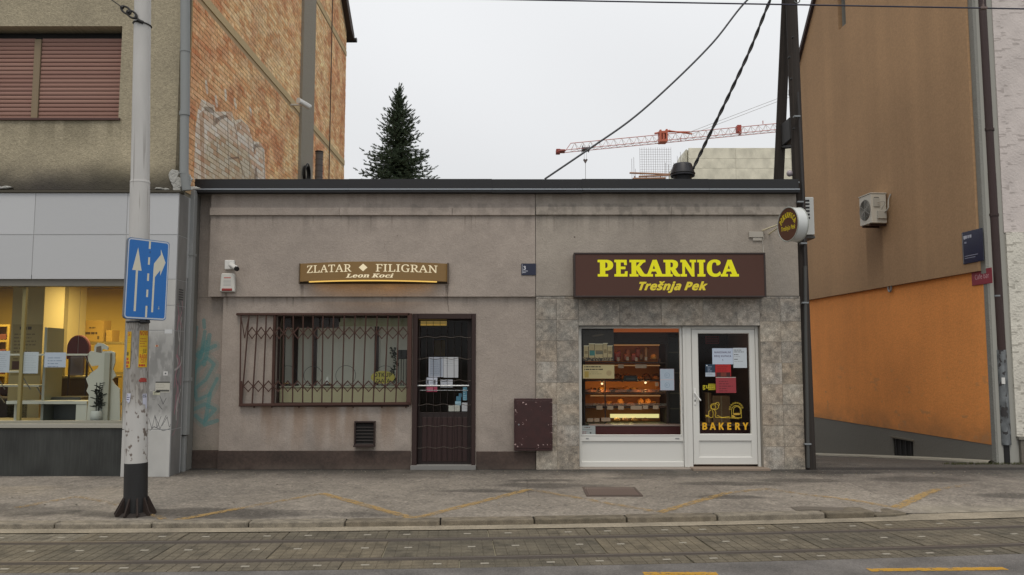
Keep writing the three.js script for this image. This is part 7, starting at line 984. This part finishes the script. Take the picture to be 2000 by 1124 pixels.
// ------------------------------------------------------------------ wooden mast, cables, things at the bakery corner
{
  const wood = ctex(paint(256, 1024, (u, v) => { const g = fbm(u * 30, v * 6, 4, 30), n = fbm(u * 4, v * 10, 3, 4), k = 0.9 + 0.5 * (g - 0.5) + 0.3 * (n - 0.5); return [50 * k, 43 * k, 38 * k]; })), wm = new THREE.MeshStandardMaterial({ map: wood, roughness: 0.85, bumpMap: wood, bumpScale: 0.006 });
  const x = 4.395, z = -0.02, t = thing('utility_mast', 'dark weathered A-shaped wooden mast at the bakery corner', 'mast', V(x, 0, z)), top = V(4.365, 8.4, z - 0.1);
  part('pole', rod(V(x, -0.1, z), top, 0.092, 18, 0.088), wm, t);
  part('strut', rod(V(4.255, YT - 0.08, -0.66), V(4.40, 8.2, -0.22), 0.08, 16, 0.074), wm, t);
  { const a = P(1529, 288, -0.5), b = P(1549, 286, -0.1); part('cross_bolt', [rod(a, b, 0.03, 8)], M.black, t); const c = P(1541, 258, -0.35); part('spacer_block', bx(c.x - 0.08, c.x + 0.06, c.y - 0.2, c.y + 0.16, -0.5, -0.06, 0.02), M.black, t); }
  { const pts = []; for (const [px, py] of [[1579, 914], [1577, 800], [1574, 640], [1573, 520], [1569, 400], [1565, 300], [1559, 180]]) { const p = P(px, py, z + 0.1); pts.push(V(p.x, p.y, z + 0.1)); } part('conduit', tube(pts.slice(0, 4), 0.026, 30, 10), mat(0x4b4c4a, 0.55, { metalness: 0.3 }), t); part('cable', tube(pts.slice(3), 0.016, 30, 8), mat(0x2c2a2a, 0.6), t);
    part('clip', [[1573, 592], [1578, 868], [1563, 395], [1557, 228], [1555, 357], [1570, 476]].map(([px, py]) => { const p = P(px, py, z + 0.1); return bx(p.x - 0.05, p.x + 0.045, p.y - 0.012, p.y + 0.012, z + 0.06, z + 0.132, 0.004); }), M.zinc, t); }
  for (const [px, py] of [[1548, 74], [1541, 113], [1545, 155], [1550, 252]]) { const p = P(px, py, z + 0.05); part('bolt', rod(V(p.x, p.y, z + 0.04), V(p.x, p.y, z + 0.1), 0.014, 8), M.black, t); }
  { const p = P(1543, 339, -0.1); part('insulator', new THREE.SphereGeometry(0.05, 12, 10).translate(p.x, p.y, -0.1), mat(0xa29aa0, 0.3), t); part('insulator_pin', rod(V(p.x, p.y, -0.1), V(p.x + 0.14, p.y - 0.01, -0.06), 0.015, 6), M.black, t); }
  // cables from the mast head down to the roof
  const c1 = [[1533, -60], [1460, 0], [1392, 84], [1295, 180], [1230, 236], [1157, 287], [1064, 350]].map(([a, b], i) => P(a, b, -0.12 - 0.03 * i)); solo('overhead_cable', tube(c1, 0.016, 60, 6), mat(0x4c4e52, 0.6), 'thin grey cable sloping from the mast to the middle of the roof', 'cable');
  { const c2 = [[1535, -60], [1505, 0], [1466, 96], [1425, 184], [1384, 268], [1354, 330]].map(([a, b], i) => P(a, b, -0.12 - 0.05 * i)), cv = new THREE.CatmullRomCurve3(c2), k = thing('overhead_cable', 'thick black twisted cable sloping from the mast to the roof fan', 'cable', c2[5]); for (const ph of [0, Math.PI]) { const pts = []; for (let i = 0; i <= 90; i++) { const p = cv.getPoint(i / 90); pts.push(V(p.x + 0.012 * Math.cos(i * 0.62 + ph), p.y + 0.004 * Math.sin(i * 0.62 + ph), p.z + 0.012 * Math.sin(i * 0.62 + ph))); } part('strand', tube(pts, 0.0165, 180, 6), M.black, k); } }
  solo('cable_curl', tube([[1551, 2], [1556, 6], [1562, 3], [1561, -4], [1556, -12]].map(([a, b]) => P(a, b, z)), 0.01, 24, 6), mat(0x6c6e70, 0.5), 'short curl of grey cable at the top of the mast', 'cable');
  const a = P(880, -3, 3.8), b = P(2120, 19.5, 3.8); solo('trolley_wire', rod(a, b, 0.0085, 8), mat(0x3a3a48, 0.5, { metalness: 0.4 }), 'tram trolley wire stretched across the top of the view', 'wire');
  solo('tram_line_clamp', [rod(P(1921, 9, 3.8), P(1921, 19, 3.8), 0.012, 8), bx(P(1915, 14, 3.8).x, P(1928, 14, 3.8).x, P(1920, 16, 3.8).y - 0.012, P(1920, 16, 3.8).y + 0.012, 3.78, 3.82, 0.004), rod(P(1921, 9, 3.8), P(1923, -30, 3.8), 0.004, 6)], mat(0x6a5a54, 0.6), 'small hanger clamp on the trolley wire', 'clamp');
}
{ // white slotted box behind the round sign
  const z = -0.5, b = R(1573.5, 385, 1591, 459, z), t = thing('vent_box', 'white slotted unit behind the round sign at the side of the low building', 'vent', V((b.x0 + b.x1) / 2, b.y0, z)), wm = mat(0xb9bbb8, 0.5);
  part('casing', bx(b.x0 - 0.02, b.x1, b.y0, b.y1, z - 0.7, z, 0.012), wm, t); for (let i = 0; i < 6; i++) part('slot', bx(b.x0 - 0.015, b.x0 + 0.07, b.y1 - 0.075 - i * 0.055, b.y1 - 0.045 - i * 0.055, z + 0.0, z + 0.004), M.black, t);
  part('bracket', bx(b.x0 - 0.02, b.x1 + 0.02, b.y0 - 0.05, b.y0 - 0.001, z - 0.6, z - 0.04, 0.01), mat(0x55524e, 0.6), t);
}
{ // mushroom roof fan
  const z = -0.9, b = R(1310, 320, 1357, 356, z), x = (b.x0 + b.x1) / 2, r = (b.x1 - b.x0) / 2, h = b.y1 - b.y0, y = YT - 0.08, t = thing('roof_fan', 'black mushroom-shaped extractor fan on the low roof', 'fan', V(x, y, z)), k = (a) => a.map(q => new THREE.Vector2(q[0] * r, q[1])), yc = b.y1;
  part('hood', new THREE.LatheGeometry(k([[0.001, 0], [0.72, -0.004], [0.78, -0.02], [0.98, -0.15], [1.0, -0.2], [0.97, -0.215], [0.9, -0.2], [0.001, -0.18]]), 40).translate(x, yc, z), mat(0x24242a, 0.45), t); part('seam', new THREE.TorusGeometry(r * 1.0, 0.008, 6, 40).rotateX(Math.PI / 2).translate(x, yc - 0.17, z), M.black, t);
  part('neck', new THREE.LatheGeometry(k([[0.8, -0.2], [0.72, -0.26], [0.62, -0.36], [0.62, -(yc - y) + 0.0]]), 32).translate(x, yc, z), mat(0x17171b, 0.5), t);
}

// ------------------------------------------------------------------ behind the roofs
{ // spruce
  const d = -15, base = V(X(782, 350, d), -0.7, d), top = P(779, 168, d), Hh = top.y - base.y, t = thing('spruce_tree', 'dark green spruce rising behind the low roof', 'tree', base), r = rng(8);
  part('trunk', rod(base, V(top.x, top.y - 0.1, d), 0.2, 10, 0.012), mat(0x2c241c, 0.9), t);
  const pos = [], tri = (a, b, c) => pos.push(a.x, a.y, a.z, b.x, b.y, b.z, c.x, c.y, c.z), tw = [];
  const spray = (p, dir, L) => { // a twig set with needle tufts
    const n = Math.max(4, Math.round(L / 0.016)), up = V(0, 1, 0), sd = V().crossVectors(dir, up).normalize();
    tw.push([p, V().copy(p).addScaledVector(dir, L), 0.006]);
    for (let i = 0; i < n; i++) { const q = V().copy(p).addScaledVector(dir, L * (i + r()) / n), len = 0.078 * (1.05 - 0.5 * i / n) * (0.7 + 0.6 * r()); for (const s of [-1, 1, 0]) { const a = V().copy(dir).multiplyScalar(0.45).addScaledVector(sd, s * (0.6 + 0.5 * r())).addScaledVector(up, (r() - 0.3) * 1.3).normalize(), w = V().crossVectors(a, V(r() - 0.5, r() - 0.5, r() - 0.5)).normalize().multiplyScalar(0.011); tri(V().copy(q).add(w), V().copy(q).sub(w), V().copy(q).addScaledVector(a, len)); } }
  };
  for (let y = 1.4; y < Hh - 0.12;) {
    const fromTop = Hh - y, R0 = 0.02 + 0.41 * fromTop * (0.88 + 0.24 * r()), nb = fromTop < 0.6 ? 5 : fromTop < 4 ? 10 : 6, ph = r() * 6.28, c = V().lerpVectors(base, top, y / Hh);
    for (let k = 0; k < nb; k++) {
      const a = ph + k / nb * 6.28 + (r() - 0.5) * 0.5, L = Math.min(R0, 2.4) * (0.74 + 0.34 * r()), seg = Math.max(3, Math.round(L / 0.22)); let p = c.clone().add(V(0, (r() - 0.5) * 0.15, 0)); const el0 = fromTop < 1 ? 0.7 : fromTop < 2.2 ? 0.38 : 0.02 - 0.05 * Math.min(4, fromTop - 2);
      for (let i = 0; i < seg; i++) { const f = i / seg, el = el0 + f * f * 0.95 - 0.25 * f, dir = V(Math.cos(a) * Math.cos(el), Math.sin(el), Math.sin(a) * Math.cos(el)), q = p.clone().addScaledVector(dir, L / seg); tw.push([p.clone(), q, 0.013 * (1.1 - f)]);
        const sl = (0.03 + 0.52 * Math.min(1, L) * (1 - 0.6 * f)) * (0.7 + 0.5 * r()); for (const s of [-1, 1]) { const b = a + s * (0.75 + 0.35 * r()), e2 = el + 0.15 - 0.5 * r() * (fromTop > 1.5 ? 1 : 0); spray(p, V(Math.cos(b) * Math.cos(e2), Math.sin(e2), Math.sin(b) * Math.cos(e2)), sl); } if (r() < 0.5) spray(p, V(Math.cos(a) * 0.6, -0.6 + 0.9 * r(), Math.sin(a) * 0.6).normalize(), sl * 0.7); if (i === seg - 1) spray(q, dir, 0.1 + 0.1 * r()); p = q; }
    }
    y += fromTop < 1.2 ? 0.2 : fromTop < 4 ? 0.18 : 0.42;
  }
  for (let i = 0; i < 6; i++) spray(V().lerpVectors(base, top, 1 - 0.012 * i), V(0.5 * (r() - 0.5), 1, 0.5 * (r() - 0.5)).normalize(), 0.1);
  const g = new THREE.BufferGeometry(); g.setAttribute('position', new THREE.Float32BufferAttribute(pos, 3)); g.setAttribute('uv', new THREE.Float32BufferAttribute(new Float32Array(pos.length / 3 * 2), 2)); g.computeVertexNormals();
  part('crown', g, mat(0x465640, 0.8, { side: THREE.DoubleSide }), t); part('branch', tw.filter((_, i) => tw[i][2] > 0.007 || i % 2).map(([a, b, w]) => rod(a, b, w, 3)), mat(0x352a20, 0.9), t);
}
{ // concrete shell of a new building with its reinforcement
  const d = -55, b = R(1312, 290, 1640, 420, d), cx = X(1345, 300, d), yc = Y(335, d), t = thing('concrete_shell', 'raw pale concrete building shell with a chamfered corner beyond the roof', 'building', V((b.x0 + b.x1) / 2, -1, d)), ct = ctex(paint(512, 256, (u, v) => { const n = fbm(u * 8, v * 5, 4, 8) - 0.5, k = 1 + 0.22 * n + 0.06 * (vn(u * 120, v * 120, 120) - 0.5); return [212 * k, 208 * k, 190 * k]; })), cm = new THREE.MeshStandardMaterial({ map: ct, roughness: 0.95 });
  const yTop = Y(289, d), jy = [yTop, Y(310, d), Y(329, d), Y(352, d), -1], jx = [cx, X(1437, 300, d), X(1545, 300, d), b.x1 + 6];
  part('core', boxUV(bx(cx + 0.05, b.x1 + 6, -1, yTop - 0.05, d - 9, d - 0.06), 4), cm, t);
  for (let i = 0; i < 4; i++) for (let k = 0; k < 3; k++) part('concrete_panel', boxUV(bx(jx[k] + 0.006, jx[k + 1] - 0.006, jy[i + 1] + 0.006, jy[i] - 0.006, d - 0.058, d + 0.002 * ((i + k) % 3), 0.01), 4, i * 0.3, k * 0.2), cm, t);
  const x1 = X(1309, 330, d - 3); part('side_wall', boxUV(extr([[x1, -1], [cx - 0.02, -1], [cx - 0.02, yTop], [cx - 0.15, yTop - 0.05], [x1, yc]], [], d - 3.2, d - 0.4)), new THREE.MeshStandardMaterial({ map: ct, roughness: 0.95, color: 0xe4e6ea }), t);
  part('parapet_block', bx(X(1400, 288, d), X(1414, 288, d), yTop, yTop + 0.07, d - 1, d - 0.3), cm, t);
  const zr = d + 2, k = thing('rebar_mesh', 'upright reinforcement mesh on planks left of the concrete shell', 'rebar', P(1280, 360, zr)), wire = mat(0x6a5c54, 0.7, { metalness: 0.3 }), A = R(1250, 289, 1311, 352, zr);
  for (let i = 0; i <= 14; i++) part('upright_rod', rod(V(A.x0 + (A.x1 - A.x0) * i / 14, -1, zr), V(A.x0 + (A.x1 - A.x0) * i / 14, A.y1 + (i % 3) * 0.02, zr), 0.011, 5), wire, k);
  for (let i = 0; i < 13; i++) part('cross_rod', rod(V(A.x0, A.y0 + (A.y1 - A.y0) * (i + 0.3) / 13, zr + 0.02), V(A.x1, A.y0 + (A.y1 - A.y0) * (i + 0.3) / 13, zr + 0.02), 0.009, 5), wire, k);
  for (const [px, py] of [[1234, 310], [1238, 307], [1300, 318], [1306, 322], [1316, 318], [1323, 305], [1329, 297], [1241, 330]]) { const p = P(px, py, zr - 0.4); part('starter_rod', rod(V(p.x, -1, p.z), p, 0.014, 5), wire, k); }
  const q = thing('formwork_planks', 'reddish formwork planks at the foot of the reinforcement mesh', 'planks', P(1270, 345, zr)); for (const [a, b2, c, e] of [[1230, 338, 1312, 341], [1248, 345, 1314, 342], [1236, 349, 1300, 348]]) { const p0 = P(a, b2, zr + 0.3), p1 = P(c, e, zr + 0.3); part('plank', bar(p0, p1, 0.09, 0.25), mat(0xa8826a, 0.9), q); } part('prop', [1240, 1262, 1290].map(a => { const p = P(a, 344, zr + 0.3); return rod(V(p.x, -1, p.z), p, 0.04, 6); }), mat(0x8a5a48, 0.8), q);
}
{ // tower crane, its paints made paler to stand in for haze
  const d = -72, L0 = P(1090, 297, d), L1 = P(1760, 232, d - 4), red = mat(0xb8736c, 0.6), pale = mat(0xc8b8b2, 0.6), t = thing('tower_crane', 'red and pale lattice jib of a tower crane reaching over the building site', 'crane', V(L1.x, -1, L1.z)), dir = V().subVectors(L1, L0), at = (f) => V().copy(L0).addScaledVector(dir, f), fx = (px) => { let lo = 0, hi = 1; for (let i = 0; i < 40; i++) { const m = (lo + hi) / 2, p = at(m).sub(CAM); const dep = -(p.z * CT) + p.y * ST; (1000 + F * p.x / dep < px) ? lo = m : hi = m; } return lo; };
  const f0 = fx(1115), JH = 0.8, w = 0.55, cr = 0.036, chord = (a, b, o, r, m) => rod(at(a).add(o), at(b).add(o), r, 6);
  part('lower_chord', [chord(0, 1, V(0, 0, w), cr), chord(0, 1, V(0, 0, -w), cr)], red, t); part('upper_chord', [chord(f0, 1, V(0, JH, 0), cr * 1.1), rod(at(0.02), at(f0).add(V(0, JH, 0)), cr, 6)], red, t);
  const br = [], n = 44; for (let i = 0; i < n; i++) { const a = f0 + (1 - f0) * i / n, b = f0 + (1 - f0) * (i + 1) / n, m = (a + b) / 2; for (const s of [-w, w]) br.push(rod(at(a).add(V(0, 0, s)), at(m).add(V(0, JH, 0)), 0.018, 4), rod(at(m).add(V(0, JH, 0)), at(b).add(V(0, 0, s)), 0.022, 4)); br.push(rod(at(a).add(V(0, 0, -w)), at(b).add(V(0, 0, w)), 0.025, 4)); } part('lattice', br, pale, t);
  const box = (px, dx, y0, y1, z) => { const p = at(fx(px)); return bx(p.x - dx, p.x + dx, p.y + y0, p.y + y1, p.z - z, p.z + z, 0.03); };
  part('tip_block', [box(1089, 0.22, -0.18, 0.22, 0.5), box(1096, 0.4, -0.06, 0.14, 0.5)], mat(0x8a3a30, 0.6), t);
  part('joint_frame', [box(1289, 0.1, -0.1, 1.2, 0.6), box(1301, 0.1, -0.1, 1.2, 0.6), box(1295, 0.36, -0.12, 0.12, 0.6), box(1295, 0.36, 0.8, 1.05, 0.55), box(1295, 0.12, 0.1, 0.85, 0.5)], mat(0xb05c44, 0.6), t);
  const jp = at(fx(1295)).add(V(0, 1.1, 0)), e1 = P(1348, 258, d), e2 = P(1352, 262, d); part('tie_lug', [rod(jp, e1, 0.08, 6), rod(V(jp.x + 0.6, jp.y - 0.02, jp.z + 0.4), e2, 0.08, 6), rod(at(fx(1279)).add(V(0, 0.98, 0)), V(jp.x + 0.8, jp.y + 0.12, jp.z), 0.1, 6)], mat(0xb05c44, 0.6), t);
  const apex = V(L1.x, L1.y + 7.5, L1.z); part('tie_rope', [rod(e1, apex, 0.022, 4), rod(e2, V(apex.x, apex.y - 0.35, apex.z), 0.022, 4)], mat(0x9a9896, 0.6), t);
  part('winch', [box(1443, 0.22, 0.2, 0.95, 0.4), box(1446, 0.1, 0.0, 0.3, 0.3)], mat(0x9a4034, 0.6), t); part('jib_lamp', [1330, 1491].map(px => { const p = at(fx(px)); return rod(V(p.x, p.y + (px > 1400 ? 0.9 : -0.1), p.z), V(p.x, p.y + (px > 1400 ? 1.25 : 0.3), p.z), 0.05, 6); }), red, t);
  const tp = at(fx(1144)); part('trolley', [bx(tp.x - 0.4, tp.x + 0.4, tp.y - 0.12, tp.y + 0.08, tp.z - 0.6, tp.z + 0.6, 0.03), ...[-0.36, 0.36].map(s => bx(tp.x + s - 0.03, tp.x + s + 0.03, tp.y - 0.2, tp.y + 0.26, tp.z - 0.62, tp.z + 0.62))], mat(0x5a5258, 0.6), t);
  const hk = P(1144, 312, d); part('hoist_rope', [rod(V(hk.x - 0.12, tp.y, tp.z), V(hk.x - 0.12, hk.y, tp.z), 0.012, 4), rod(V(hk.x + 0.12, tp.y, tp.z), V(hk.x + 0.12, hk.y, tp.z), 0.012, 4), rod(V(hk.x, hk.y - 0.3, tp.z), V(hk.x, 0.5, tp.z), 0.024, 5)], mat(0x7a7876, 0.6), t);
  part('hook_block', [extr([[hk.x - 0.24, hk.y + 0.05], [hk.x - 0.12, hk.y + 0.16], [hk.x, hk.y + 0.06], [hk.x + 0.12, hk.y + 0.16], [hk.x + 0.24, hk.y + 0.05], [hk.x, hk.y - 0.36]], [], tp.z - 0.1, tp.z + 0.1, 0.02)], mat(0x5d5350, 0.6), t);
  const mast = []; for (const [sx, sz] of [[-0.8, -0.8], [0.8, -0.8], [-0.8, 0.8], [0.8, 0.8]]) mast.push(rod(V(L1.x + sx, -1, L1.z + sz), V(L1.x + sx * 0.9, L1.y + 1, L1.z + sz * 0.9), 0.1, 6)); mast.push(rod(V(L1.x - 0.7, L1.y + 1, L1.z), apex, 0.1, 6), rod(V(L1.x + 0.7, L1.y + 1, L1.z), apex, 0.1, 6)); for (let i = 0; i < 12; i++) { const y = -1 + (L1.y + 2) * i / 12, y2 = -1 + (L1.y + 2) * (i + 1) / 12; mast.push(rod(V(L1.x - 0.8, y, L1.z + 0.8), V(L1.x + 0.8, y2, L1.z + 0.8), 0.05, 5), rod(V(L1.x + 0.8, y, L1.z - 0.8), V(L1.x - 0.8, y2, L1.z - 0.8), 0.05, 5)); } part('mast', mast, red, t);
}

renderer.render(scene, camera);
